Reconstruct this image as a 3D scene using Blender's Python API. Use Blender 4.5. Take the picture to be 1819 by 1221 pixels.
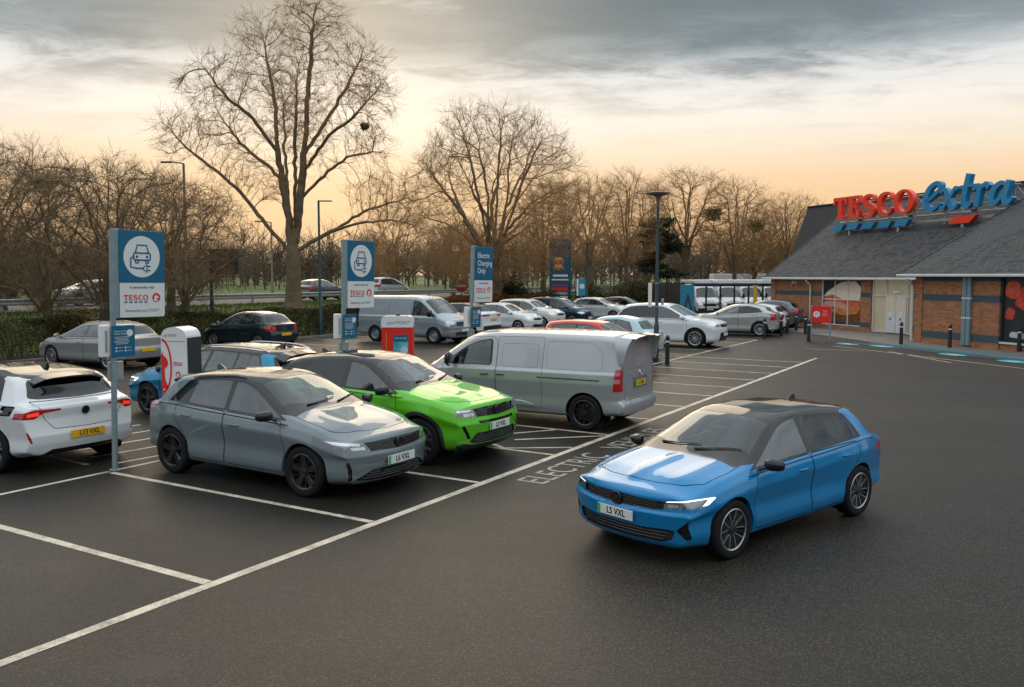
import bpy, bmesh, math, random
import numpy as np
from mathutils import Vector, Matrix
from math import radians, sin, cos, pi, sqrt, atan2

for _o in list(bpy.data.objects):
    bpy.data.objects.remove(_o)
sc = bpy.context.scene
COL = sc.collection
rng = random.Random(11)

# ------------------------------------------------------------------ camera
cam = bpy.data.cameras.new('camera')
cam.lens = 30.46
cam.sensor_width = 36.0
cam.clip_end = 3000
cam_ob = bpy.data.objects.new('camera', cam)
COL.objects.link(cam_ob)
cam_ob.location = (0, 0, 3.077)
cam_ob.rotation_euler = (pi / 2 - 0.0781, 0, 0)
sc.camera = cam_ob

# ------------------------------------------------------------------ sky and sun
SUN_AZ = radians(-11.0)      # measured from +Y towards +X
SUN_EL = radians(20.0)
EXPOSURE = 1.15
CLOUD = (-9.12, -0.48, 0.0)
world = bpy.data.worlds.new('World')
sc.world = world
world.use_nodes = True


class NT:
    """small helper around a node tree"""
    def __init__(self, tree):
        self.t = tree
        tree.nodes.clear()

    def n(self, kind, props=None, **inputs):
        nd = self.t.nodes.new(kind)
        for k, v in (props or {}).items():
            setattr(nd, k, v)
        for k, v in inputs.items():
            self.put(nd, k, v)
        return nd

    def put(self, nd, k, v):
        key = int(k[1:]) if (k[0] == 'i' and k[1:].isdigit()) else k.replace('_', ' ')
        sock = nd.inputs[key]
        if hasattr(v, 'links') or isinstance(v, bpy.types.NodeSocket):
            self.t.links.new(v, sock)
        else:
            sock.default_value = v

    def math(self, op, a, b=0.0, clamp=False):
        nd = self.n('ShaderNodeMath', {'operation': op, 'use_clamp': clamp}, i0=a, i1=b)
        return nd.outputs[0]

    def mix(self, fac, a, b, blend='MIX'):
        nd = self.n('ShaderNodeMix', {'data_type': 'RGBA', 'blend_type': blend})
        self.put(nd, 'i0', fac)
        self.put(nd, 'i6', a if not isinstance(a, tuple) else (*a[:3], 1))
        self.put(nd, 'i7', b if not isinstance(b, tuple) else (*b[:3], 1))
        return nd.outputs[2]

    def ramp(self, fac, stops, interp='LINEAR'):
        nd = self.n('ShaderNodeValToRGB')
        nd.color_ramp.interpolation = interp
        el = nd.color_ramp.elements
        while len(el) < len(stops):
            el.new(0.5)
        for e, (p, c) in zip(el, stops):
            e.position = p
            e.color = (*c[:3], 1) if not isinstance(c, (int, float)) else (c, c, c, 1)
        self.put(nd, 'i0', fac)
        return nd.outputs[0]

    def noise(self, vec, scale, detail=4, rough=0.55, dist=0.0):
        nd = self.n('ShaderNodeTexNoise', None, Scale=scale, Detail=detail, Roughness=rough, Distortion=dist)
        if vec is not None:
            self.put(nd, 'Vector', vec)
        return nd.outputs[0]


def build_world():
    g = NT(world.node_tree)
    out = g.n('ShaderNodeOutputWorld')
    bg = g.n('ShaderNodeBackground')
    bg.inputs['Strength'].default_value = 1.0
    sky = g.n('ShaderNodeTexSky')
    sky.sky_type = 'NISHITA'
    sky.sun_disc = False
    sky.sun_elevation = SUN_EL
    sky.sun_rotation = SUN_AZ
    sky.air_density = 1.4
    sky.dust_density = 4.0
    sky.ozone_density = 1.0
    nish = g.mix(1.0, sky.outputs[0], (0.05, 0.05, 0.05), 'MULTIPLY')
    tc = g.n('ShaderNodeTexCoord')
    d = tc.outputs['Generated']
    sp = g.n('ShaderNodeSeparateXYZ', None, Vector=d)
    x, y, z = sp.outputs
    # elevation 0 at the horizon .. 1 straight up
    el = g.math('MULTIPLY', g.math('ARCSINE', z), 2 / pi)
    # high cloud sheet: grey overhead, cream then peach near the horizon
    base = g.ramp(el, [(0.0, (0.68, 0.44, 0.30)), (0.030, (0.82, 0.50, 0.28)), (0.060, (0.93, 0.65, 0.40)), (0.085, (0.98, 0.82, 0.62)),
                       (0.114, (1.0, 0.93, 0.84)), (0.140, (0.80, 0.81, 0.81)), (0.155, (0.32, 0.38, 0.41)), (0.186, (0.14, 0.195, 0.23)),
                       (0.26, (0.46, 0.53, 0.58)), (0.42, (1.16, 1.26, 1.33)), (1.0, (1.55, 1.68, 1.78))])
    # brightness towards the veiled sun
    sd = (sin(SUN_AZ) * cos(radians(9)), cos(SUN_AZ) * cos(radians(9)), sin(radians(9)))
    dt = g.n('ShaderNodeVectorMath', {'operation': 'DOT_PRODUCT'}, i0=d, i1=sd).outputs['Value']
    glow = g.math('POWER', g.math('MAXIMUM', dt, 0.0), 55.0)
    wide = g.math('POWER', g.math('MAXIMUM', dt, 0.0), 3.0)
    base = g.mix(g.math('MULTIPLY', glow, 0.38), base, (1.10, 0.88, 0.62))
    gold = g.math('MULTIPLY', wide, g.ramp(el, [(0.0, 0.45), (0.045, 0.55), (0.105, 0.0)], 'EASE'))
    base = g.mix(gold, base, (1.06, 0.70, 0.37))
    away = g.math('MULTIPLY', g.ramp(dt, [(0.10, 1.0), (0.62, 0.0)], 'EASE'), g.ramp(el, [(0.2, 1.0), (0.7, 0.0)]))
    base = g.mix(away, base, g.ramp(el, [(0.0, (0.54, 0.57, 0.60)), (0.10, (0.74, 0.80, 0.84)), (0.3, (1.15, 1.26, 1.34))]))
    # clouds on a flat layer overhead: project the direction on a plane
    zz = g.math('ADD', z, 0.09)
    px = g.math('DIVIDE', x, zz)
    py = g.math('DIVIDE', y, zz)
    cb = g.n('ShaderNodeCombineXYZ', None, X=px, Y=py, Z=0.0).outputs[0]
    mp = g.n('ShaderNodeMapping', None, Vector=cb, Location=CLOUD, Rotation=(0, 0, 0.35), Scale=(0.62, 1.0, 1.0)).outputs[0]
    n1 = g.noise(mp, 0.62, 3, 0.5, 0.3)
    n2 = g.noise(mp, 3.2, 9, 0.66, 0.3)
    cl = g.math('ADD', g.math('MULTIPLY', n1, 0.50), g.math('MULTIPLY', n2, 0.50))
    mask = g.ramp(cl, [(0.47, 0.0), (0.63, 1.0)], 'EASE')
    hi = g.ramp(el, [(0.055, 0.0), (0.105, 0.16), (0.15, 0.80), (0.3, 0.8), (0.45, 0.35)], 'EASE')
    m = g.math('MULTIPLY', mask, hi)
    dark = g.mix(glow, (0.085, 0.135, 0.165), (0.50, 0.44, 0.37))
    dark = g.mix(g.ramp(el, [(0.05, 1.0), (0.15, 0.0)]), dark, (0.66, 0.53, 0.43))
    colr = g.mix(m, base, dark)
    lite = g.ramp(cl, [(0.34, 1.0), (0.47, 0.0)], 'EASE')
    lit = g.math('MULTIPLY', g.math('MULTIPLY', lite, 0.65), g.ramp(el, [(0.07, 0.0), (0.15, 1.0), (0.5, 0.6)]))
    colr = g.mix(lit, colr, (0.82, 0.83, 0.83))
    rag = g.ramp(n2, [(0.50, 0.0), (0.64, 1.0)])
    colr = g.mix(g.math('MULTIPLY', g.math('MULTIPLY', rag, hi), 0.30), colr, (0.30, 0.34, 0.36))
    colr = g.mix(1.0, colr, (2.0 ** -EXPOSURE,) * 3, 'MULTIPLY')
    fin = g.mix(0.97, nish, colr)
    # below the horizon: dull ground bounce
    fin = g.mix(g.math('GREATER_THAN', g.math('MULTIPLY', z, -1.0), 0.0), fin, (0.05, 0.045, 0.04))
    g.put(bg, 'Color', fin)
    g.t.links.new(bg.outputs[0], out.inputs[0])


build_world()
sun = bpy.data.lights.new('sun', 'SUN')
sun.energy = 0.55
sun.angle = radians(46)
sun.color = (1.0, 0.80, 0.56)
sun_ob = bpy.data.objects.new('sun', sun)
COL.objects.link(sun_ob)
_sv = Vector((sin(SUN_AZ) * cos(SUN_EL), cos(SUN_AZ) * cos(SUN_EL), sin(SUN_EL)))
sun_ob.rotation_euler = _sv.to_track_quat('Z', 'Y').to_euler()

sc.view_settings.view_transform = 'Standard'
sc.view_settings.look = 'None'
sc.view_settings.gamma = 1.0
sc.view_settings.use_curve_mapping = False
sc.view_settings.exposure = EXPOSURE
sc.render.engine = 'CYCLES'
sc.cycles.use_denoising = True
sc.cycles.max_bounces = 8
sc.cycles.transparent_max_bounces = 16
sc.cycles.sample_clamp_indirect = 6.0

# ------------------------------------------------------------------ object helpers
def tag(o, label=None, cat=None, group=None, kind=None):
    if label: o['label'] = label
    if cat: o['category'] = cat
    if group: o['group'] = group
    if kind: o['kind'] = kind
    return o


def empty(name, loc=(0, 0, 0), rz=0.0, parent=None):
    o = bpy.data.objects.new(name, None)
    o.empty_display_size = 0.2
    COL.objects.link(o)
    o.location = loc
    o.rotation_euler = (0, 0, rz)
    if parent: o.parent = parent
    return o


def link(name, me, mat=None, parent=None, loc=None, rot=None, smooth=False):
    """link a mesh datablock as an object"""
    o = bpy.data.objects.new(name, me)
    COL.objects.link(o)
    if mat is not None:
        me.materials.clear()
        me.materials.append(mat)
    if parent: o.parent = parent
    if loc is not None: o.location = loc
    if rot is not None: o.rotation_euler = rot
    if smooth:
        me.polygons.foreach_set('use_smooth', [True] * len(me.polygons))
    return o


def copy_tree(o, parent=None):
    c = o.copy()
    COL.objects.link(c)
    c.parent = parent
    for ch in list(o.children):
        copy_tree(ch, c)
    return c


class MB:
    """collects verts and faces into one mesh"""
    def __init__(self):
        self.v = []; self.f = []; self.m = []
        self.mats = []

    def add(self, vs, fs, mi=0):
        b = len(self.v)
        self.v.extend([tuple(map(float, p)) for p in vs])
        self.f.extend([tuple(b + i for i in f) for f in fs])
        self.m.extend([mi] * len(fs))
        return self

    def box(self, c, s, rz=0.0, mi=0, bev=0.0):
        hx, hy, hz = s[0] / 2, s[1] / 2, s[2] / 2
        cr, sr = cos(rz), sin(rz)
        if bev <= 0:
            P = [(sx * hx, sy * hy, sz * hz) for sz in (-1, 1) for sx, sy in ((-1, -1), (1, -1), (1, 1), (-1, 1))]
            F = [(0, 3, 2, 1), (4, 5, 6, 7), (0, 1, 5, 4), (1, 2, 6, 5), (2, 3, 7, 6), (3, 0, 4, 7)]
        else:
            b = min(bev, hx * .9, hy * .9, hz * .9)
            bm = bmesh.new()
            bmesh.ops.create_cube(bm, size=2)
            bmesh.ops.scale(bm, vec=(hx, hy, hz), verts=bm.verts)
            bmesh.ops.bevel(bm, geom=bm.edges[:], offset=b, segments=2, profile=.5, affect='EDGES')
            bm.verts.index_update()
            P = [tuple(v.co) for v in bm.verts]
            F = [tuple(v.index for v in f.verts) for f in bm.faces]
            bm.free()
        P = [(c[0] + cr * p[0] - sr * p[1], c[1] + sr * p[0] + cr * p[1], c[2] + p[2]) for p in P]
        return self.add(P, F, mi)

    def tube(self, pts, rad, n=8, mi=0, cap=True):
        pts = [Vector(p) for p in pts]
        if isinstance(rad, (int, float)): rad = [rad] * len(pts)
        vs = []; fs = []
        ref = None
        for i, p in enumerate(pts):
            t = (pts[min(i + 1, len(pts) - 1)] - pts[max(i - 1, 0)])
            t = t.normalized() if t.length > 1e-9 else Vector((0, 0, 1))
            if ref is None:
                ref = t.cross(Vector((0.03, 0.01, 1)) if abs(t.z) < .9 else Vector((1, 0.02, 0))).normalized()
            ref = (ref - t * ref.dot(t)).normalized()
            b = t.cross(ref)
            for k in range(n):
                a = 2 * pi * k / n
                vs.append(p + (ref * cos(a) + b * sin(a)) * rad[i])
        for i in range(len(pts) - 1):
            for k in range(n):
                k2 = (k + 1) % n
                fs.append((i * n + k, i * n + k2, (i + 1) * n + k2, (i + 1) * n + k))
        if cap:
            fs.append(tuple(range(n - 1, -1, -1)))
            fs.append(tuple((len(pts) - 1) * n + k for k in range(n)))
        return self.add(vs, fs, mi)

    def lathe(self, prof, n=24, axis='z', c=(0, 0, 0), mi=0):
        """prof: list of (radius, height)"""
        vs = []; fs = []
        for r, h in prof:
            for k in range(n):
                a = 2 * pi * k / n
                if axis == 'z': vs.append((c[0] + r * cos(a), c[1] + r * sin(a), c[2] + h))
                else: vs.append((c[0] + r * cos(a), c[1] - h, c[2] + r * sin(a)))
        for i in range(len(prof) - 1):
            for k in range(n):
                k2 = (k + 1) % n
                fs.append((i * n + k, i * n + k2, (i + 1) * n + k2, (i + 1) * n + k))
        return self.add(vs, fs, mi)

    def prism(self, poly, p0, ux, uy, depth, mi=0):
        """poly 2d (ccw) in the plane p0 + a*ux + b*uy, pushed back by depth along -(ux x uy)"""
        ux = Vector(ux); uy = Vector(uy); p0 = Vector(p0)
        nn = ux.cross(uy).normalized() * depth
        n = len(poly)
        A = [p0 + ux * a + uy * b for a, b in poly]
        B = [p - nn for p in A]
        fs = [tuple(range(n)), tuple(range(2 * n - 1, n - 1, -1))]
        for i in range(n):
            j = (i + 1) % n
            fs.append((i, n + i, n + j, j))
        return self.add(A + B, fs, mi)

    def mesh(self, name):
        me = bpy.data.meshes.new(name)
        me.from_pydata(self.v, [], self.f)
        if any(self.m):
            me.polygons.foreach_set('material_index', self.m)
        me.update()
        return me

    def build(self, name, mat=None, parent=None, smooth=False, loc=None, rot=None):
        me = self.mesh(name)
        o = bpy.data.objects.new(name, me)
        COL.objects.link(o)
        for m in (mat if isinstance(mat, (list, tuple)) else [mat]):
            if m is not None: me.materials.append(m)
        if parent: o.parent = parent
        if loc is not None: o.location = loc
        if rot is not None: o.rotation_euler = rot
        if smooth:
            me.polygons.foreach_set('use_smooth', [True] * len(me.polygons))
            if smooth != 'all':
                try: me.set_sharp_from_angle(angle=radians(38))
                except Exception: pass
        return o


_TXT = {}
def text_mesh(s, size=1.0, depth=0.0, align='CENTER', width=1.0, bold=0.0):
    """lettering as a mesh lying in the local xy plane, centred on its origin"""
    key = (s, size, depth, align, width, bold)
    if key in _TXT: return _TXT[key]
    cu = bpy.data.curves.new('lettering', 'FONT')
    cu.body = s
    cu.size = size
    cu.align_x = align
    cu.align_y = 'CENTER'
    cu.extrude = depth
    cu.offset = bold
    cu.resolution_u = 3
    ob = bpy.data.objects.new('lettering', cu)
    COL.objects.link(ob)
    bpy.context.view_layer.update()
    dg = bpy.context.evaluated_depsgraph_get()
    me = bpy.data.meshes.new_from_object(ob.evaluated_get(dg), depsgraph=dg)
    bpy.data.objects.remove(ob)
    bpy.data.curves.remove(cu)
    if width != 1.0:
        me.transform(Matrix.Diagonal((width, 1, 1, 1)))
    me.materials.clear()
    _TXT[key] = me
    return me


def frame_matrix(p, ux, uy):
    ux = Vector(ux).normalized(); uy = Vector(uy).normalized(); uz = ux.cross(uy)
    return Matrix(((ux.x, uy.x, uz.x, p[0]), (ux.y, uy.y, uz.y, p[1]), (ux.z, uy.z, uz.z, p[2]), (0, 0, 0, 1)))


def lettering(s, p, ux, uy, size, mat, parent=None, depth=0.002, width=1.0, name='lettering', bold=0.0, align='CENTER'):
    me = text_mesh(s, size, depth, align, width, bold).copy()
    me.materials.append(mat)
    o = bpy.data.objects.new(name, me)
    COL.objects.link(o)
    o.matrix_local = frame_matrix(p, ux, uy)
    if parent: o.parent = parent
    return o


# ------------------------------------------------------------------ materials
MATS = {}
def principled(name, col=(0.5, 0.5, 0.5), rough=0.5, metal=0.0, coat=0.0, coat_rough=0.03, emit=None, emit_s=0.0, spec=0.5,
               var=0.0, var_scale=3.0, bump=0.0, bump_scale=40.0, col2=None, rvar=0.0, obj_coords=True):
    """procedural principled material; var mixes a second tone through noise, bump adds fine relief"""
    if name in MATS: return MATS[name]
    m = bpy.data.materials.new(name)
    m.use_nodes = True
    g = NT(m.node_tree)
    out = g.n('ShaderNodeOutputMaterial')
    b = g.n('ShaderNodeBsdfPrincipled')
    b.inputs['Base Color'].default_value = (*col, 1)
    b.inputs['Roughness'].default_value = rough
    b.inputs['Metallic'].default_value = metal
    b.inputs['Coat Weight'].default_value = coat
    b.inputs['Coat Roughness'].default_value = coat_rough
    b.inputs['Specular IOR Level'].default_value = spec
    if emit:
        b.inputs['Emission Color'].default_value = (*emit, 1)
        b.inputs['Emission Strength'].default_value = emit_s
    tc = g.n('ShaderNodeTexCoord')
    vec = tc.outputs['Object']
    if var > 0:
        nz = g.noise(vec, var_scale, 6, 0.62)
        f = g.ramp(nz, [(0.35, 0.0), (0.68, 1.0)])
        c2 = col2 or tuple(c * 0.55 for c in col)
        mx = g.mix(g.math('MULTIPLY', f, var), (*col, 1), (*c2, 1))
        g.put(b, 'Base Color', mx)
    if rvar > 0:
        nz = g.noise(vec, var_scale * 1.7 + 1, 5, 0.6)
        g.put(b, 'Roughness', g.math('ADD', rough - rvar / 2, g.math('MULTIPLY', nz, rvar), True))
    if bump > 0:
        nz = g.noise(vec, bump_scale, 5, 0.6)
        bp = g.n('ShaderNodeBump', None, Strength=bump, Distance=0.02, Height=nz)
        g.put(b, 'Normal', bp.outputs[0])
    g.t.links.new(b.outputs[0], out.inputs[0])
    MATS[name] = m
    return m


def paint(name, col, metal=0.25, rough=0.35, coat=1.0):
    """car paint with a clear coat, faint flake and road film"""
    if name in MATS: return MATS[name]
    m = bpy.data.materials.new(name)
    m.use_nodes = True
    g = NT(m.node_tree)
    out = g.n('ShaderNodeOutputMaterial')
    b = g.n('ShaderNodeBsdfPrincipled')
    tc = g.n('ShaderNodeTexCoord')
    vec = tc.outputs['Object']
    z = g.n('ShaderNodeSeparateXYZ', None, Vector=vec).outputs[2]
    nz = g.noise(vec, 7.0, 6, 0.65)
    low = g.ramp(z, [(0.16, 1.0), (0.60, 0.0)])
    film = g.math('MULTIPLY', g.math('MULTIPLY', low, g.ramp(nz, [(0.3, 0.2), (0.7, 1.0)])), 0.18)
    g.put(b, 'Base Color', g.mix(film, (*col, 1), (0.085, 0.078, 0.07, 1)))
    b.inputs['Metallic'].default_value = metal
    g.put(b, 'Roughness', g.math('ADD', rough, g.math('MULTIPLY', film, 0.4)))
    g.put(b, 'Coat Weight', g.math('SUBTRACT', coat, g.math('MULTIPLY', film, 1.2), True))
    b.inputs['Coat Roughness'].default_value = 0.03
    b.inputs['Specular IOR Level'].default_value = 0.08
    g.t.links.new(b.outputs[0], out.inputs[0])
    MATS[name] = m
    return m


def glass(name, tint=(0.10, 0.12, 0.12), ior=1.5, boost=1.0):
    """thin sheet of tinted glass: see-through plus mirror reflection by angle"""
    if name in MATS: return MATS[name]
    m = bpy.data.materials.new(name)
    m.use_nodes = True
    g = NT(m.node_tree)
    out = g.n('ShaderNodeOutputMaterial')
    tr = g.n('ShaderNodeBsdfTransparent', None, Color=(*tint, 1))
    gl = g.n('ShaderNodeBsdfGlossy', None, Color=(0.95, 0.98, 1.0, 1), Roughness=0.015)
    lw = g.n('ShaderNodeLayerWeight', None, Blend=0.5)
    p5 = g.math('POWER', lw.outputs['Facing'], 4.2)
    f = g.math('MULTIPLY', g.math('ADD', 0.045, g.math('MULTIPLY', p5, 0.90)), boost, True)
    mx = g.n('ShaderNodeMixShader', None, i0=f, i1=tr.outputs[0], i2=gl.outputs[0])
    g.t.links.new(mx.outputs[0], out.inputs[0])
    MATS[name] = m
    return m


M_BLACK = principled('gloss_black', (0.010, 0.011, 0.012), 0.07, 0.0, 0.0)
M_TRIM = principled('black_plastic', (0.022, 0.023, 0.025), 0.5, var=0.4, var_scale=9, col2=(0.04, 0.04, 0.04))
M_RUBBER = principled('tyre_rubber', (0.013, 0.013, 0.014), 0.8, bump=0.25, bump_scale=60, spec=.2)
M_WELL = principled('wheel_well_lining', (0.006, 0.006, 0.006), 0.95, spec=.05)
M_CABIN = principled('cabin_trim', (0.025, 0.026, 0.028), 0.75, var=0.5, var_scale=12)
M_SEAT = principled('seat_cloth', (0.06, 0.06, 0.064), 0.85, var=0.5, var_scale=14)
M_CHROME = principled('chrome', (0.75, 0.76, 0.78), 0.12, 1.0)
M_ALLOY = principled('silver_alloy', (0.52, 0.53, 0.55), 0.28, 0.9)
M_ALLOY_DK = principled('black_alloy', (0.02, 0.02, 0.022), 0.25, 0.2, 0.5)
M_DISC = principled('brake_disc', (0.18, 0.17, 0.16), 0.45, 0.8)
M_SCREEN = glass('windscreen_glass', (0.66, 0.74, 0.72), 1.52, 1.5)
M_SIDEGL = glass('side_glass', (0.30, 0.35, 0.35), 1.52, 2.3)
M_PRIV = glass('privacy_glass', (0.05, 0.06, 0.065), 1.52, 1.25)
M_LAMP = principled('headlamp_cluster', (0.20, 0.21, 0.22), 0.08, 0.7, 1.0)
M_LENS = principled('lamp_chrome', (0.62, 0.64, 0.66), 0.10, 0.8, 1.0)
M_DRL = principled('daytime_running_light', (0.9, 0.95, 1.0), 0.2, emit=(0.86, 0.95, 1.0), emit_s=0.9)
M_RED = principled('red_lens', (0.42, 0.008, 0.010), 0.08, 0.0, 1.0)
M_REDLIT = principled('red_lens_lit', (0.5, 0.01, 0.012), 0.1, 0.0, 1.0, emit=(1.0, 0.05, 0.03), emit_s=0.35)
M_PINK = principled('pale_red_lens', (0.52, 0.20, 0.20), 0.08, 0.0, 1.0)
M_AMBER = principled('amber_lens', (0.6, 0.18, 0.01), 0.1, 0.0, 1.0)
M_PLATE_W = principled('white_plate', (0.72, 0.73, 0.72), 0.35, var=0.25, var_scale=20, col2=(0.55, 0.55, 0.53))
M_PLATE_Y = principled('yellow_plate', (0.80, 0.46, 0.02), 0.35, var=0.25, var_scale=20, col2=(0.6, 0.36, 0.03))
M_PLATE_G = principled('green_flash', (0.03, 0.42, 0.08), 0.4)
M_INK = principled('plate_ink', (0.012, 0.012, 0.013), 0.5)
# ------------------------------------------------------------------ ground
LD = Vector((0.517, 0.856, 0)).normalized()       # along the front line of the bays
LN = Vector((-0.856, 0.517, 0)).normalized()      # from that line towards the hedge
L0 = Vector((-4.07, 6.67, 0))


def lot(a, o, z=0.0):
    """car park coordinates: a along the bay line, o back from it"""
    return L0 + LD * a + LN * o + Vector((0, 0, z))


def bank(x, y):
    """height of the land: flat car park, then a bank up to the road"""
    s = (x - L0.x) * LN.x + (y - L0.y) * LN.y
    t = min(1.0, max(0.0, (s - 24.4) / 8.0))
    return 1.32 * t * t * (3 - 2 * t) * (1.0 if s > 24.4 else 0.0)


def m_asphalt(name='asphalt', k=1.0):
    m = bpy.data.materials.new(name)
    m.use_nodes = True
    g = NT(m.node_tree)
    out = g.n('ShaderNodeOutputMaterial')
    b = g.n('ShaderNodeBsdfPrincipled')
    tc = g.n('ShaderNodeTexCoord')
    v = tc.outputs['Object']
    big = g.noise(v, 0.16, 5, 0.6)
    med = g.noise(v, 1.1, 6, 0.65)
    fine = g.noise(v, 48.0, 4, 0.7)
    vor = g.n('ShaderNodeTexVoronoi', {'feature': 'F1'}, Vector=v, Scale=74.0)
    stone = g.n('ShaderNodeSeparateColor', None, Color=vor.outputs['Color']).outputs[0]
    base = g.mix(g.ramp(big, [(0.38, 0.0), (0.62, 1.0)]), (0.014, 0.012, 0.0095, 1), (0.034, 0.0275, 0.0195, 1))
    base = g.mix(g.math('MULTIPLY', g.ramp(med, [(0.42, 0.0), (0.70, 1.0)]), 0.55), base, (0.026, 0.026, 0.027, 1))
    base = g.mix(g.ramp(stone, [(0.62, 0.0), (0.97, 0.58)]), base, (0.118, 0.097, 0.070, 1))
    base = g.mix(g.math('MULTIPLY', g.ramp(fine, [(0.36, 1.0), (0.52, 0.0)]), 0.8), base, (0.008, 0.008, 0.008, 1))
    # polished wheel tracks along the lane
    mp = g.n('ShaderNodeMapping', None, Vector=v, Rotation=(0, 0, -1.028), Scale=(0.06, 0.9, 1.0)).outputs[0]
    trk = g.ramp(g.noise(mp, 1.0, 4, 0.55), [(0.45, 0.0), (0.68, 1.0)])
    base = g.mix(g.math('MULTIPLY', trk, 0.45), base, (0.020, 0.019, 0.018, 1))
    # oil drips and damp stains in the bays
    st = g.noise(v, 0.55, 3, 0.5)
    stn = g.ramp(st, [(0.63, 0.0), (0.72, 1.0)])
    base = g.mix(g.math('MULTIPLY', stn, 0.55), base, (0.013, 0.013, 0.014, 1))
    if k != 1.0: base = g.mix(1.0, base, (k, k * 1.01, k * 1.04), 'MULTIPLY')
    g.put(b, 'Base Color', base)
    wet = g.ramp(big, [(0.36, 0.0), (0.60, 1.0)])
    ro = g.math('ADD', 0.42, g.math('MULTIPLY', wet, 0.10))
    ro = g.math('ADD', ro, g.math('MULTIPLY', g.math('SUBTRACT', fine, 0.5), 0.25))
    ro = g.math('SUBTRACT', ro, g.math('MULTIPLY', stn, 0.10), True)
    g.put(b, 'Roughness', ro)
    b.inputs['Specular IOR Level'].default_value = 0.17
    h = g.math('ADD', g.math('MULTIPLY', vor.outputs['Distance'], -0.8), g.math('MULTIPLY', fine, 0.9))
    bp = g.n('ShaderNodeBump', None, Strength=0.45, Distance=0.005, Height=h)
    g.put(b, 'Normal', bp.outputs[0])
    g.t.links.new(b.outputs[0], out.inputs[0])
    return m


def m_marking(name, col, wear=0.35):
    """road paint, worn through to the stone in places"""
    m = bpy.data.materials.new(name)
    m.use_nodes = True
    g = NT(m.node_tree)
    out = g.n('ShaderNodeOutputMaterial')
    b = g.n('ShaderNodeBsdfPrincipled')
    geo = g.n('ShaderNodeNewGeometry')
    v = geo.outputs['Position']
    n1 = g.noise(v, 2.2, 6, 0.7)
    n2 = g.noise(v, 34.0, 4, 0.7)
    k = g.math('ADD', g.math('MULTIPLY', n1, 0.55), g.math('MULTIPLY', n2, 0.45))
    f = g.ramp(k, [(0.52 - wear * .05, 0.0), (0.62, 0.75)])
    dirt = g.mix(g.ramp(g.noise(v, 6.0, 5, 0.6), [(0.35, 0.0), (0.7, 0.5)]), (*col, 1), tuple(c * .62 for c in col) + (1,))
    g.put(b, 'Base Color', g.mix(f, dirt, (0.075, 0.07, 0.06, 1)))
    b.inputs['Roughness'].default_value = 0.55
    bp = g.n('ShaderNodeBump', None, Strength=0.5, Distance=0.008, Height=n2)
    g.put(b, 'Normal', bp.outputs[0])
    g.t.links.new(b.outputs[0], out.inputs[0])
    return m


M_ASPH = m_asphalt()
M_ASPH_BAY = m_asphalt('newer_bay_asphalt', .75)
M_LINE = m_marking('worn_white_marking', (0.70, 0.61, 0.47), 1.3)
M_LINE_OLD = m_marking('faded_lettering', (0.46, 0.41, 0.33), 2.6)
M_BLUEPAINT = m_marking('worn_blue_marking', (0.045, 0.24, 0.30), 1.2)
M_CYAN = m_marking('cyan_marking', (0.03, 0.42, 0.50), 0.4)
M_PAVE = principled('paving', (0.19, 0.165, 0.145), 0.8, var=.7, var_scale=.9, bump=.3, bump_scale=30)
M_KERB = principled('kerb_concrete', (0.22, 0.20, 0.175), 0.85, var=.8, var_scale=2.5, bump=.4, bump_scale=25)
M_GRASS = principled('verge_turf', (0.085, 0.125, 0.018), 0.95, var=.8, var_scale=.6, col2=(0.055, 0.06, 0.02), bump=.8, bump_scale=6)
M_SOIL = principled('bed_soil', (0.035, 0.027, 0.020), 0.95, var=.8, var_scale=2, bump=.6, bump_scale=9)
M_ROAD = principled('road_surface', (0.11, 0.092, 0.08), 0.85, var=.5, var_scale=.4, bump=.2, bump_scale=20)


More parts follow.
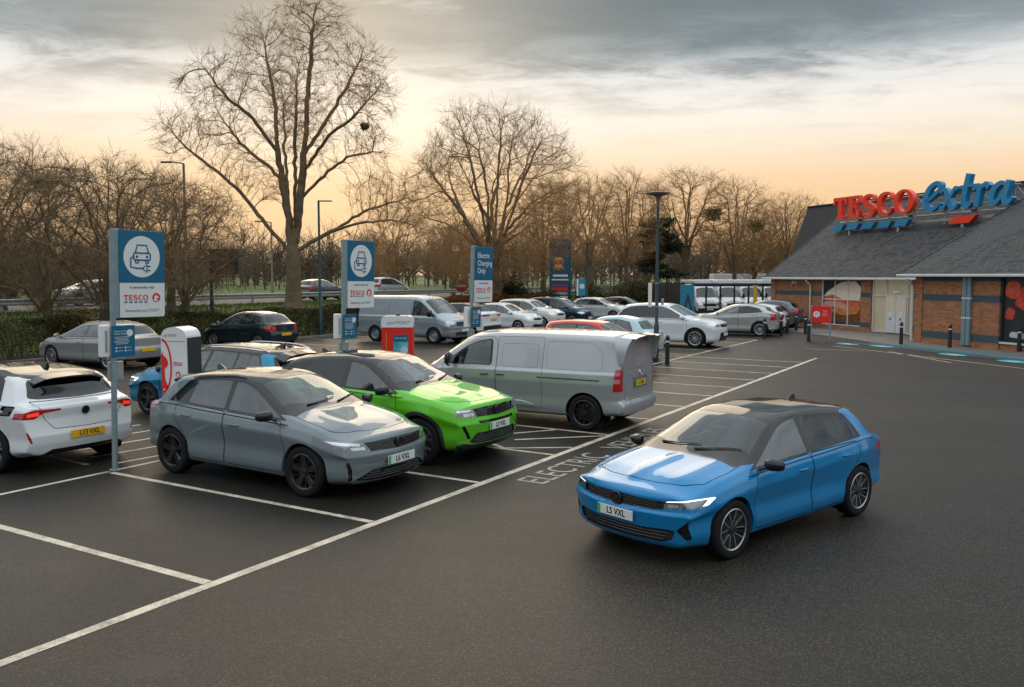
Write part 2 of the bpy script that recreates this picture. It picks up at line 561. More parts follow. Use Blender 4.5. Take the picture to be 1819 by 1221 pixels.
def build_ground():
    # land: one sheet to the horizon
    sv = [-400, -100, -40, -10, 10, 20, 24.4, 26, 27, 28, 29, 30, 31, 32.4, 36, 46, 80, 160, 400, 1400]
    av = [-500, -200, -80, -40, -20, 0, 20, 40, 60, 90, 130, 200, 400, 1500]
    V = []; F = []
    for a in av:
        for s in sv:
            p = lot(a, s)
            z = bank(p.x, p.y) if s > 24.4 else -0.06
            V.append((p.x, p.y, z))
    n = len(sv)
    for i in range(len(av) - 1):
        for j in range(n - 1):
            F.append((i * n + j, i * n + n + j, i * n + n + j + 1, i * n + j + 1))
    g = MB().add(V, F)
    tag(g.build('ground', M_GRASS, smooth='all'), kind='structure')
    # car park surface
    c = [lot(-60, 23.5), lot(-60, -120), lot(160, -120), lot(160, 23.5)]
    tag(MB().add(c, [(0, 1, 2, 3)]).build('car_park', M_ASPH), kind='structure')
    # newer, darker surfacing of the charging bays
    tag(MB().add([lot(-3, .0, .0018), lot(-3, 10.5, .0018), lot(13.6, 10.5, .0018), lot(13.6, .0, .0018)], [(3, 2, 1, 0)]).build('charging_bay_surface', M_ASPH_BAY), kind='structure')
    # planted strip under the hedge and its kerb, stone by stone
    q = [lot(-30, 23.65, .09), lot(90, 23.65, .09), lot(90, 25.4, .10), lot(-30, 25.4, .10)]
    tag(MB().add(q, [(0, 1, 2, 3)]).build('planting_strip', M_SOIL), kind='structure')
    ke = tag(empty('kerb', lot(-6, 23.57)), kind='structure')
    st = MB().box((0, 0, 0.0), (.905, .13, .26), bev=.018).mesh('kerb_stone')
    st.materials.append(M_KERB)
    an = atan2(LD.y, LD.x)
    for i in range(46):
        o = bpy.data.objects.new('kerb_stone', st)
        COL.objects.link(o)
        o.parent = ke
        p = LD * (i * .915)
        o.location = (p.x, p.y, -.005 + rng.uniform(-.006, .006))
        o.rotation_euler = (0, 0, an + rng.uniform(-.006, .006))
    # road behind the bank
    tag(MB().add([lot(-120, 35, 1.335), lot(260, 35, 1.335), lot(260, 44, 1.335), lot(-120, 44, 1.335)], [(3, 2, 1, 0)]).build('road', M_ROAD), kind='structure')
    # painted lines
    Z = .004
    mk = tag(empty('bay_markings'), kind='structure')

    def line(p, q, w=.10, z=Z, mat=M_LINE, name='painted_line', parent=mk):
        p, q = Vector(p), Vector(q)
        t = (q - p).normalized(); nn = Vector((-t.y, t.x, 0)) * w / 2
        L = (q - p).length
        k = max(1, int(L / .6))
        V = []; F = []
        r = random.Random(int(p.x * 1000) + 7)
        for i in range(k + 1):
            c_ = p + t * (L * i / k)
            j = 1 + r.uniform(-.05, .05)
            V += [c_ + nn * j + Vector((0, 0, z)), c_ - nn * j + Vector((0, 0, z))]
        for i in range(k):
            F.append((2 * i + 1, 2 * i + 3, 2 * i + 2, 2 * i))
        return MB().add(V, F).build(name, mat, parent)
    line(lot(-3, 0), lot(29.9, 0), .125)
    for a in (-.4, 2.08, 4.60, 7.02, 9.36, 11.58, 13.70, 15.80, 17.90, 19.85, 21.85, 23.9, 26.0, 28.0):
        line(lot(a, .075), lot(a, 5.35), .095 if a > 3 else .11)
    # hatched strip between the crossover and the van, and around the chargers
    for (a0, o0, a1, o1) in ((9.42, 1.1, 10.10, .09), (9.42, 1.1, 11.40, 4.4), (10.2, 1.35, 11.42, .09), (9.45, 2.6, 11.5, 1.2), (9.45, 3.9, 11.5, 2.5), (9.45, 5.2, 11.5, 3.8)):
        line(lot(a0, o0), lot(a1, o1), .08, Z + .0008)
    line(lot(2.0, 5.45), lot(4.66, 5.45), .09)
    line(lot(4.62, 5.45), lot(6.1, 5.48), .085)
    for k in range(6):
        line(lot(5.0 + .1 * k, 5.9 + .78 * k), lot(7.2 + .1 * k, 5.7 + .78 * k), .075, Z + .0008)
    line(lot(4.75, 6.2), lot(4.9, 10.6), .09)
    for a in (-.2, 2.3, 4.85, 7.4, 9.9, 12.4):
        line(lot(a, 10.7), lot(a, 12.6), .085)
    # bays by the hedge
    for a in np.arange(2.0, 52, 2.55):
        line(lot(a, 18.2), lot(a, 23.3), .09)
    # middle bays
    line(lot(24.2, 4.4), lot(38.0, 4.45), .10)
    for a in np.arange(24.2, 38, 2.3):
        line(lot(a, 4.5), lot(a, 9.0), .085)
    # kerb line markings of the lane towards the shop
    for (p, q) in (((15.33, 35.07), (15.55, 30.51)), ((12.3, 36.5), (14.6, 35.2)), ((14.1, 37.9), (17.0, 28.6))):
        line((*p, 0), (*q, 0), .07)
    # bay lettering
    for s, a in (('ELECTRIC', 8.62), ('VEHICLES', 11.55)):
        p = lot(a, -.60, Z)
        o = lettering(s, p, LD, LN, .70, M_LINE_OLD, mk, .0, .80, 'painted_lettering', .002)
    # footway and crossing in front of the shop
    b = Vector((-.314, .949, 0)); m = Vector((.949, .314, 0))
    fw = [Vector((16.76, 55.9, 0)) + m * 2 + b * 6, Vector((16.76, 55.9, 0)) - m * 2.6 + b * 6, Vector((16.0, 46.0, 0)), Vector((16.9, 38.2, 0)), Vector((20.4, 27.0, 0)), Vector((26.0, 24.0, 0)), Vector((30, 36, 0))]
    tag(MB().add([v + Vector((0, 0, .006)) for v in fw], [tuple(range(len(fw) - 1, -1, -1))]).build('shop_forecourt', M_PAVE), kind='structure')
    cr = tag(empty('shop_front_markings'), kind='structure')
    # long blue stripes parallel to the shop front
    for k in range(7):
        base = Vector((15.6, 39.6, 0)) + m * (.28 * k)
        line(base + b * (-.2 - .15 * k), base - b * (11.5 - .3 * k), .10 if k % 2 else .17, .0105, M_BLUEPAINT, 'blue_stripe', cr)
    for p in ((15.1, 38.9), (16.1, 37.6), (17.15, 33.6), (17.95, 30.9)):
        c_ = Vector((*p, 0))
        MB().add([c_ + (m * cos(t) * .36 + b * sin(t) * .62) + Vector((0, 0, .0135)) for t in np.linspace(0, 2 * pi, 25)[:-1]], [tuple(range(24))]).build('cyan_disc', M_CYAN, cr)
        MB().add([c_ + (m * cos(t) * .15 + b * sin(t) * .28) + Vector((0, 0, .0165)) for t in np.linspace(0, 2 * pi, 17)[:-1]], [tuple(range(16))]).build('white_symbol', M_LINE, cr)


build_ground()
# ------------------------------------------------------------------ vehicles
from mathutils.bvhtree import BVHTree


def gsm(xs, knots, sig=0.06):
    """piecewise linear knots, smoothed"""
    k = sorted(knots)
    kx = np.array([a[0] for a in k], float); kz = np.array([a[1] for a in k], float)
    lo, hi = min(kx[0], xs.min()) - 0.5, max(kx[-1], xs.max()) + 0.5
    g = np.arange(lo, hi, 0.01)
    z = np.interp(g, kx, kz)
    s0 = (kz[1] - kz[0]) / (kx[1] - kx[0]); s1 = (kz[-1] - kz[-2]) / (kx[-1] - kx[-2])
    z = np.where(g < kx[0], kz[0] + s0 * (g - kx[0]), z)
    z = np.where(g > kx[-1], kz[-1] + s1 * (g - kx[-1]), z)
    if sig > 0:
        r = int(4 * sig / 0.01) + 1
        w = np.exp(-0.5 * (np.arange(-r, r + 1) * 0.01 / sig) ** 2); w /= w.sum()
        zp = np.concatenate([z[0] + (z[1] - z[0]) * np.arange(-r, 0), z, z[-1] + (z[-1] - z[-2]) * np.arange(1, r + 1)])
        z = np.convolve(zp, w, 'valid')
    return np.interp(xs, g, z)


def sstep(a, b, x):
    t = np.clip((x - a) / (b - a), 0, 1)
    return t * t * (3 - 2 * t)


def rounded(poly, r=0.03, n=4):
    """closed polygon with rounded corners; points may carry their own radius"""
    out = []
    m = len(poly)
    for i in range(m):
        p = poly[i]; a = poly[i - 1]; b = poly[(i + 1) % m]
        rr = p[2] if len(p) > 2 else r
        P = Vector(p[:2]); A = Vector(a[:2]) - P; B = Vector(b[:2]) - P
        if rr <= 0 or A.length < 1e-6 or B.length < 1e-6:
            out.append(tuple(P)); continue
        ta = P + A.normalized() * min(rr, A.length * .45)
        tb = P + B.normalized() * min(rr, B.length * .45)
        for k in range(n + 1):
            t = k / n
            out.append(tuple(ta * (1 - t) ** 2 + P * 2 * t * (1 - t) + tb * t * t))
    return out


def inset_poly(poly, d):
    """move every edge of a closed polygon inwards by d"""
    P = [Vector(p[:2]) for p in poly]
    ar = sum(P[i - 1].x * P[i].y - P[i].x * P[i - 1].y for i in range(len(P)))
    sg = 1 if ar > 0 else -1
    out = []
    n = len(P)
    for i in range(n):
        e1 = (P[i] - P[i - 1]); e2 = (P[(i + 1) % n] - P[i])
        if e1.length < 1e-7: e1 = e2
        if e2.length < 1e-7: e2 = e1
        n1 = Vector((-e1.y, e1.x)).normalized() * sg; n2 = Vector((-e2.y, e2.x)).normalized() * sg
        b = n1 + n2
        if b.length < 1e-4: b = n1
        b = b.normalized()
        c = max(0.35, b.dot(n1))
        out.append(tuple(P[i] + b * (d / c)))
    return out


def in_poly(p, poly):
    x, y = p
    ins = False
    j = len(poly) - 1
    for i in range(len(poly)):
        xi, yi = poly[i][0], poly[i][1]; xj, yj = poly[j][0], poly[j][1]
        if (yi > y) != (yj > y) and x < (xj - xi) * (y - yi) / (yj - yi + 1e-12) + xi:
            ins = not ins
        j = i
    return ins


AX = {'xz': (0, 2), 'yz': (1, 2), 'xy': (0, 1)}
NEXT = {'xz': 1, 'yz': 0, 'xy': 2}


class Shell:
    """half of a body surface (y >= 0) that is cut into panels"""
    def __init__(self, V, F):
        V = np.asarray(V, float); F = np.asarray(F)
        d1 = V[F[:, 2]] - V[F[:, 0]]; d2 = V[F[:, 3]] - V[F[:, 1]]
        fn = np.cross(d1, d2)
        fc = V[F].mean(1)
        if (fn * (fc - np.array([0, 0, .6]))).sum() < 0:
            F = F[:, ::-1]; fn = -fn
        keep = np.linalg.norm(fn, axis=1) > 1e-9
        F = F[keep]; fn = fn[keep]; fc = fc[keep]
        # weld seams at the centre line and tips
        key = {}
        rep = np.arange(len(V))
        for i, p in enumerate(np.round(V, 5)):
            rep[i] = key.setdefault(tuple(p), i)
        F = rep[F]
        N = np.zeros_like(V)
        for k in range(4): np.add.at(N, F[:, k], fn)
        cl = np.abs(V[:, 1]) < 1e-4
        N[cl, 1] = 0
        N /= np.linalg.norm(N, axis=1, keepdims=True) + 1e-12
        self.V = [tuple(p) for p in V.tolist()]; self.N = [tuple(p) for p in N.tolist()]
        self.F = []; self.pid = []; self.fn = []; self.bb = []
        un = (fn / np.linalg.norm(fn, axis=1, keepdims=True)).tolist()
        for f, n in zip(F.tolist(), un):
            g = [v for i, v in enumerate(f) if v != f[i - 1]]
            if len(g) >= 3: self._new(g, 0, n)
        self.bvh = BVHTree.FromPolygons(self.V, self.F)

    def _new(self, f, pid, n):
        P = [self.V[i] for i in f]
        x = [p[0] for p in P]; y = [p[1] for p in P]; z = [p[2] for p in P]
        self.F.append(f); self.pid.append(pid); self.fn.append(n)
        self.bb.append((min(x), max(x), min(y), max(y), min(z), max(z)))
        return len(self.F) - 1

    def centre(self, i):
        f = self.F[i]; k = len(f)
        V = self.V
        return (sum(V[v][0] for v in f) / k, sum(V[v][1] for v in f) / k, sum(V[v][2] for v in f) / k)

    def side(self, x, z):
        h = self.bvh.ray_cast(Vector((x, 4, z)), Vector((0, -1, 0)))[0]
        return h.y if h else 0.8

    def front(self, y, z):
        h = self.bvh.ray_cast(Vector((6, max(abs(y), 1e-4), z)), Vector((-1, 0, 0)))[0]
        return h.x if h else 2.0

    def rear(self, y, z):
        h = self.bvh.ray_cast(Vector((-6, max(abs(y), 1e-4), z)), Vector((1, 0, 0)))[0]
        return h.x if h else -2.0

    def top(self, x, y):
        h = self.bvh.ray_cast(Vector((x, max(abs(y), 1e-4), 5)), Vector((0, 0, -1)))[0]
        return h.z if h else 1.0

    def cut(self, poly, plane, cond, pid, only=None):
        i, j = AX[plane]
        V, N, F = self.V, self.N, self.F
        xs = [p[0] for p in poly]; ys = [p[1] for p in poly]
        x0, x1, y0, y1 = min(xs), max(xs), min(ys), max(ys)
        B = np.array(self.bb)
        m = (B[:, 2 * i] <= x1) & (B[:, 2 * i + 1] >= x0) & (B[:, 2 * j] <= y1) & (B[:, 2 * j + 1] >= y0)
        if only is not None: m &= np.isin(np.array(self.pid), only)
        cand = set()
        for f in np.nonzero(m)[0].tolist():
            if len(F[f]) >= 3 and cond(Vector(self.centre(f)), Vector(self.fn[f])): cand.add(f)
        n = len(poly)
        bb = self.bb
        i0, i1, j0, j1 = 2 * i, 2 * i + 1, 2 * j, 2 * j + 1
        for e in range(n):
            p, q = poly[e], poly[(e + 1) % n]
            dx, dy = q[0] - p[0], q[1] - p[1]
            L = math.hypot(dx, dy)
            if L < 1e-5: continue
            nx, ny = -dy / L, dx / L
            off = nx * p[0] + ny * p[1]
            sx0, sx1 = min(p[0], q[0]) - 1e-4, max(p[0], q[0]) + 1e-4
            sy0, sy1 = min(p[1], q[1]) - 1e-4, max(p[1], q[1]) + 1e-4
            cache = {}
            add = []
            for f in cand:
                b = bb[f]
                if b[i0] > sx1 or b[i1] < sx0 or b[j0] > sy1 or b[j1] < sy0: continue
                fv = F[f]
                d = [nx * V[v][i] + ny * V[v][j] - off for v in fv]
                if min(d) > -1e-5 or max(d) < 1e-5: continue
                A = []; C = []
                k = len(fv)
                for t in range(k):
                    va, da = fv[t], d[t]
                    vb, db = fv[(t + 1) % k], d[(t + 1) % k]
                    if da > -1e-5: A.append(va)
                    if da < 1e-5: C.append(va)
                    if (da > 1e-5 and db < -1e-5) or (da < -1e-5 and db > 1e-5):
                        key = (va, vb) if va < vb else (vb, va)
                        w = cache.get(key)
                        if w is None:
                            s = da / (da - db)
                            a_, b_ = V[va], V[vb]; na, nb_ = N[va], N[vb]
                            w = len(V)
                            V.append((a_[0] + (b_[0] - a_[0]) * s, a_[1] + (b_[1] - a_[1]) * s, a_[2] + (b_[2] - a_[2]) * s))
                            nn = (na[0] + (nb_[0] - na[0]) * s, na[1] + (nb_[1] - na[1]) * s, na[2] + (nb_[2] - na[2]) * s)
                            l = math.sqrt(nn[0] ** 2 + nn[1] ** 2 + nn[2] ** 2) + 1e-12
                            N.append((nn[0] / l, nn[1] / l, nn[2] / l))
                            cache[key] = w
                        A.append(w); C.append(w)
                if len(A) < 3 or len(C) < 3: continue
                add.append((f, A, C))
            for f, A, C in add:
                F[f] = A
                P = [V[v] for v in A]
                xx = [w[0] for w in P]; yy = [w[1] for w in P]; zz = [w[2] for w in P]
                bb[f] = (min(xx), max(xx), min(yy), max(yy), min(zz), max(zz))
                cand.add(self._new(C, self.pid[f], self.fn[f]))
        for f in cand:
            c = self.centre(f)
            if in_poly((c[i], c[j]), poly):
                self.pid[f] = pid

    def panel(self, name_pid, poly, plane, cond, gap=0.006, only=None):
        """a shut panel: its outline is an open gap, its inside a part of its own"""
        self.cut(poly, plane, cond, -1, only)
        self.cut(inset_poly(poly, gap), plane, cond, name_pid, (-1,))

    def faces(self, pid):
        return [f for f, q in zip(self.F, self.pid) if q == pid]

    def border(self):
        """edges between a removed face and a kept one"""
        E = {}
        for f, q in zip(self.F, self.pid):
            for t in range(len(f)):
                a, b = f[t - 1], f[t]
                E.setdefault((a, b) if a < b else (b, a), []).append(q)
        return [k for k, l in E.items() if len(l) == 2 and (l[0] == -1) != (l[1] == -1)]

    def part_mesh(self, name, pid, sides, recess=None, lift=None):
        """meshes of the faces with that id; sides: 'centre' joins both halves, 'pair' gives two meshes"""
        fs = self.faces(pid)
        if not fs: return []
        vmap = {}; V = []; N = []; F = []
        off = Vector(recess) if recess else Vector(lift) if lift else Vector((0, 0, 0))
        for f in fs:
            idx = []
            for v in f:
                if v not in vmap:
                    vmap[v] = len(V)
                    V.append(Vector(self.V[v]) + off); N.append(Vector(self.N[v]))
                idx.append(vmap[v])
            F.append(idx)
        if recess:
            cnt = {}
            for f in fs:
                for t in range(len(f)):
                    a, b = f[t - 1], f[t]
                    cnt.setdefault((a, b) if a < b else (b, a), []).append(f)
            for (ia, ib), l in cnt.items():
                if len(l) == 1:
                    a, b = Vector(self.V[ia]), Vector(self.V[ib])
                    if abs(a.y) < 1e-4 and abs(b.y) < 1e-4: continue
                    nn = (b - a).cross(off)
                    if nn.length < 1e-9: continue
                    nn.normalize()
                    cc = sum((Vector(self.V[v]) for v in l[0]), Vector()) / len(l[0])
                    if nn.dot(cc - a) < 0: nn = -nn
                    q = [a.copy(), b.copy(), b + off, a + off]
                    if (q[1] - q[0]).cross(q[2] - q[1]).dot(nn) < 0: q.reverse()
                    s = len(V)
                    V += q; N += [nn] * 4; F.append([s, s + 1, s + 2, s + 3])
        out = []

        def mk(V, N, F):
            me = bpy.data.meshes.new(name)
            me.from_pydata([tuple(v) for v in V], [], F)
            me.polygons.foreach_set('use_smooth', [True] * len(me.polygons))
            me.update()
            if len(me.vertices) == len(N):
                me.normals_split_custom_set_from_vertices([tuple(n) for n in N])
            return me
        mir = Vector((1, -1, 1))
        if sides == 'centre':
            n = len(V)
            V2 = list(V); N2 = [Vector((v.x, 0, v.z)).normalized() if abs(p.y) < 1e-4 else v for p, v in zip(V, N)]
            mp = []
            for i in range(n):
                if abs(V[i].y) < 1e-4:
                    mp.append(i)
                else:
                    mp.append(len(V2)); V2.append(V[i] * mir); N2.append(N[i] * mir)
            F2 = F + [[mp[i] for i in reversed(f)] for f in F]
            out.append(mk(V2, N2, F2))
        else:
            out.append(mk(V, N, F))
            if sides == 'pair':
                out.append(mk([v * mir for v in V], [v * mir for v in N], [list(reversed(f)) for f in F]))
        return out


_WH = {}
def wheel_meshes(R, w, style):
    key = (round(R, 3), round(w, 3), style)
    if key in _WH: return _WH[key]
    rr = R * (0.70 if style not in ('steel', 'van') else 0.60)
    t = MB()
    hw = w / 2
    prof = [(rr - .01, -hw * .86), (rr + .005, -hw * .92), (R * .86, -hw * 1.02), (R * .955, -hw * .93), (R * .992, -hw * .74), (R, -hw * .3),
            (R, hw * .3), (R * .992, hw * .74), (R * .955, hw * .93), (R * .86, hw * 1.02), (rr + .012, hw * .93), (rr - .004, hw * .80), (rr - .012, hw * .4)]
    t.lathe(prof, 40, 'y')
    ty = t.mesh('tyre')
    ty.polygons.foreach_set('use_smooth', [True] * len(ty.polygons))
    r = MB()   # material slots: 0 rim face, 1 dark barrel, 2 accent
    yo = -hw   # outside is -h in lathe's axis 'y' -> +y
    # barrel and back plate
    r.lathe([(rr - .006, -hw * .86), (rr - .020, -hw * .80), (rr - .026, -hw * .2), (rr - .03, hw * .5)], 40, 'y', mi=0)
    r.lathe([(rr - .03, hw * .05), (.02, hw * .05)], 24, 'y', mi=1)
    r.lathe([(rr * .72, -hw * .05), (rr * .72, hw * .02), (.05, -hw * .05)], 24, 'y', mi=3)
    r.lathe([(rr + .008, -hw * .90), (rr - .004, -hw * .955), (rr - .016, -hw * .90)], 40, 'y', mi=0 if style != 'twin' else 2)
    face = hw * .80
    def spoke(a, w0, w1, r0, r1, mi, y0=None, y1=None, th=.03, skew=0.0):
        ca, sa = cos(a), sin(a)
        ca2, sa2 = cos(a + skew), sin(a + skew)
        y0 = face * .86 if y0 is None else y0
        y1 = face * 1.02 if y1 is None else y1
        P = []
        for (rad, ww, yy, c_, s_) in ((r0, w0, y0, ca, sa), (r1, w1, y1, ca2, sa2)):
            for sgn in (-1, 1):
                for dy, sh in ((0, .72), (-th, 1.0)):
                    P.append((rad * c_ - sgn * ww * sh * s_, yy + dy, rad * s_ + sgn * ww * sh * c_))
        r.add(P, [(0, 2, 6, 4), (0, 4, 5, 1), (2, 3, 7, 6), (1, 5, 7, 3), (0, 1, 3, 2), (4, 6, 7, 5)], mi)
    if style == 'twin':       # five broad dark blades with machined edges
        for k in range(5):
            a = 2 * pi * k / 5 + .3
            spoke(a, .045, .062, .04, rr - .012, 1, th=.02)
            spoke(a - .17, .008, .011, .06, rr - .012, 2, y0=face * .92, y1=face * 1.06, th=.03, skew=-.17)
            spoke(a + .17, .008, .011, .06, rr - .012, 2, y0=face * .92, y1=face * 1.06, th=.03, skew=.17)
            spoke(a + pi / 5, .016, .022, .04, rr - .012, 0, y1=face * .95, th=.02)
    elif style == 'star':     # thin star pattern
        for k in range(10):
            a = 2 * pi * k / 10
            spoke(a, .012, .009, .05, rr - .012, 0, skew=.26, th=.028)
            spoke(a, .012, .009, .05, rr - .012, 0, skew=-.26, th=.028)
    elif style == 'fork':     # machined forked spokes
        for k in range(5):
            a = 2 * pi * k / 5 + .2
            spoke(a, .030, .020, .04, rr * .62, 2)
            spoke(a + .12, .014, .026, rr * .50, rr - .012, 2, y0=face * .95, skew=.16)
            spoke(a - .12, .014, .026, rr * .50, rr - .012, 2, y0=face * .95, skew=-.16)
    elif style == 'five':
        for k in range(5):
            a = 2 * pi * k / 5 + .25
            spoke(a, .040, .055, .04, rr - .012, 0, th=.03)
            spoke(a + .62, .008, .010, .05, rr - .012, 0, y0=face * .7, y1=face * .8)
    elif style in ('steel', 'van'):
        r.lathe([(rr - .02, -hw * .55), (rr * .80, -hw * .40), (rr * .62, -hw * .62), (rr * .30, -hw * .60), (.02, -hw * .66)], 32, 'y', mi=0)
        for k in range(10):
            a = 2 * pi * k / 10
            c = (rr * .71 * cos(a), 0, rr * .71 * sin(a))
            r.lathe([(.016, -hw * .53), (.001, -hw * .535)], 8, 'y', c=c, mi=1)
    else:                     # ten plain spokes
        for k in range(10):
            a = 2 * pi * k / 10
            spoke(a, .020, .016, .04, rr - .012, 0)
    r.lathe([(.062, -hw * .60), (.058, -face * 1.0), (.035, -face * 1.03), (.033, -face * 1.06), (.001, -face * 1.07)], 20, 'y', mi=0)
    rm = r.mesh('rim')
    _WH[key] = (ty, rm)
    return _WH[key]


def rim_mats(style):
    if style == 'twin': return [M_ALLOY_DK, M_BLACK, M_ALLOY, M_DISC]
    if style == 'fork': return [M_ALLOY_DK, M_BLACK, M_ALLOY, M_DISC]
    if style in ('star', 'five'): return [M_ALLOY_DK, M_BLACK, M_ALLOY_DK, M_DISC]
    if style == 'steel': return [M_ALLOY, M_BLACK, M_ALLOY, M_DISC]
    if style == 'van': return [principled('steel_wheel', (0.30, 0.31, 0.32), 0.45, 0.6), M_BLACK, M_ALLOY, M_DISC]
    return [M_ALLOY, M_BLACK, M_ALLOY, M_DISC]


def plate(parent, p, ux, s, kind, size=(0.52, 0.111), name='number_plate', green=True):
    """number plate: slab, green flash, characters"""
    ux = Vector(ux).normalized(); uz = Vector((0, 0, 1)); nn = ux.cross(uz)
    o = empty(name, parent=parent)
    o.matrix_local = frame_matrix(p, ux, uz)
    b = MB().box((0, 0, 0), (size[0], size[1], .012), bev=.004)
    b.build('plate_panel', M_PLATE_Y if kind == 'y' else M_PLATE_W, o)
    if s:
        if green: MB().box((-size[0] / 2 + .024, 0, .0075), (.044, size[1] * .97, .003)).build('green_band', M_PLATE_G, o)
        t = text_mesh(s, size[1] * .93, .001, 'CENTER', 0.86, 0.0012).copy()
        t.materials.append(M_INK)
        l = bpy.data.objects.new('lettering', t)
        COL.objects.link(l)
        l.parent = o
        l.location = (.018, .001, .0085)
    return o


def car(name, S, paintmat, label, cat='car', loc=(0, 0), rz=0.0, group=None, lod=2, plates=None, steer=0.0, scale=1.0):
    """builds one vehicle from its spec S"""
    root = empty(name, (loc[0], loc[1], loc[2] if len(loc) > 2 else 0.0), rz)
    tag(root, label, cat, group)
    root.scale = (scale,) * 3
    W = S['W']; nose, tail = S['nose'], S['tail']
    wb = S['wb']; xf, xr = wb / 2, -wb / 2
    R = S.get('R', .325)
    step = {2: .04, 1: .065, 0: .10}[lod]
    n = int((nose - tail) / step)
    rf, rb = S.get('capr', (.05, .05))
    X = np.linspace(tail + rb, nose - rf, n + 1)
    zt = lambda x: gsm(x, S['top'], S.get('tsig', .045))
    ztop = zt(X)
    belt = gsm(X, S['belt'], .08)
    w = gsm(X, S['width'], .08)
    zb = gsm(X, S['zb'], .06)
    lag = S.get('lag', (.14, .10))
    mid = S.get('mid', -.3)
    xe = X + lag[0] * sstep(mid - .2, mid + .5, X) - lag[1] * (1 - sstep(mid - .5, mid + .2, X))
    crown = gsm(X, S.get('crown', [(tail, .05), (nose, .045)]), .1)
    z8 = np.minimum(zt(np.clip(xe, tail, nose)), ztop) - crown
    z8 = np.maximum(z8, belt + .012)
    k = S.get('tumble', .56)
    yb = w - S.get('shoulder', .07)
    y8 = yb - (z8 - belt) * k - .01
    zsh = belt - S.get('shz', .18)
    z4 = np.minimum(S.get('z4', .52), zsh - .03)
    z3 = np.minimum(S.get('z3', .34), z4 - .03)
    tuck = S.get('tuck', .03)
    zero = np.zeros_like(X)
    z9 = ztop - crown * .22
    z9 = np.maximum(z9, z8 + .004)
    ctl = [(zero, zb), (w - .16, zb), (w - .05, zb + .05), (w - S.get('sill_in', .016), z3), (w - tuck, z4), (w, zsh), (w - S.get('sh_in', .030), belt - .05),
           (yb, belt), (y8, z8), (y8 * .66, z9), (zero, np.maximum(ztop, z9 + .002))]
    rad = [0, .05, .04, .05, .05, S.get('shr', .03), .02, .02, S.get('railr', .07), .5, 0]
    nb = {2: 5, 1: 3, 0: 2}[lod]
    nsg = {2: 3, 1: 2, 0: 1}[lod]
    P = [np.stack([a, b], 1) for a, b in ctl]
    ring = [P[0]]
    prev = P[0]
    for q in range(1, len(P) - 1):
        A = P[q - 1] - P[q]; B = P[q + 1] - P[q]
        la = np.linalg.norm(A, axis=1, keepdims=True); lb = np.linalg.norm(B, axis=1, keepdims=True)
        ta = P[q] + A / la * np.minimum(rad[q], la * .45)
        tb = P[q] + B / lb * np.minimum(rad[q], lb * .45)
        for s in range(1, nsg + 1):
            ring.append(prev + (ta - prev) * s / nsg)
        for s in range(1, nb + 1):
            t = s / nb
            ring.append(ta * (1 - t) ** 2 + P[q] * 2 * t * (1 - t) + tb * t * t)
        prev = tb
    for s in range(1, nsg + 3):
        ring.append(prev + (P[-1] - prev) * s / (nsg + 2))
    ring = np.stack(ring, 1)             # stations x points x 2
    m = ring.shape[1]
    G = np.zeros((n + 1, m, 3))
    G[:, :, 0] = X[:, None]; G[:, :, 1:] = ring
    # end caps: rounded rim then flat
    def cap(sec, x0, sgn, r):
        c = np.array([0, (sec[0, 1] + sec[-1, 1]) / 2])
        hx = sec[:, 0].max(); hz = (sec[-1, 1] - sec[0, 1]) / 2
        out = []
        nth = {2: 6, 1: 4, 0: 3}[lod]
        for a in range(1, nth + 1):
            th = a / nth * pi / 2
            ins = r * (1 - cos(th))
            sc2 = np.array([1 - ins / hx, 1 - ins / hz])
            out.append((c + (sec - c) * sc2, x0 + sgn * r * sin(th)))
        last = out[-1][0]
        nin = {2: 12, 1: 8, 0: 5}[lod]
        for a in range(1, nin + 1):
            s = 1 - a / nin
            out.append((c + (last - c) * s, x0 + sgn * r))
        arr = np.zeros((len(out), m, 3))
        for i, (sct, xx) in enumerate(out):
            arr[i, :, 0] = xx; arr[i, :, 1:] = sct
        return arr
    G = np.concatenate([cap(ring[0], tail + rb, -1, rb)[::-1], G, cap(ring[-1], nose - rf, 1, rf)], 0)
    V = G.reshape(-1, 3).copy()
    # plan curvature, nose and tail profile, arch flares
    x, y, z = V[:, 0].copy(), V[:, 1].copy(), V[:, 2].copy()
    bf, br = S.get('bend', (.24, .14))
    tf = sstep(nose - .95, nose - .05, x); tr = sstep(tail + .8, tail + .05, x)
    V[:, 0] -= bf * np.clip(y / W, 0, 1.1) ** S.get('bpow', 2.3) * tf
    V[:, 0] += br * np.clip(y / W, 0, 1.1) ** 2.6 * tr
    t2 = sstep(nose - .45, nose - .04, x)
    V[:, 0] += np.interp(z, *zip(*S['nprof'])) * t2
    t3 = sstep(tail + .40, tail + .04, x)
    V[:, 0] -= np.interp(z, *zip(*S['tprof'])) * t3
    fl = S.get('flare', .018)
    for xa in (xf, xr):
        V[:, 1] += np.where(y > .45, fl * np.exp(-np.abs((x - xa) / .47) ** 4) * np.exp(-((z - .52) / .26) ** 2), 0)
    for (xa0, xa1, yy, ww, hh) in S.get('ridges', []):     # raised crease on the bonnet
        V[:, 2] += np.where(z > belt.min(), hh * np.clip(1 - np.abs(y - yy) / ww, 0, 1) * sstep(xa0, xa0 + .25, x) * (1 - sstep(xa1 - .12, xa1, x)) * (z > np.interp(x, X, belt) - .02), 0)
    N0 = len(G)
    F = []
    for i in range(N0 - 1):
        a = i * m
        for j in range(m - 1):
            F.append((a + j, a + j + 1, a + m + j + 1, a + m + j))
    sh = Shell(V, F)
    side = lambda c, nn: abs(nn.y) > .25 and c.y > .3
    anyf = lambda c, nn: True
    frontc = lambda c, nn: nn.x > .30 and c.x > .6
    rearc = lambda c, nn: nn.x < -.22 and c.x < -.4
    upc = lambda c, nn: nn.z > .15
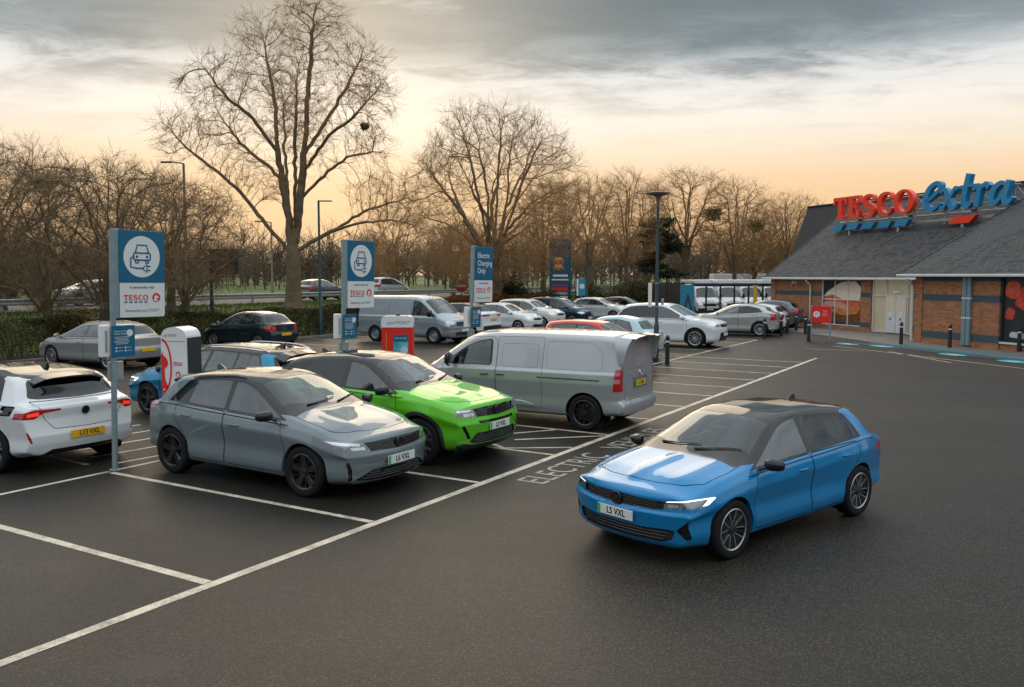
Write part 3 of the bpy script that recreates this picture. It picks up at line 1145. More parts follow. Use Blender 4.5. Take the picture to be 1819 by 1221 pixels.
    PID = {}
    parts = []     # (name, pid, sides, material, recess, lift, label)

    def pid(nm, sides, mat, recess=None, lift=None, lab=None):
        i = len(parts) + 1
        parts.append((nm, i, sides, mat, recess, lift, lab))
        return i
    fx = lambda q, arr: float(np.interp(q, X, arr))
    D = S['dlo']        # daylight opening: xf, xrt, xrb, top margin, bottom margin
    mt, mb_ = D.get('mt', .045), D.get('mb', .012)
    # roof in a contrasting colour
    if S.get('roofmat'):
        p_roof = pid('roof_panel', 'centre', S['roofmat'])
        sh.cut(S['roofpoly'], 'xz', anyf, p_roof)
    # side glazing
    def pane_poly(xa_b, xa_t, xb_b, xb_t, mt, mb_, r=.02):
        """xa front, xb rear; follows belt below and roof rail above"""
        bot = [(q, fx(q, belt) + mb_) for q in np.linspace(xb_b, xa_b, 6)]
        top = [(q, fx(q, z8) - mt) for q in np.linspace(xa_t, xb_t, 9)]
        pts = bot + top
        return pts

    def clipfront(mt, mb_):
        """x where the rail margin meets the belt margin at the front"""
        for q in np.linspace(xf + .3, -.2, 300):
            if fx(q, z8) - mt > fx(q, belt) + mb_ + .004: return float(q)
        return 0.0
    xa = clipfront(mt, mb_)
    xa = min(xa, D.get('xf', 9))
    p_dlo = pid('window_surround', 'pair', S.get('dlomat', M_BLACK))
    dl = pane_poly(xa, min(xa, D.get('xft', 9)), D['xrb'], D['xrt'], mt, mb_)
    dl = rounded(dl, .0 if lod == 0 else D.get('r', .03), 3) if lod > 0 else dl
    sh.cut(dl, 'xz', side, p_dlo)
    inn = .022
    xa2 = clipfront(mt + inn, mb_ + inn)
    xa2 = min(xa2, D.get('xf', 9) - inn)
    for (pa_b, pa_t, pb_b, pb_t, gm) in S['panes']:
        a_b = xa2 if pa_b is None else pa_b
        a_t = min(xa2, D.get('xft', 9) - inn) if pa_t is None else pa_t
        pp = pane_poly(a_b, a_t, pb_b, pb_t, mt + inn, mb_ + inn)
        if lod > 0: pp = rounded(pp, .018, 2)
        sh.cut(pp, 'xz', side, pid('side_window', 'pair', gm), (p_dlo,))
    # windscreen
    ws = S['screen']    # base centre x, base side x, top x, margin
    mg = ws.get('m', .06)
    pts = [(ws['top'], -.2), (ws['top'], 0), (ws['top'] - .0, fx(ws['top'], y8) * .55), (ws['top'] - ws.get('topbow', .05), fx(ws['top'], y8) - mg)]
    for q in np.linspace(ws['top'], ws['side'], 7)[1:]:
        pts.append((q, fx(q, y8) - mg + ws.get('flareout', .0)))
    for t in (.75, .5, .25):
        yy = (fx(ws['side'], y8) - mg) * t
        pts.append((ws['side'] + (ws['base'] - ws['side']) * (1 - t ** 2), yy))
    pts += [(ws['base'], 0), (ws['base'], -.2)]
    p_ws = pid('windscreen', 'centre', M_SCREEN)
    sh.cut(rounded(pts, .035 if lod else 0, 3) if lod else pts, 'xy', upc, p_ws)
    if lod > 1:      # black ceramic band at the foot of the screen
        p_bd = pid('windscreen_band', 'centre', M_BLACK)
        pts2 = [(ws['base'] - .07, -.2), (ws['base'] - .07, 0)]
        for t in (.25, .5, .75, 1.0):
            yy = (fx(ws['side'], y8)) * t
            pts2.append((ws['side'] + (ws['base'] - ws['side']) * (1 - t ** 2) - .07, yy))
        pts2 += [(ws['side'] + .3, 1.0), (ws['base'] + .3, -.2)]
        sh.cut(pts2, 'xy', upc, p_bd, (p_ws,))
    # rear window and other end features
    for ft in S.get('feat', []):
        if lod < ft.get('lod', 0): continue
        view = ft['view']
        nx = ft.get('nx')
        if nx: cond_f = (lambda c, nn, nx=nx: nn.x > nx and c.x > .6); cond_r = (lambda c, nn, nx=nx: nn.x < -nx and c.x < -.4)
        else: cond_f, cond_r = frontc, rearc
        pl, cond = {'front': ('yz', cond_f), 'rear': ('yz', cond_r), 'side': ('xz', side), 'top': ('xy', upc)}[view]
        poly = list(ft['poly'])
        if ft.get('r') and lod > 0: poly = rounded(poly, ft['r'], 3)
        only = None
        if ft.get('in'):
            only = tuple(p[1] for p in parts if p[0] in ft['in'])
        i = pid(ft['name'], ft.get('sides', 'centre'), ft['mat'] or paintmat, ft.get('recess'), ft.get('lift'), ft.get('label'))
        if ft.get('gap') and lod > 0:
            sh.panel(i, poly, pl, cond, ft['gap'], only or (0,))
        else:
            sh.cut(poly, pl, cond, i, only)
    # wheel arches
    ra = S.get('ra', R + .045)
    zc = R - .005
    na = {2: 28, 1: 18, 0: 12}[lod]
    for xa_ in (xf, xr):
        if S.get('cladding'):
            i = pid('arch_trim', 'pair', M_TRIM)
            sh.cut([(xa_ + (ra + S['cladding']) * cos(2 * pi * q / na), zc + (ra + S['cladding']) * sin(2 * pi * q / na)) for q in range(na)], 'xz', side, i)
        sh.cut([(xa_ + ra * cos(2 * pi * q / na), zc + ra * sin(2 * pi * q / na)) for q in range(na)], 'xz', lambda c, nn: c.y > W - .24, -1)
    # wheel-arch lips: fold the edge of the opening inwards
    lips = {}
    for ia, ib in sh.border():
        a, b = Vector(sh.V[ia]), Vector(sh.V[ib])
        for xa_ in (xf, xr):
            if abs(math.hypot(a.x - xa_, a.z - zc) - ra) < .012 and abs(math.hypot(b.x - xa_, b.z - zc) - ra) < .012 and a.z > .12:
                lipV, lipF = lips.setdefault(xa_, ([], []))
                s = len(lipV)
                d = Vector((0, -.05, 0))
                lipV += [a, b, b + d, a + d]
                lipF.append((s, s + 1, s + 2, s + 3))
    body = sh.part_mesh('body', 0, 'centre')
    ob = link('body', body[0], paintmat, root)
    for lipV, lipF in lips.values():
        MB().add(lipV, lipF).build('arch_lip', M_TRIM if S.get('cladding') else paintmat, root)
        MB().add([Vector((v.x, -v.y, v.z)) for v in lipV], [tuple(reversed(f)) for f in lipF]).build('arch_lip', M_TRIM if S.get('cladding') else paintmat, root)
    made = {}
    for (nm, i, sides, mat, recess, lift, lab) in parts:
        for me in sh.part_mesh(nm, i, sides, recess, lift):
            o = link(nm, me, mat, root)
            if lab: o['label'] = lab
            made.setdefault(nm, []).append(o)
    # wheel wells, tyres and rims
    tw = S.get('tw', .215)
    trk = S.get('track', W - .015 - tw / 2)
    ty, rm = wheel_meshes(R, tw, S.get('rim', 'ten'))
    for xa_ in (xf, xr):
        for sg in (1, -1):
            wl = MB()
            arc = [(xa_ + (ra + .004) * cos(t), zc + (ra + .004) * sin(t)) for t in np.linspace(-.55, pi + .55, 16)]
            for q in range(len(arc) - 1):
                (x0, z0), (x1, z1) = arc[q], arc[q + 1]
                wl.add([(x0, sg * (W - .065), z0), (x1, sg * (W - .065), z1), (x1, sg * (W - .42), z1), (x0, sg * (W - .42), z0)], [(0, 1, 2, 3)])
            wl.add([(q[0], sg * (W - .42), q[1]) for q in arc], [tuple(range(len(arc)))])
            wl.build('wheel_well', M_WELL, root)
            we = empty('wheel', (xa_, sg * trk, R - .001), (0 if sg > 0 else pi) + (steer if xa_ > 0 else 0), root)
            t_o = link('tyre', ty, None, we)
            if not ty.materials: ty.materials.append(M_RUBBER)
            r_o = link('rim', rm, None, we)
            if not rm.materials:
                for mm in rim_mats(S.get('rim', 'ten')): rm.materials.append(mm)
    # mirrors
    mx, mz = S.get('mirror', (None, None))
    if mx is None:
        mx = ws['side'] - .02; mz = fx(mx, belt) + .07
    yb_m = sh.side(mx, fx(mx, belt) - .02)
    for sg in (1, -1):
        g = MB()
        sx = S.get('mirsize', (.13, .21, .14))
        bmm = bmesh.new()
        bmesh.ops.create_cube(bmm, size=2)
        bmesh.ops.subdivide_edges(bmm, edges=bmm.edges[:], cuts=2, use_grid_fill=True)
        for v in bmm.verts:
            c = v.co
            l = (abs(c.x) ** 3.2 + abs(c.y) ** 3.2 + abs(c.z) ** 3.2) ** (1 / 3.2)
            c /= l
            fwd = max(0, c.x)
            v.co = Vector((c.x * sx[0] / 2 * (1.0 if c.x > 0 else .55) - c.y * .03, c.y * sx[1] / 2, c.z * sx[2] / 2 * (1 - .25 * fwd) * (1 - .12 * c.y)))
        bmm.verts.index_update()
        P = [(mx + v.co.x - .02, sg * (yb_m + .05 + sx[1] / 2 + v.co.y), mz + v.co.z) for v in bmm.verts]
        Fm = [tuple(v.index for v in f.verts) if sg > 0 else tuple(reversed([v.index for v in f.verts])) for f in bmm.faces]
        bmm.free()
        g.add(P, Fm)
        mo = g.build('door_mirror', S.get('mirmat') or paintmat, root, smooth='all')
        a = MB().tube([(mx + .01, sg * (yb_m - .05), mz - .08), (mx, sg * (yb_m + .04), mz - .05), (mx - .01, sg * (yb_m + .10), mz - .03)], [.022, .02, .018], 6)
        a.build('mirror_arm', M_TRIM, mo)
        if lod > 0:
            gl = MB()
            cx_, cy_ = mx - .02 - sx[0] * .275 - .006, sg * (yb_m + .05 + sx[1] / 2)
            gl.prism([(-.08 * sx[1] / .21, -.05 * sx[2] / .14), (.08 * sx[1] / .21, -.05 * sx[2] / .14), (.08 * sx[1] / .21, .05 * sx[2] / .14), (-.08 * sx[1] / .21, .05 * sx[2] / .14)], (cx_, cy_, mz), (0, -1, 0), (0, 0, 1), .004)
            gl.build('mirror_glass', M_CHROME, mo)
    # door handles
    if lod > 0:
        doors = made.get('door', [])
        for (hx, hz) in S.get('handles', []):
            yy = sh.side(hx, hz)
            for sg in (1, -1):
                h = MB().tube([(hx + .10, sg * (yy - .004), hz), (hx + .07, sg * (yy + .022), hz), (hx - .06, sg * (yy + .024), hz + .004), (hx - .10, sg * (yy - .004), hz + .004)], [.010, .013, .013, .010], 6)
                par = root
                best = 9
                for d in doors:
                    bx = [v.co for v in d.data.vertices]
                    x0 = min(v.x for v in bx); x1 = max(v.x for v in bx)
                    if x0 < hx < x1 and (bx[0].y > 0) == (sg > 0): par = d
                h.build('door_handle', S.get('handlemat') or paintmat, par, smooth=True)
    # cabin
    cb_x0, cb_x1 = S.get('cabin', (tail + .35, ws['base'] - .02))
    zf = .34
    ca = MB()
    for sg in (1, -1):
        q0 = None
        for q in np.linspace(cb_x0, cb_x1, 8):
            yy = fx(q, w) - .10; zz = fx(q, belt) - .03
            if q0: ca.add([(q0[0], sg * q0[1], zf), (q, sg * yy, zf), (q, sg * yy, zz), (q0[0], sg * q0[1], q0[2])], [(0, 1, 2, 3)])
            if q0: ca.add([(q0[0], sg * q0[1], q0[2]), (q, sg * yy, zz), (q, sg * (yy + .07), zz + .01), (q0[0], sg * (q0[1] + .07), q0[2] + .01)], [(0, 1, 2, 3)])
            q0 = (q, yy, zz)
    wm = fx((cb_x0 + cb_x1) / 2, w) - .10
    ca.add([(cb_x0, -wm, zf), (cb_x1, -wm, zf), (cb_x1, wm, zf), (cb_x0, wm, zf)], [(0, 1, 2, 3)])
    zd = fx(ws['side'], belt)
    ca.add([(ws['base'] - .06, -wm, zd - .02), (ws['base'] - .06, wm, zd - .02), (ws['side'] - .42, wm, zd - .02), (ws['side'] - .42, -wm, zd - .02),
            (ws['side'] - .50, -wm, zf), (ws['side'] - .50, wm, zf)], [(0, 1, 2, 3), (3, 2, 5, 4)])
    if S.get('bulkhead') is not None:
        q = S['bulkhead']
        ca.add([(q, -wm, zf), (q, wm, zf), (q, wm * .84, fx(q, z8) - .12), (q, -wm * .84, fx(q, z8) - .12)], [(0, 1, 2, 3)])
    ca.build('cabin_lining', M_CABIN, root)
    def seat(xs, yy, wid, tall=None):
        zt_ = S.get('seat_z', .62)
        top_ = min(fx(xs - .35, z8) - .22, zt_ + .62) if tall is None else tall
        s = MB()
        s.box((xs, yy, zt_ - .06), (.50, wid, .16), bev=.04)
        P = []
        for (a, b, t) in ((xs - .22, zt_, .12), (xs - .30, zt_ + .30, .11), (xs - .38, top_, .07)):
            for sx_, sy_ in ((1, -1), (1, 1), (-1, 1), (-1, -1)):
                P.append((a + sx_ * t / 2, yy + sy_ * wid / 2 * (1 if b < top_ else .8), b))
        Fq = []
        for i in range(2):
            for q in range(4):
                Fq.append((i * 4 + q, i * 4 + (q + 1) % 4, i * 4 + 4 + (q + 1) % 4, i * 4 + 4 + q))
        Fq += [(8, 9, 10, 11)]
        s.add(P, Fq)
        if wid < .7:
            s.box((xs - .41, yy, top_ + .11), (.08, .26, .17), bev=.03)
        s.build('seat', M_SEAT, root, smooth=True)
    sx0 = S.get('seat_x', ws['side'] - .95)
    if lod > 0:
        seat(sx0, wm * .50, .50); seat(sx0, -wm * .50, .50)
        if S.get('rear_seat', True): seat(sx0 - .85, 0, wm * 1.8)
        if lod > 1 or S.get('wheelshow'):
            st = MB()
            c = Vector((sx0 + .52, -wm * .50, S.get('seat_z', .62) + .27))
            nx = Vector((-.85, 0, .5)).normalized(); uy = Vector((0, 1, 0)); uv = nx.cross(uy)
            ringp = [c + (uy * cos(t) + uv * sin(t)) * .18 for t in np.linspace(0, 2 * pi, 21)]
            st.tube(ringp, .016, 6, cap=False)
            st.tube([c + uy * .17, c - uy * .17], .018, 5)
            st.tube([c, c - uv * .17], .018, 5)
            st.tube([c, c - nx * .28], .03, 6)
            st.build('steering_wheel', M_CABIN, root, smooth=True)
            MB().box((ws['top'] + .10, 0, fx(ws['top'] + .1, z8) - .02), (.05, .22, .07), bev=.02).build('rear_view_mirror', M_TRIM, root)
    # wipers
    if lod > 1 and S.get('wipers', True):
        for (ya, yb2) in ((-.42, .12), (.10, .62)):
            pts = []
            for t in np.linspace(0, 1, 6):
                yy = ya + (yb2 - ya) * t
                xx = ws['base'] - .05 - abs(yy) ** 2 * .25 - .10 * t
                pts.append((xx, yy, sh.top(xx, yy) + .015))
            MB().tube(pts, [.012, .010, .008, .008, .007, .006], 5).build('wiper', M_TRIM, root)
    for pl_ in (plates or []):
        end, txt, kind = pl_[:3]
        zz = pl_[3]
        yo = pl_[4] if len(pl_) > 4 else 0.0
        if end == 'f':
            xx = max(sh.front(yo, zz), sh.front(yo + .02, zz + .05), sh.front(yo + .02, zz - .05)) + .012
            plate(root, (xx, yo, zz), (0, 1, 0), txt, kind)
        else:
            xx = min(sh.rear(yo, zz), sh.rear(yo + .02, zz + .05), sh.rear(yo + .02, zz - .05)) - .012
            plate(root, (xx, yo, zz), (0, -1, 0), txt, kind, green=len(pl_) > 5)
    for ex in S.get('extra', []):
        ex(root, sh, paintmat, lod)
    return root


# small add-ons
def ex_fin(x):
    def f(root, sh, pm, lod):
        z = sh.top(x, 0)
        g = MB()
        g.add([(x + .10, -.02, z - .01), (x + .10, .02, z - .01), (x - .09, .035, z - .01), (x - .09, -.035, z - .01), (x - .04, .006, z + .065), (x - .04, -.006, z + .065), (x - .10, .006, z + .06), (x - .10, -.006, z + .06)],
              [(0, 1, 4, 5), (1, 2, 6, 4), (3, 0, 5, 7), (5, 4, 6, 7), (2, 3, 7, 6)])
        g.build('roof_aerial', M_BLACK, root, smooth=True)
    return f


def ex_rails(x0, x1, y):
    def f(root, sh, pm, lod):
        for sg in (1, -1):
            pts = []
            for t in np.linspace(0, 1, 9):
                xx = x0 + (x1 - x0) * t
                pts.append((xx, sg * y, sh.top(xx, y) + (.035 if 0 < t < 1 else .0)))
            MB().tube(pts, .015, 6).build('roof_rail', M_CHROME if y < 0 else principled('silver_rail', (.55, .56, .58), .3, .8), root, smooth=True)
    return f


def ex_spoiler(x, z, hw, depth=.22, mat=None):
    """roof-end spoiler that carries the roof line on past the glass"""
    def f(root, sh, pm, lod):
        g = MB()
        n = 9
        P = []
        for yy in np.linspace(-hw, hw, n):
            q = (yy / hw) ** 2
            z0 = sh.top(x, yy); sl = (z0 - sh.top(x + .2, yy)) / .2
            z1 = z0 + sl * depth * .55
            bow = .05 * (1 - q)
            P += [(x + .06, yy, z0 - sl * .06 + .004), (x - depth - bow, yy * .95, z1 + .004), (x - depth - bow + .015, yy * .95, z1 - .022), (x - .02, yy, z0 - .05)]
        F = []
        for i in range(n - 1):
            for q in range(4):
                F.append((i * 4 + q, i * 4 + (q + 1) % 4, i * 4 + 4 + (q + 1) % 4, i * 4 + 4 + q))
        F += [(3, 2, 1, 0), ((n - 1) * 4, (n - 1) * 4 + 1, (n - 1) * 4 + 2, (n - 1) * 4 + 3)]
        g.add(P, F)
        g.build('spoiler', mat or pm, root, smooth=True)
    return f


def ex_slats(zs, hw, mat, name='grille_slat', th=.012, inset=-.012, hwf=None):
    """bars across a grille"""
    def f(root, sh, pm, lod):
        if lod < 2: return
        for i, z in enumerate(zs):
            h = hwf[i] if hwf else hw
            pts = [(sh.front(yy, z) + inset, yy, z) for yy in np.linspace(-h, h, 13)]
            MB().tube(pts, th / 2, 5).build(name, mat, root, smooth=True)
    return f


def ex_badge(end, z, r, mat, y=0.0, proud=.012):
    """round griffin badge: ring, disc and a raised head"""
    def f(root, sh, pm, lod):
        x = sh.front(y, z) if end == 'f' else sh.rear(y, z)
        sg = 1 if end == 'f' else -1
        e = MB()
        p0 = Vector((x + sg * proud, y, z)); ux = Vector((0, sg, 0)); uz = Vector((0, 0, 1))
        e.prism([(r * cos(t), r * sin(t)) for t in np.linspace(0, 2 * pi, 25)[:-1]], p0, ux, uz, .02, 0)
        rn = MB()
        rn.tube([p0 + ux * r * cos(t) + uz * r * sin(t) for t in np.linspace(0, 2 * pi, 25)], r * .09, 5, cap=False)
        o = e.build('badge', mat[0], root)
        rn.build('badge_ring', mat[1], o)
        MB().prism([(a * r, b * r) for a, b in GRIFFIN], p0 + Vector((sg * .005, 0, 0)), ux, uz, .008).build('badge_griffin', mat[1], o)
    return f


# stylised beast head in profile, used on badges and signs (unit radius)
GRIFFIN = [(-.62, -.66), (-.30, -.86), (.10, -.90), (.42, -.74), (.20, -.52), (.02, -.30), (.06, -.06), (.24, -.10), (.34, -.26), (.46, -.10), (.66, -.12), (.60, .12),
           (.42, .32), (.20, .42), (.02, .46), (-.10, .74), (-.22, .44), (-.42, .34), (-.58, .10), (-.50, -.04), (-.66, -.20), (-.52, -.34), (-.74, -.46)]
# ------------------------------------------------------------------ vehicle specs (x forward, z up, metres, origin between the axles)
def mirror_free(d, **kw):
    e = dict(d); e.update(kw); return e


FT = lambda view, name, poly, mat, **k: dict(view=view, name=name, poly=poly, mat=mat, **k)

ASTRA = dict(
    W=.93, wb=2.675, capr=(.028, .03), nose=2.20, tail=-2.12, R=.328, rim='twin', tw=.225,
    top=[(2.20, .795), (2.05, .850), (1.75, .912), (1.40, .958), (1.12, 1.00), (.92, 1.085), (.30, 1.395), (.05, 1.448), (-.40, 1.468), (-.95, 1.452), (-1.45, 1.402), (-1.66, 1.355), (-1.95, 1.05), (-2.02, 1.00), (-2.16, .96)],
    belt=[(2.20, .70), (1.9, .775), (1.5, .845), (1.0, .895), (.2, .925), (-.8, .965), (-1.5, 1.01), (-1.9, 1.0), (-2.16, .94)],
    width=[(2.20, .86), (1.9, .895), (1.5, .915), (.9, .92), (0, .915), (-.9, .92), (-1.4, .925), (-1.8, .895), (-2.16, .84)],
    zb=[(2.2, .20), (1.9, .17), (1.0, .16), (-1.2, .17), (-1.8, .23), (-2.16, .29)],
    nprof=[(.18, -.07), (.26, 0), (.40, .015), (.50, .03), (.575, .04), (.585, .015), (.715, -.005), (.73, .0), (.775, -.03), (.82, -.10), (1.0, -.13)],
    tprof=[(.2, -.06), (.32, .0), (.44, .035), (.56, .04), (.64, .015), (.80, -.01), (.92, .01), (.99, -.02), (1.10, -.06)],
    bend=(.27, .16), tumble=.58, flare=.030, shz=.17, tuck=.050,
    ridges=[(1.05, 2.15, 0.0, .13, .026), (1.0, 2.0, .52, .14, .020)],
    screen=dict(base=1.06, side=.80, top=.30, m=.055),
    dlo=dict(xrb=-1.46, xrt=-1.28, mt=.05, mb=.012),
    panes=[(None, None, -.20, -.24, M_SIDEGL), (-.29, -.33, -1.02, -.98, M_PRIV), (-1.06, -1.02, -1.40, -1.25, M_PRIV)],
    roofmat=M_BLACK,
    roofpoly=[(1.12, .95), (1.0, .965), (.2, .985), (-.8, 1.02), (-1.16, 1.25), (-1.26, 1.352), (-1.46, 1.348), (-1.66, 1.31), (-1.82, 1.14), (-1.86, 1.10), (-2.3, 1.06), (-2.3, 2), (1.12, 2)],
    mirmat=M_BLACK,
    handles=[(-.02, .80), (-.98, .845)],
    feat=[
        FT('rear', 'rear_window', [(-.2, 1.03), (.56, 1.05), (.66, 1.07), (.58, 1.28), (.50, 1.315), (-.2, 1.335)], M_PRIV, r=.03),
        FT('front', 'grille_visor', [(-.2, .585), (.60, .625), (.60, .70), (.30, .705), (-.2, .715)], M_BLACK, r=.015, lift=(.004, 0, 0)),
        FT('front', 'headlight', [(.57, .628), (.87, .645), (.885, .735), (.78, .728), (.60, .705)], M_LAMP, sides='pair', r=.012, nx=.10),
        FT('front', 'running_light', [(.585, .697), (.79, .716), (.862, .722), (.858, .66), (.874, .66), (.885, .735), (.78, .728), (.60, .705)], M_DRL, sides='pair', nx=.10, **{'in': ('headlight',)}, lift=(.003, .001, 0)),
        FT('front', 'lamp_lens', [(.62, .645), (.72, .650), (.72, .682), (.62, .678)], M_LENS, sides='pair', **{'in': ('headlight',)}),
        FT('front', 'lower_grille', [(-.2, .265), (.55, .265), (.66, .30), (.70, .405), (.60, .415), (.34, .40), (-.2, .40)], M_TRIM, r=.02, recess=(-.035, 0, 0)),
        FT('front', 'fog_pod', [(.71, .41), (.83, .52), (.885, .50), (.87, .33), (.80, .315)], M_BLACK, sides='pair', r=.015, recess=(-.02, 0, 0)),
        FT('side', 'door', [(.92, .25), (.97, .60), (.88, .905), (-.24, .955), (-.24, .25)], None, sides='pair', r=.05, gap=.009),
        FT('side', 'door', [(-.245, .25), (-.245, .955), (-1.30, .985), (-1.30, .80), (-1.02, .52), (-.93, .25)], None, sides='pair', r=.05, gap=.009),
        FT('top', 'bonnet', [(1.10, -.2), (1.10, .2), (.98, .60), (.90, .745), (1.30, .775), (1.66, .755), (1.84, .60), (1.945, .35), (1.99, 0), (1.99, -.2)], None, r=.04, gap=.009),
        FT('rear', 'tailgate', [(-.2, .62), (.46, .64), (.58, .78), (.66, 1.0), (.68, 1.03), (-.2, 1.03)], None, r=.03, gap=.009, lod=1),
        FT('rear', 'tail_light', [(.36, .895), (.60, .875), (.70, .80), (.88, .80), (.86, .885), (.70, .935), (.36, .925)], M_RED, sides='pair', r=.012, nx=.1),
        FT('rear', 'tail_light_lens', [(.64, .845), (.80, .83), (.80, .88), (.66, .90)], M_REDLIT, sides='pair', **{'in': ('tail_light',)}),
        FT('rear', 'reflector', [(.755, .47), (.785, .47), (.83, .62), (.80, .62)], M_RED, sides='pair'),
        FT('rear', 'bumper_diffuser', [(-.2, .15), (.80, .15), (.72, .24), (.50, .355), (-.2, .355)], M_BLACK, r=.02),
        FT('side', 'sill_trim', [(1.0, .12), (1.0, .205), (-1.0, .205), (-1.0, .12)], M_TRIM, sides='pair'),
        FT('side', 'bumper_joint', [(1.70, .60), (1.708, .60), (1.80, .735), (1.792, .735)], M_TRIM, sides='pair', lod=2),
    ],
    extra=[ex_fin(-1.12), ex_spoiler(-1.63, 1.352, .56, .15, M_BLACK), ex_slats([.30, .335, .37], .58, M_BLACK, hwf=[.57, .6, .62]), ex_slats([.618, .642, .665, .688], .5, principled('grille_bar', (.010, .010, .011), .5), 'grille_slat', .010, .008),
           ex_badge('f', .655, .068, (M_BLACK, M_ALLOY_DK), proud=.03), ex_badge('r', .86, .055, (M_BLACK, M_BLACK))],
)

ASTRA_PLUG = mirror_free(ASTRA, rim='fork', feat=ASTRA['feat'] + [FT('side', 'charge_port', [(-1.50, .84), (-1.74, .84), (-1.80, .97), (-1.54, .97)], M_BLACK, sides='pair', r=.02, recess=(0, -.03, 0))])

ESTATE = mirror_free(ASTRA, tail=-2.36,
    top=[(2.20, .795), (2.05, .850), (1.75, .912), (1.40, .958), (1.12, 1.00), (.92, 1.085), (.30, 1.395), (.05, 1.448), (-.40, 1.468), (-1.2, 1.46), (-1.75, 1.42), (-1.95, 1.37), (-2.18, 1.05), (-2.25, 1.0), (-2.36, .96)],
    belt=[(2.20, .70), (1.9, .775), (1.5, .845), (1.0, .895), (.2, .925), (-.8, .955), (-1.5, .985), (-1.9, .99), (-2.36, .94)],
    dlo=dict(xrb=-1.86, xrt=-1.62, mt=.05, mb=.012),
    panes=[(None, None, -.20, -.24, M_SIDEGL), (-.29, -.33, -1.02, -1.02, M_SIDEGL), (-1.08, -1.08, -1.80, -1.59, M_SIDEGL)],
    roofpoly=[(1.12, .95), (1.0, .965), (.2, .985), (-1.5, 1.03), (-1.60, 1.25), (-1.66, 1.345), (-1.78, 1.345), (-1.95, 1.31), (-2.02, 1.16), (-2.06, 1.09), (-2.5, 1.05), (-2.5, 2), (1.12, 2)],
    extra=[ex_fin(-1.5), ex_spoiler(-1.92, 1.385, .56, .20, M_BLACK), ex_rails(.05, -1.75, .52), ex_badge('f', .655, .068, (M_BLACK, M_ALLOY_DK), proud=.03)],
    rim='five')

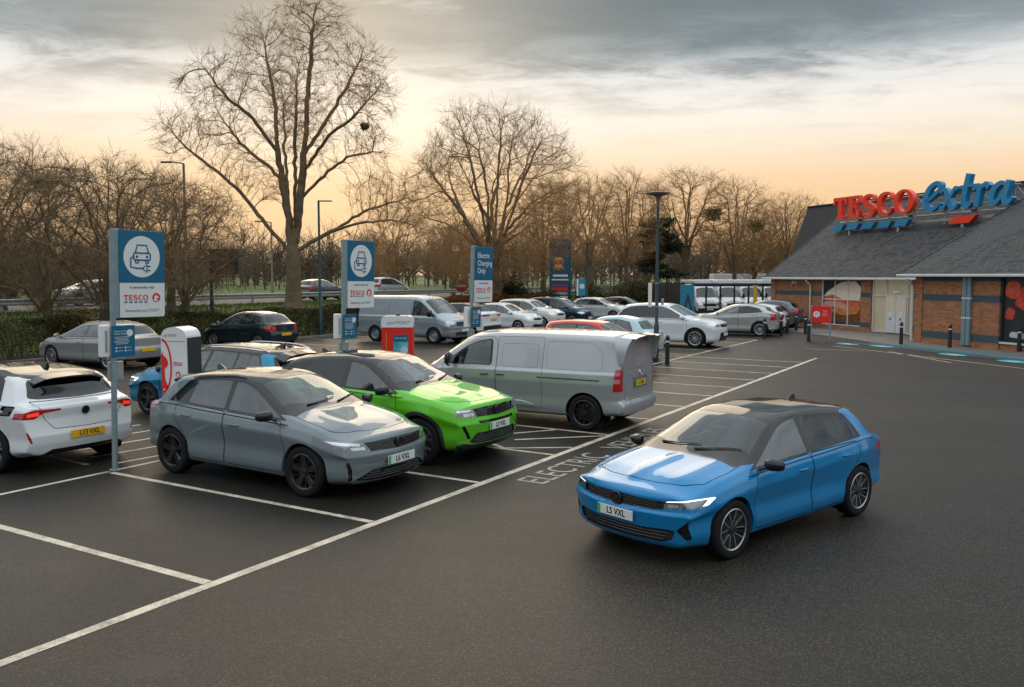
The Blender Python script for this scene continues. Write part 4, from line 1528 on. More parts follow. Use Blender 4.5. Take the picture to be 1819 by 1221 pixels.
CORSA = dict(
    W=.885, wb=2.538, capr=(.03, .035), nose=2.09, tail=-1.97, R=.322, rim='five', tw=.21,
    top=[(2.09, .775), (1.95, .845), (1.65, .915), (1.35, .965), (1.08, 1.015), (.86, 1.11), (.28, 1.395), (.05, 1.438), (-.40, 1.452), (-.95, 1.425), (-1.35, 1.375), (-1.52, 1.33), (-1.82, 1.04), (-1.88, 1.0), (-1.97, .95)],
    belt=[(2.09, .71), (1.8, .79), (1.45, .865), (1.0, .905), (.2, .93), (-.7, .965), (-1.2, 1.00), (-1.6, 1.01), (-1.97, .95)],
    width=[(2.09, .80), (1.85, .845), (1.5, .872), (.9, .875), (0, .868), (-.9, .875), (-1.35, .882), (-1.7, .855), (-1.97, .80)],
    zb=[(2.09, .20), (1.8, .17), (1.0, .17), (-1.2, .18), (-1.7, .24), (-1.97, .30)],
    nprof=[(.18, -.05), (.26, .01), (.40, .02), (.48, .035), (.55, .04), (.60, .02), (.68, 0), (.75, -.03), (.83, -.11), (1.0, -.13)],
    tprof=[(.2, -.05), (.32, .0), (.46, .03), (.56, .035), (.66, .01), (.80, -.02), (.92, -.01), (.99, -.03), (1.10, -.06)],
    bend=(.27, .17), tumble=.56, flare=.030, shz=.17, tuck=.048,
    ridges=[(1.0, 2.0, .44, .12, .022)],
    screen=dict(base=1.02, side=.76, top=.30, m=.055),
    dlo=dict(xrb=-1.36, xrt=-1.12, mt=.05, mb=.012),
    panes=[(None, None, -.16, -.20, M_SIDEGL), (-.25, -.29, -.96, -.94, M_SIDEGL), (-1.00, -.98, -1.28, -1.10, M_PRIV)],
    roofmat=M_BLACK,
    roofpoly=[(1.02, .97), (.9, .985), (.2, 1.00), (-.8, 1.04), (-1.0, 1.25), (-1.10, 1.348), (-1.33, 1.318), (-1.53, 1.282), (-1.70, 1.13), (-1.74, 1.10), (-2.3, 1.06), (-2.3, 2), (1.02, 2)],
    mirmat=M_BLACK,
    handles=[(.02, .80), (-.93, .85)],
    feat=[
        FT('rear', 'rear_window', [(-.2, 1.03), (.52, 1.05), (.62, 1.07), (.54, 1.27), (.46, 1.31), (-.2, 1.33)], M_PRIV, r=.03),
        FT('front', 'grille_visor', [(-.2, .575), (.52, .605), (.55, .705), (.30, .715), (-.2, .725)], M_BLACK, r=.015, recess=(-.012, 0, 0)),
        FT('front', 'headlight', [(.47, .605), (.62, .60), (.80, .645), (.835, .745), (.70, .735), (.55, .71)], M_LAMP, sides='pair', r=.012, nx=.10),
        FT('front', 'running_light', [(.60, .672), (.80, .695), (.825, .735), (.60, .705)], M_LENS, sides='pair', nx=.10, **{'in': ('headlight',)}, lift=(.003, .001, 0)),
        FT('front', 'lamp_lens', [(.54, .625), (.70, .632), (.72, .668), (.54, .66)], M_LENS, sides='pair', **{'in': ('headlight',)}),
        FT('front', 'lower_grille', [(-.2, .235), (.46, .235), (.68, .26), (.52, .335), (.42, .375), (-.2, .375)], M_TRIM, r=.02, recess=(-.035, 0, 0)),
        FT('front', 'air_slit', [(.70, .27), (.745, .255), (.755, .40), (.79, .50), (.75, .49), (.71, .40)], M_BLACK, sides='pair', r=.006, recess=(-.02, 0, 0)),
        FT('side', 'door', [(.90, .26), (.96, .60), (.86, .915), (-.20, .955), (-.20, .26)], None, sides='pair', r=.05, gap=.009),
        FT('side', 'door', [(-.205, .26), (-.205, .955), (-1.16, 1.0), (-1.17, .80), (-.97, .55), (-.86, .26)], None, sides='pair', r=.05, gap=.009),
        FT('top', 'bonnet', [(1.06, -.2), (1.06, .2), (.96, .55), (.88, .705), (1.25, .735), (1.60, .715), (1.76, .57), (1.87, .35), (1.92, 0), (1.92, -.2)], None, r=.04, gap=.009),
        FT('rear', 'tail_light', [(.50, .82), (.80, .80), (.80, .97), (.66, .98), (.52, .92)], M_PINK, sides='pair', r=.02),
        FT('side', 'tail_light_wrap', [(-1.66, .90), (-1.9, .83), (-2.1, .83), (-2.1, 1.0), (-1.72, .985)], M_PINK, sides='pair', r=.02),
        FT('rear', 'bumper_diffuser', [(-.2, .15), (.76, .15), (.68, .24), (.50, .36), (-.2, .36)], M_BLACK, r=.02),
    ],
    extra=[ex_fin(-1.2), ex_spoiler(-1.48, 1.352, .52, .18, M_BLACK), ex_slats([.265, .295, .325, .352], .5, M_BLACK, hwf=[.56, .52, .48, .42]), ex_slats([.60, .63, .66, .69], .48, principled('grille_bar', (.010, .010, .011), .5), 'grille_slat', .008, -.002),
           ex_badge('f', .655, .060, (M_BLACK, M_ALLOY_DK), proud=.015)],
)

MOKKA = dict(
    W=.90, wb=2.561, capr=(.028, .035), nose=2.09, tail=-2.06, R=.345, rim='fork', tw=.225, cladding=.055, ra=.395,
    top=[(2.09, .895), (1.98, .945), (1.70, 1.00), (1.35, 1.045), (1.06, 1.085), (.84, 1.175), (.26, 1.47), (.05, 1.51), (-.40, 1.535), (-.95, 1.515), (-1.40, 1.46), (-1.60, 1.40), (-1.90, 1.12), (-1.96, 1.08), (-2.06, 1.03)],
    belt=[(2.09, .83), (1.85, .90), (1.5, .955), (1.0, .99), (.2, 1.00), (-.8, 1.04), (-1.3, 1.10), (-1.7, 1.10), (-2.06, 1.02)],
    width=[(2.09, .83), (1.85, .872), (1.5, .89), (.9, .885), (0, .875), (-.9, .885), (-1.4, .895), (-1.75, .87), (-2.06, .81)],
    zb=[(2.09, .24), (1.8, .21), (1.0, .21), (-1.2, .22), (-1.8, .27), (-2.06, .33)],
    nprof=[(.22, -.07), (.32, 0), (.42, .02), (.52, .03), (.62, .035), (.70, .01), (.80, -.01), (.88, -.04), (.95, -.11), (1.1, -.13)],
    tprof=[(.25, -.05), (.36, .0), (.5, .03), (.62, .035), (.72, .01), (.86, -.02), (.98, -.01), (1.06, -.03), (1.2, -.06)],
    bend=(.22, .16), tumble=.56, flare=.034, shz=.19, tuck=.045, z3=.40, z4=.58,
    ridges=[(1.0, 2.0, .0, .07, .012), (1.0, 2.0, .50, .16, .016)],
    screen=dict(base=1.00, side=.74, top=.28, m=.055),
    dlo=dict(xrb=-1.30, xrt=-.98, mt=.05, mb=.012),
    panes=[(None, None, -.18, -.22, M_SIDEGL), (-.27, -.31, -.94, -.86, M_PRIV), (-.99, -.91, -1.22, -.97, M_PRIV)],
    roofmat=M_BLACK,
    roofpoly=[(1.00, 1.045), (.9, 1.055), (.2, 1.065), (-.9, 1.12), (-1.35, 1.165), (-1.6, 1.16), (-2.3, 1.12), (-2.3, 2), (1.00, 2)],
    mirmat=M_BLACK,
    handles=[(.02, .87), (-.95, .93)], seat_z=.70,
    feat=[
        FT('rear', 'rear_window', [(-.2, 1.11), (.52, 1.13), (.62, 1.15), (.54, 1.34), (.46, 1.38), (-.2, 1.40)], M_PRIV, r=.03),
        FT('front', 'grille_visor', [(-.2, .70), (.50, .72), (.54, .835), (.30, .845), (-.2, .85)], M_BLACK, r=.02, recess=(-.012, 0, 0)),
        FT('front', 'headlight', [(.47, .725), (.62, .72), (.78, .735), (.80, .835), (.66, .845), (.53, .835)], M_LAMP, sides='pair', r=.012, nx=.10),
        FT('front', 'running_light', [(.60, .80), (.78, .80), (.79, .83), (.56, .83)], M_LENS, sides='pair', **{'in': ('headlight',)}, lift=(.003, .001, 0)),
        FT('front', 'lamp_lens', [(.52, .735), (.70, .735), (.70, .78), (.53, .78)], M_LENS, sides='pair', **{'in': ('headlight',)}),
        FT('front', 'air_slot', [(-.2, .615), (.44, .62), (.47, .66), (-.2, .655)], M_BLACK, r=.008, recess=(-.015, 0, 0)),
        FT('front', 'lower_grille', [(-.2, .33), (.52, .34), (.62, .37), (.50, .49), (-.2, .49)], M_TRIM, r=.02, recess=(-.03, 0, 0)),
        FT('front', 'bumper_skirt', [(-.2, .15), (.95, .15), (.95, .30), (.72, .355), (.55, .325), (-.2, .32)], M_TRIM),
        FT('front', 'air_slit', [(.60, .42), (.66, .42), (.76, .60), (.71, .61)], M_BLACK, sides='pair', r=.006, recess=(-.025, 0, 0)),
        FT('side', 'door', [(.88, .34), (.94, .62), (.84, 1.005), (-.22, 1.03), (-.22, .34)], None, sides='pair', r=.05, gap=.009),
        FT('side', 'door', [(-.225, .34), (-.225, 1.03), (-1.18, 1.09), (-1.17, .85), (-.98, .60), (-.86, .34)], None, sides='pair', r=.05, gap=.009),
        FT('side', 'sill_trim', [(.96, .1), (.92, .30), (-.92, .30), (-.96, .1)], M_TRIM, sides='pair'),
        FT('top', 'bonnet', [(1.04, -.2), (1.04, .2), (.94, .55), (.86, .705), (1.25, .735), (1.62, .725), (1.79, .60), (1.91, .35), (1.95, 0), (1.95, -.2)], None, r=.04, gap=.009),
        FT('rear', 'tail_light', [(.40, .90), (.82, .88), (.80, .98), (.42, .97)], M_RED, sides='pair', r=.02),
        FT('rear', 'bumper_skirt', [(-.2, .15), (.95, .15), (.78, .30), (.6, .42), (-.2, .42)], M_TRIM, r=.02),
    ],
    extra=[ex_fin(-1.3), ex_spoiler(-1.56, 1.425, .52, .20, M_BLACK), ex_slats([.36, .39, .42, .45], .5, M_BLACK, hwf=[.54, .52, .5, .48]),
           ex_slats([.73, .757, .784, .811], .42, principled('grille_bar', (.010, .010, .011), .5), 'grille_slat', .008, -.002),
           ex_badge('f', .775, .068, (M_BLACK, M_ALLOY_DK), proud=.015)],
)


def ex_vanlines(root, sh, pm, lod):
    # sliding door rail and lower side moulding
    for sg in (1, -1):
        pts = [(x, sg * (sh.side(x, .98) + .002), .98) for x in np.linspace(-.62, -1.95, 10)]
        MB().tube(pts, .013, 5).build('door_rail', M_TRIM, root)
        g = MB()
        P = []
        for x in np.linspace(.95, -.55, 12):
            taper = 1.0 if x > -.35 else max(.25, 1 - (-.35 - x) / .27)
            for z, o in ((.40, .004), (.415, .022), (.40 + .085 * taper, .020), (.40 + .10 * taper, .004)):
                P.append((x, sg * (sh.side(x, z) + o), z))
        F = []
        for i in range(11):
            for q in range(3):
                a = i * 4 + q
                F.append((a, a + 1, a + 5, a + 4))
        g.add(P, F)
        g.build('side_moulding', pm, root, smooth=True)


def ex_vanspoiler(root, sh, pm, lod):
    """hooded spoiler over the tailgate with ends that run down the corner posts"""
    path = [(.86, 1.30), (.855, 1.55), (.83, 1.70), (.74, 1.80)] + [(y, sh.top(-2.25, abs(y)) + .004) for y in (.60, .40, .20, 0)]
    path += [(-y, z) for y, z in path[-2::-1]]
    P = []; F = []
    for i, (y, z) in enumerate(path):
        t = min(1, max(0, (z - 1.30) / .5))
        back = -2.40 - .14 * t ** 1.5
        k = 1.0 if z < 1.76 else 0
        inw = .05
        P += [(-2.20 - .10 * (1 - t), y * 1.012, z + (.006 if abs(y) < .8 else 0)), (back, y * .985, z - .012 * t), (back + .01, y * .94, z - .035 * t), (-2.33, y * .93, z - .07 * t)]
    n = len(path)
    for i in range(n - 1):
        for q in range(3):
            F.append((i * 4 + q, i * 4 + q + 1, i * 4 + 5 + q, i * 4 + 4 + q))
    MB().add(P, F).build('spoiler', pm, root, smooth=True)


VIVARO = dict(
    W=.96, wb=3.275, nose=2.58, tail=-2.40, R=.345, rim='star', tw=.225, ra=.40,
    top=[(2.58, .93), (2.45, 1.02), (2.20, 1.13), (1.98, 1.22), (1.80, 1.33), (1.16, 1.74), (.92, 1.825), (.50, 1.865), (-.5, 1.885), (-1.8, 1.875), (-2.25, 1.85), (-2.40, 1.80)],
    belt=[(2.58, .86), (2.3, .97), (2.0, 1.05), (1.6, 1.10), (1.0, 1.12), (-2.40, 1.14)],
    width=[(2.58, .84), (2.3, .90), (1.9, .945), (1.5, .955), (-1.8, .955), (-2.2, .94), (-2.40, .915)],
    zb=[(2.58, .24), (2.2, .20), (1.0, .22), (-1.6, .24), (-2.0, .28), (-2.4, .32)],
    nprof=[(.2, -.06), (.32, 0), (.45, .02), (.6, .02), (.75, -.01), (.9, -.05), (1.0, -.11), (1.2, -.15)],
    tprof=[(.2, -.02), (.34, .06), (.50, .07), (.56, .05), (.60, 0), (1.1, 0), (1.5, -.03), (1.85, -.09)],
    bend=(.34, .07), tumble=.20, flare=.020, shz=.24, tuck=.028, z3=.40, z4=.60, shoulder=.045, sh_in=.012, lag=(.20, .02), crown=[(-2.4, .07), (.6, .07), (1.2, .05), (2.58, .05)], railr=.10, mid=.3, capr=(.05, .05), tsig=.06,
    screen=dict(base=1.90, side=1.58, top=1.06, m=.06),
    dlo=dict(xrb=.44, xrt=.46, mt=.10, mb=.03, r=.08, xf=1.62), dlomat=M_BLACK,
    panes=[(1.45, None, .49, .51, M_SIDEGL)],
    mirmat=M_BLACK, mirror=(1.40, 1.25), mirsize=(.16, .22, .30),
    handles=[(.60, .97), (.22, .98)], handlemat=M_BLACK, bulkhead=.10, rear_seat=False, seat_x=.75, seat_z=.95, cabin=(.1, 1.88),
    feat=[
        FT('front', 'headlight', [(.55, .72), (.72, .70), (.84, .80), (.86, .97), (.74, .96), (.60, .84)], M_LAMP, sides='pair', r=.02),
        FT('side', 'headlight_wrap', [(2.02, .90), (2.3, .76), (2.6, .76), (2.6, .98), (2.2, 1.0)], M_LENS, sides='pair', r=.03),
        FT('front', 'grille', [(-.2, .64), (.52, .66), (.56, .76), (-.2, .80)], M_BLACK, r=.02, recess=(-.015, 0, 0)),
        FT('front', 'lower_grille', [(-.2, .28), (.66, .30), (.62, .46), (-.2, .46)], M_TRIM, r=.03, recess=(-.02, 0, 0)),
        FT('side', 'door', [(1.52, .36), (1.64, .70), (1.62, 1.16), (1.10, 1.70), (.44, 1.735), (.34, 1.60), (.34, .36)], None, sides='pair', r=.06, gap=.007),
        FT('side', 'sliding_door', [(.333, .36), (.333, 1.74), (-.72, 1.755), (-.72, .36)], None, sides='pair', r=.05, gap=.007),
        FT('side', 'side_panel_inset', [(.22, 1.15), (.22, 1.60), (-.60, 1.615), (-.60, 1.15)], None, sides='pair', r=.06, gap=.004, **{'in': ('sliding_door',)}, lod=2),
        FT('side', 'side_panel_inset', [(-.80, 1.15), (-.80, 1.68), (-1.75, 1.685), (-1.98, 1.50), (-1.98, 1.15)], None, sides='pair', r=.09, gap=.004, lod=2),
        FT('rear', 'tailgate', [(-.2, .60), (.70, .60), (.74, 1.10), (.745, 1.42), (.72, 1.70), (-.2, 1.72)], None, r=.05, gap=.007),
        FT('rear', 'rear_window_blank', [(-.2, 1.16), (.58, 1.20), (.66, 1.32), (.65, 1.66), (-.2, 1.68)], None, r=.06, gap=.004, **{'in': ('tailgate',)}, lod=2),
        FT('rear', 'plate_recess', [(-.2, .78), (.36, .78), (.36, 1.00), (-.2, 1.00)], principled('plate_recess_grey', (.30, .31, .33), .3, .3, .5), r=.02, recess=(.02, 0, 0), **{'in': ('tailgate',)}, lod=2),
        FT('rear', 'tail_light', [(.765, .78), (.98, .78), (.98, 1.20), (.775, 1.20)], M_RED, sides='pair', r=.02),
        FT('side', 'tail_light_wrap', [(-2.22, .78), (-2.6, .78), (-2.6, 1.20), (-2.25, 1.20)], M_RED, sides='pair', r=.02),
        FT('side', 'tail_light_clear', [(-2.1, .94), (-2.6, .94), (-2.6, 1.02), (-2.1, 1.02)], M_PINK, sides='pair', **{'in': ('tail_light_wrap',)}),
        FT('side', 'charge_port', [(1.98, .88), (1.76, .86), (1.74, 1.02), (1.95, 1.04)], M_BLACK, sides='pair', r=.04, recess=(0, -.03, 0), lod=2),
    ],
    wipers=False,
    extra=[ex_vanlines, ex_vanspoiler, ex_badge('r', 1.09, .05, (M_CHROME, M_CHROME))],
)

T5 = mirror_free(VIVARO, wb=3.0, nose=2.40, tail=-2.48, W=.95, R=.335, rim='van', ra=.385,
    top=[(2.40, .98), (2.28, 1.06), (2.05, 1.13), (1.88, 1.20), (1.75, 1.29), (1.10, 1.80), (.90, 1.90), (.50, 1.945), (-.5, 1.96), (-2.0, 1.95), (-2.40, 1.92), (-2.48, 1.86)],
    belt=[(2.40, .93), (2.1, 1.02), (1.7, 1.09), (1.0, 1.12), (-2.48, 1.13)],
    width=[(2.40, .88), (2.2, .92), (1.9, .945), (-2.2, .945), (-2.48, .92)],
    zb=[(2.40, .26), (1.0, .26), (-2.48, .32)],
    bend=(.22, .06), flare=.015, mid=.3,
    nprof=[(.2, -.04), (.32, .03), (.52, .035), (.56, 0), (.75, -.01), (.9, -.04), (1.0, -.09), (1.2, -.13)],
    screen=dict(base=1.84, side=1.62, top=1.02, m=.06),
    dlo=dict(xrb=.40, xrt=.44, mt=.10, mb=.03, r=.06, xf=1.60),
    panes=[(1.48, None, .45, .48, M_SIDEGL)],
    mirror=(1.42, 1.25), handles=[(.62, 1.0)],
    bulkhead=.2, cabin=(.2, 1.8),
    feat=[
        FT('front', 'headlight', [(.50, .74), (.84, .72), (.86, .92), (.52, .90)], M_LENS, sides='pair', r=.03),
        FT('side', 'headlight_wrap', [(2.05, .74), (2.5, .74), (2.5, .93), (2.08, .93)], M_LENS, sides='pair', r=.03),
        FT('front', 'grille', [(-.2, .74), (.48, .74), (.48, .90), (-.2, .92)], M_TRIM, r=.02, recess=(-.015, 0, 0)),
        FT('front', 'bumper', [(-.2, .10), (1.0, .10), (1.0, .66), (-.2, .66)], principled('grey_bumper', (.16, .18, .19), .5)),
        FT('side', 'bumper_end', [(1.85, .10), (2.6, .10), (2.6, .66), (1.9, .66)], principled('grey_bumper', (.16, .18, .19), .5), sides='pair'),
        FT('front', 'lower_grille', [(-.2, .34), (.60, .36), (.56, .50), (-.2, .50)], M_TRIM, r=.03, recess=(-.02, 0, 0)),
        FT('side', 'door', [(1.50, .40), (1.66, .75), (1.64, 1.14), (1.10, 1.76), (.42, 1.80), (.34, 1.66), (.34, .40)], None, sides='pair', r=.06, gap=.007),
        FT('side', 'sliding_door', [(.333, .40), (.333, 1.80), (-.78, 1.82), (-.78, .40)], None, sides='pair', r=.05, gap=.007),
        FT('rear', 'tail_light', [(.78, .78), (.98, .78), (.98, 1.30), (.80, 1.30)], M_RED, sides='pair', r=.02),
    ], extra=[])


def gen(wb, nose, tail, W, H, hf, hc, cx, rx, bx, bz, gx, gz, b0, b1, R=.31, rim='ten', panes=None, dlo=None, head=None, tailp=None, **kw):
    """ordinary car from a few key points of its side view"""
    mid = (rx + bx) / 2
    top = [(nose, hf), (nose - .13, hf + .07), (cx + .45, hc - .06), (cx, hc), (cx - .2, hc + .5 * (H - hc) * .4), (rx, H - .075), (rx - .28, H - .02), (mid - .1, H), (bx + .35, (H + bz) / 2 + .01), (bx, bz), (gx, gz), (tail, gz - .06)]
    belt = [(nose, hf - .07), (cx + .5, (hf + b0) / 2 + .03), (cx - .05, b0), (mid, (b0 + b1) / 2), (gx + .35, b1), (tail, min(b1, gz - .07))]
    width = [(nose, W - .09), (nose - .35, W - .03), (wb / 2 - .3, W - .01), (0, W - .015), (-wb / 2, W - .005), (tail + .35, W - .04), (tail, W - .11)]
    zb = [(nose, .22), (nose - .4, .18), (-wb / 2, .19), (tail, .30)]
    s = hf / .77
    npf = [(.18 * s, -.06), (.28 * s, .0), (.42 * s, .02), (.55 * s, .03), (.66 * s, .0), (.75 * s, -.04), (.85 * s, -.11), (1.2, -.14)]
    tp = [(.2, -.05), (.34, .01), (.55, .035), (.64, .03), (.70, 0), (gz - .05, -.01), (gz + .1, -.05)]
    hy0, hy1 = .48, W - .045
    hd = head or [(hy0, hf - .16), (hy1 - .06, hf - .15), (hy1, hf - .06), (hy1 - .1, hf - .02), (hy0 + .06, hf - .06)]
    tl = tailp or [(.46, gz - .26), (W - .07, gz - .30), (W - .06, gz - .06), (.52, gz - .08)]
    yg = W - .24
    feat = [
        FT('rear', 'rear_window', [(-.2, gz + .02), (yg - .06, gz + .035), (yg, gz + .06), (yg - .12, bz - .07), (-.2, bz - .05)], M_PRIV, r=.03),
        FT('front', 'grille', [(-.2, hf - .19), (hy0 - .06, hf - .17), (hy0 - .03, hf - .07), (-.2, hf - .06)], M_BLACK, r=.02, recess=(-.01, 0, 0)),
        FT('front', 'lower_grille', [(-.2, .26), (.52, .28), (.48, hf - .38), (-.2, hf - .38)], M_TRIM, r=.03, recess=(-.02, 0, 0)),
        FT('front', 'headlight', hd, M_LENS, sides='pair', r=.03, nx=.1),
        FT('rear', 'tail_light', tl, M_RED, sides='pair', r=.03, nx=.1),
        FT('rear', 'bumper_skirt', [(-.2, .15), (W - .12, .15), (W - .2, .34), (-.2, .36)], M_TRIM, r=.02),
        FT('side', 'door', [(cx - .16, .27), (cx - .10, .6), (cx - .17, b0 - .01), (panes[0][2] - .03, (b0 + b1) / 2 - .01), (panes[0][2] - .03, .27)], None, sides='pair', r=.05, gap=.009, lod=1),
    ]
    if kw.pop('four', True):
        feat.append(FT('side', 'door', [(panes[0][2] - .04, .27), (panes[0][2] - .04, (b0 + b1) / 2 - .01), (-wb / 2 + .12, b1 - .01), (-wb / 2 + .10, .8), (-wb / 2 + .36, .5), (-wb / 2 + .42, .27)], None, sides='pair', r=.05, gap=.009, lod=1))
    d = dict(W=W, wb=wb, nose=nose, tail=tail, R=R, rim=rim, tw=.20, top=top, belt=belt, width=width, zb=zb, nprof=npf, tprof=tp, bend=kw.pop('bend', (.24, .15)),
             screen=dict(base=cx - .04, side=cx - .28, top=rx, m=.05), dlo=dlo, panes=panes, handles=[(panes[0][2] + .16, b0 - .11), (-wb / 2 + .30, b1 - .13)], feat=feat, mid=mid, flare=.018)
    feat += kw.pop('more', [])
    d.update(kw)
    return d


G3 = lambda b, c, e, et, g=M_SIDEGL, g2=None: [(None, None, b, b - .04, g), (b - .05, b - .09, c, c + .02, g2 or g), (c - .05, c - .03, e, et, g2 or g)]
G2 = lambda b, e, et, g=M_SIDEGL, g2=None: [(None, None, b, b - .04, g), (b - .05, b - .09, e, et, g2 or g)]
ASTRA_OLD = gen(2.614, 2.18, -2.07, .875, 1.46, .76, 1.0, 1.16, .30, -1.45, 1.36, -1.85, 1.03, .92, 1.0, .325, 'ten', G3(-.18, -.95, -1.36, -1.18), dict(xrb=-1.42, xrt=-1.18, mt=.06, mb=.012),
                tailp=[(.56, .80), (.83, .76), (.82, 1.06), (.66, 1.08)])
CORSA_OLD = gen(2.51, 2.04, -1.95, .87, 1.48, .78, 1.02, 1.16, .34, -1.35, 1.38, -1.75, 1.05, .93, 1.04, .31, 'ten', G3(-.14, -.88, -1.26, -1.10), dict(xrb=-1.32, xrt=-1.12, mt=.06, mb=.012),
                tailp=[(.44, .76), (.80, .72), (.80, .95), (.66, .97), (.48, .92)])
SUV_BIG = gen(2.741, 2.28, -2.30, .95, 1.72, .98, 1.18, 1.18, .28, -1.75, 1.62, -2.08, 1.22, 1.10, 1.14, .37, 'ten', G3(-.22, -1.12, -1.90, -1.66, M_SIDEGL, M_PRIV), dict(xrb=-1.96, xrt=-1.70, mt=.06, mb=.012),
              tumble=.42, cladding=.035, seat_z=.82)
SUV_COUPE = gen(2.66, 2.18, -2.19, .95, 1.64, .94, 1.13, 1.12, .24, -1.70, 1.50, -2.0, 1.20, 1.06, 1.20, .37, 'ten', G3(-.24, -1.08, -1.70, -1.50, M_SIDEGL, M_PRIV), dict(xrb=-1.76, xrt=-1.54, mt=.06, mb=.012),
                tumble=.46, cladding=.035, seat_z=.80, roofmat=M_BLACK,
                roofpoly=[(1.10, 1.08), (.2, 1.12), (-1.0, 1.18), (-1.75, 1.24), (-2.4, 1.22), (-2.4, 2.2), (1.1, 2.2)],
                tailp=[(.30, 1.02), (.90, 1.0), (.89, 1.09), (.32, 1.10)],
                more=[FT('rear', 'bumper_insert', [(-.2, .30), (.80, .30), (.80, .56), (-.2, .58)], M_TRIM, r=.04)])
HATCH_SM = gen(2.45, 2.0, -1.85, .86, 1.50, .80, 1.02, 1.12, .32, -1.35, 1.40, -1.68, 1.06, .93, 1.02, .31, 'ten', G3(-.14, -.86, -1.26, -1.10), dict(xrb=-1.30, xrt=-1.12, mt=.06, mb=.012))
BOXY = gen(2.57, 2.06, -2.0, .90, 1.62, .92, 1.14, 1.16, .44, -1.62, 1.56, -1.82, 1.22, 1.03, 1.08, .33, 'ten', G3(-.16, -.92, -1.48, -1.38, M_SIDEGL, M_PRIV), dict(xrb=-1.55, xrt=-1.42, mt=.06, mb=.012), tumble=.40, seat_z=.75)
MPV = gen(2.60, 2.05, -2.10, .88, 1.62, .84, 1.10, 1.30, .36, -1.65, 1.54, -1.95, 1.16, 1.00, 1.06, .32, 'ten', G3(-.16, -.98, -1.62, -1.42, M_SIDEGL, M_PRIV), dict(xrb=-1.70, xrt=-1.45, mt=.06, mb=.012), tumble=.44, seat_z=.75)
CROSS = gen(2.60, 2.10, -2.09, .90, 1.52, .90, 1.07, 1.12, .26, -1.50, 1.42, -1.90, 1.12, .99, 1.06, .34, 'ten', G3(-.2, -.98, -1.42, -1.22), dict(xrb=-1.48, xrt=-1.26, mt=.06, mb=.012), seat_z=.70)
CITY = gen(2.42, 1.82, -1.74, .82, 1.49, .82, 1.02, 1.16, .42, -1.42, 1.42, -1.60, 1.06, .94, 1.0, .30, 'ten', G2(-.30, -1.22, -1.10), dict(xrb=-1.28, xrt=-1.14, mt=.06, mb=.012), four=False)
BUBBLE = gen(2.30, 1.80, -1.75, .815, 1.49, .76, 1.0, 1.12, .36, -1.15, 1.38, -1.56, 1.02, .93, .98, .295, 'ten', G2(-.34, -1.05, -.86), dict(xrb=-1.10, xrt=-.90, mt=.07, mb=.012), four=False,
             tailp=[(.55, .66), (.76, .64), (.75, .86), (.60, .88)])
JUKE = gen(2.53, 2.06, -2.08, .885, 1.57, .96, 1.10, 1.06, .22, -1.42, 1.44, -1.82, 1.18, 1.03, 1.16, .35, 'ten', G3(-.2, -.92, -1.36, -1.16, M_SIDEGL, M_PRIV), dict(xrb=-1.40, xrt=-1.18, mt=.06, mb=.012), cladding=.04, seat_z=.72,
           tailp=[(.56, .80), (.82, .78), (.80, 1.10), (.66, 1.12)])

SPRINTER = mirror_free(T5, wb=3.6, nose=2.70, tail=-3.1, W=1.0, R=.35,
    top=[(2.70, 1.10), (2.58, 1.18), (2.40, 1.26), (2.22, 1.34), (2.10, 1.42), (1.50, 2.10), (1.25, 2.30), (.9, 2.42), (.3, 2.46), (-2.9, 2.46), (-3.1, 2.40)],
    belt=[(2.70, 1.02), (2.4, 1.12), (2.0, 1.22), (1.2, 1.26), (-3.1, 1.28)],
    width=[(2.70, .92), (2.4, .97), (2.0, .99), (-3.1, .98)], zb=[(2.7, .30), (-3.1, .36)],
    screen=dict(base=2.18, side=1.98, top=1.42, m=.06), dlo=dict(xrb=.86, xrt=.88, mt=.36, mb=.03, r=.06, xf=1.92), panes=[(1.82, None, .92, .94, M_SIDEGL)],
    mirror=(1.80, 1.50), mirsize=(.16, .24, .38), handles=[(1.05, 1.12)], bulkhead=.6, cabin=(.6, 2.1), seat_x=1.2, seat_z=1.05, mid=.6,
    nprof=[(.2, -.04), (.34, .03), (.58, .035), (.66, .0), (.85, -.01), (1.0, -.04), (1.12, -.09), (1.4, -.13)],
    feat=[
        FT('front', 'headlight', [(.52, .80), (.88, .80), (.93, 1.04), (.80, 1.05), (.56, .92)], M_LENS, sides='pair', r=.03, nx=.1),
        FT('front', 'grille', [(-.2, .72), (.48, .72), (.54, .92), (-.2, .96)], M_TRIM, r=.03, recess=(-.02, 0, 0)),
        FT('front', 'bumper', [(-.2, .12), (1.1, .12), (1.1, .58), (-.2, .58)], M_TRIM),
        FT('side', 'door', [(1.86, .44), (2.02, .85), (2.0, 1.28), (1.5, 1.98), (.82, 2.02), (.76, 1.8), (.76, .44)], None, sides='pair', r=.06, gap=.007, lod=1),
    ], extra=[])
# ------------------------------------------------------------------ trees, hedges and shrubs
def m_bark(name, c1, c2):
    return principled(name, c1, 0.9, var=.8, var_scale=3.0, col2=c2, bump=.8, bump_scale=14)


M_BARK = m_bark('grey_brown_bark', (0.19, 0.135, 0.075), (0.085, 0.062, 0.036))
M_BARK2 = m_bark('olive_bark', (0.105, 0.085, 0.048), (0.045, 0.037, 0.022))
M_TWIG = principled('twigs', (0.36, 0.20, 0.075), 0.85, var=.5, var_scale=.8, col2=(0.22, 0.125, 0.055))  # orange tone raised to put the golden sun glow into the colour
M_TWIG2 = principled('dark_twigs', (0.115, 0.080, 0.048), 0.85, var=.5, var_scale=.8, col2=(0.06, 0.044, 0.028))


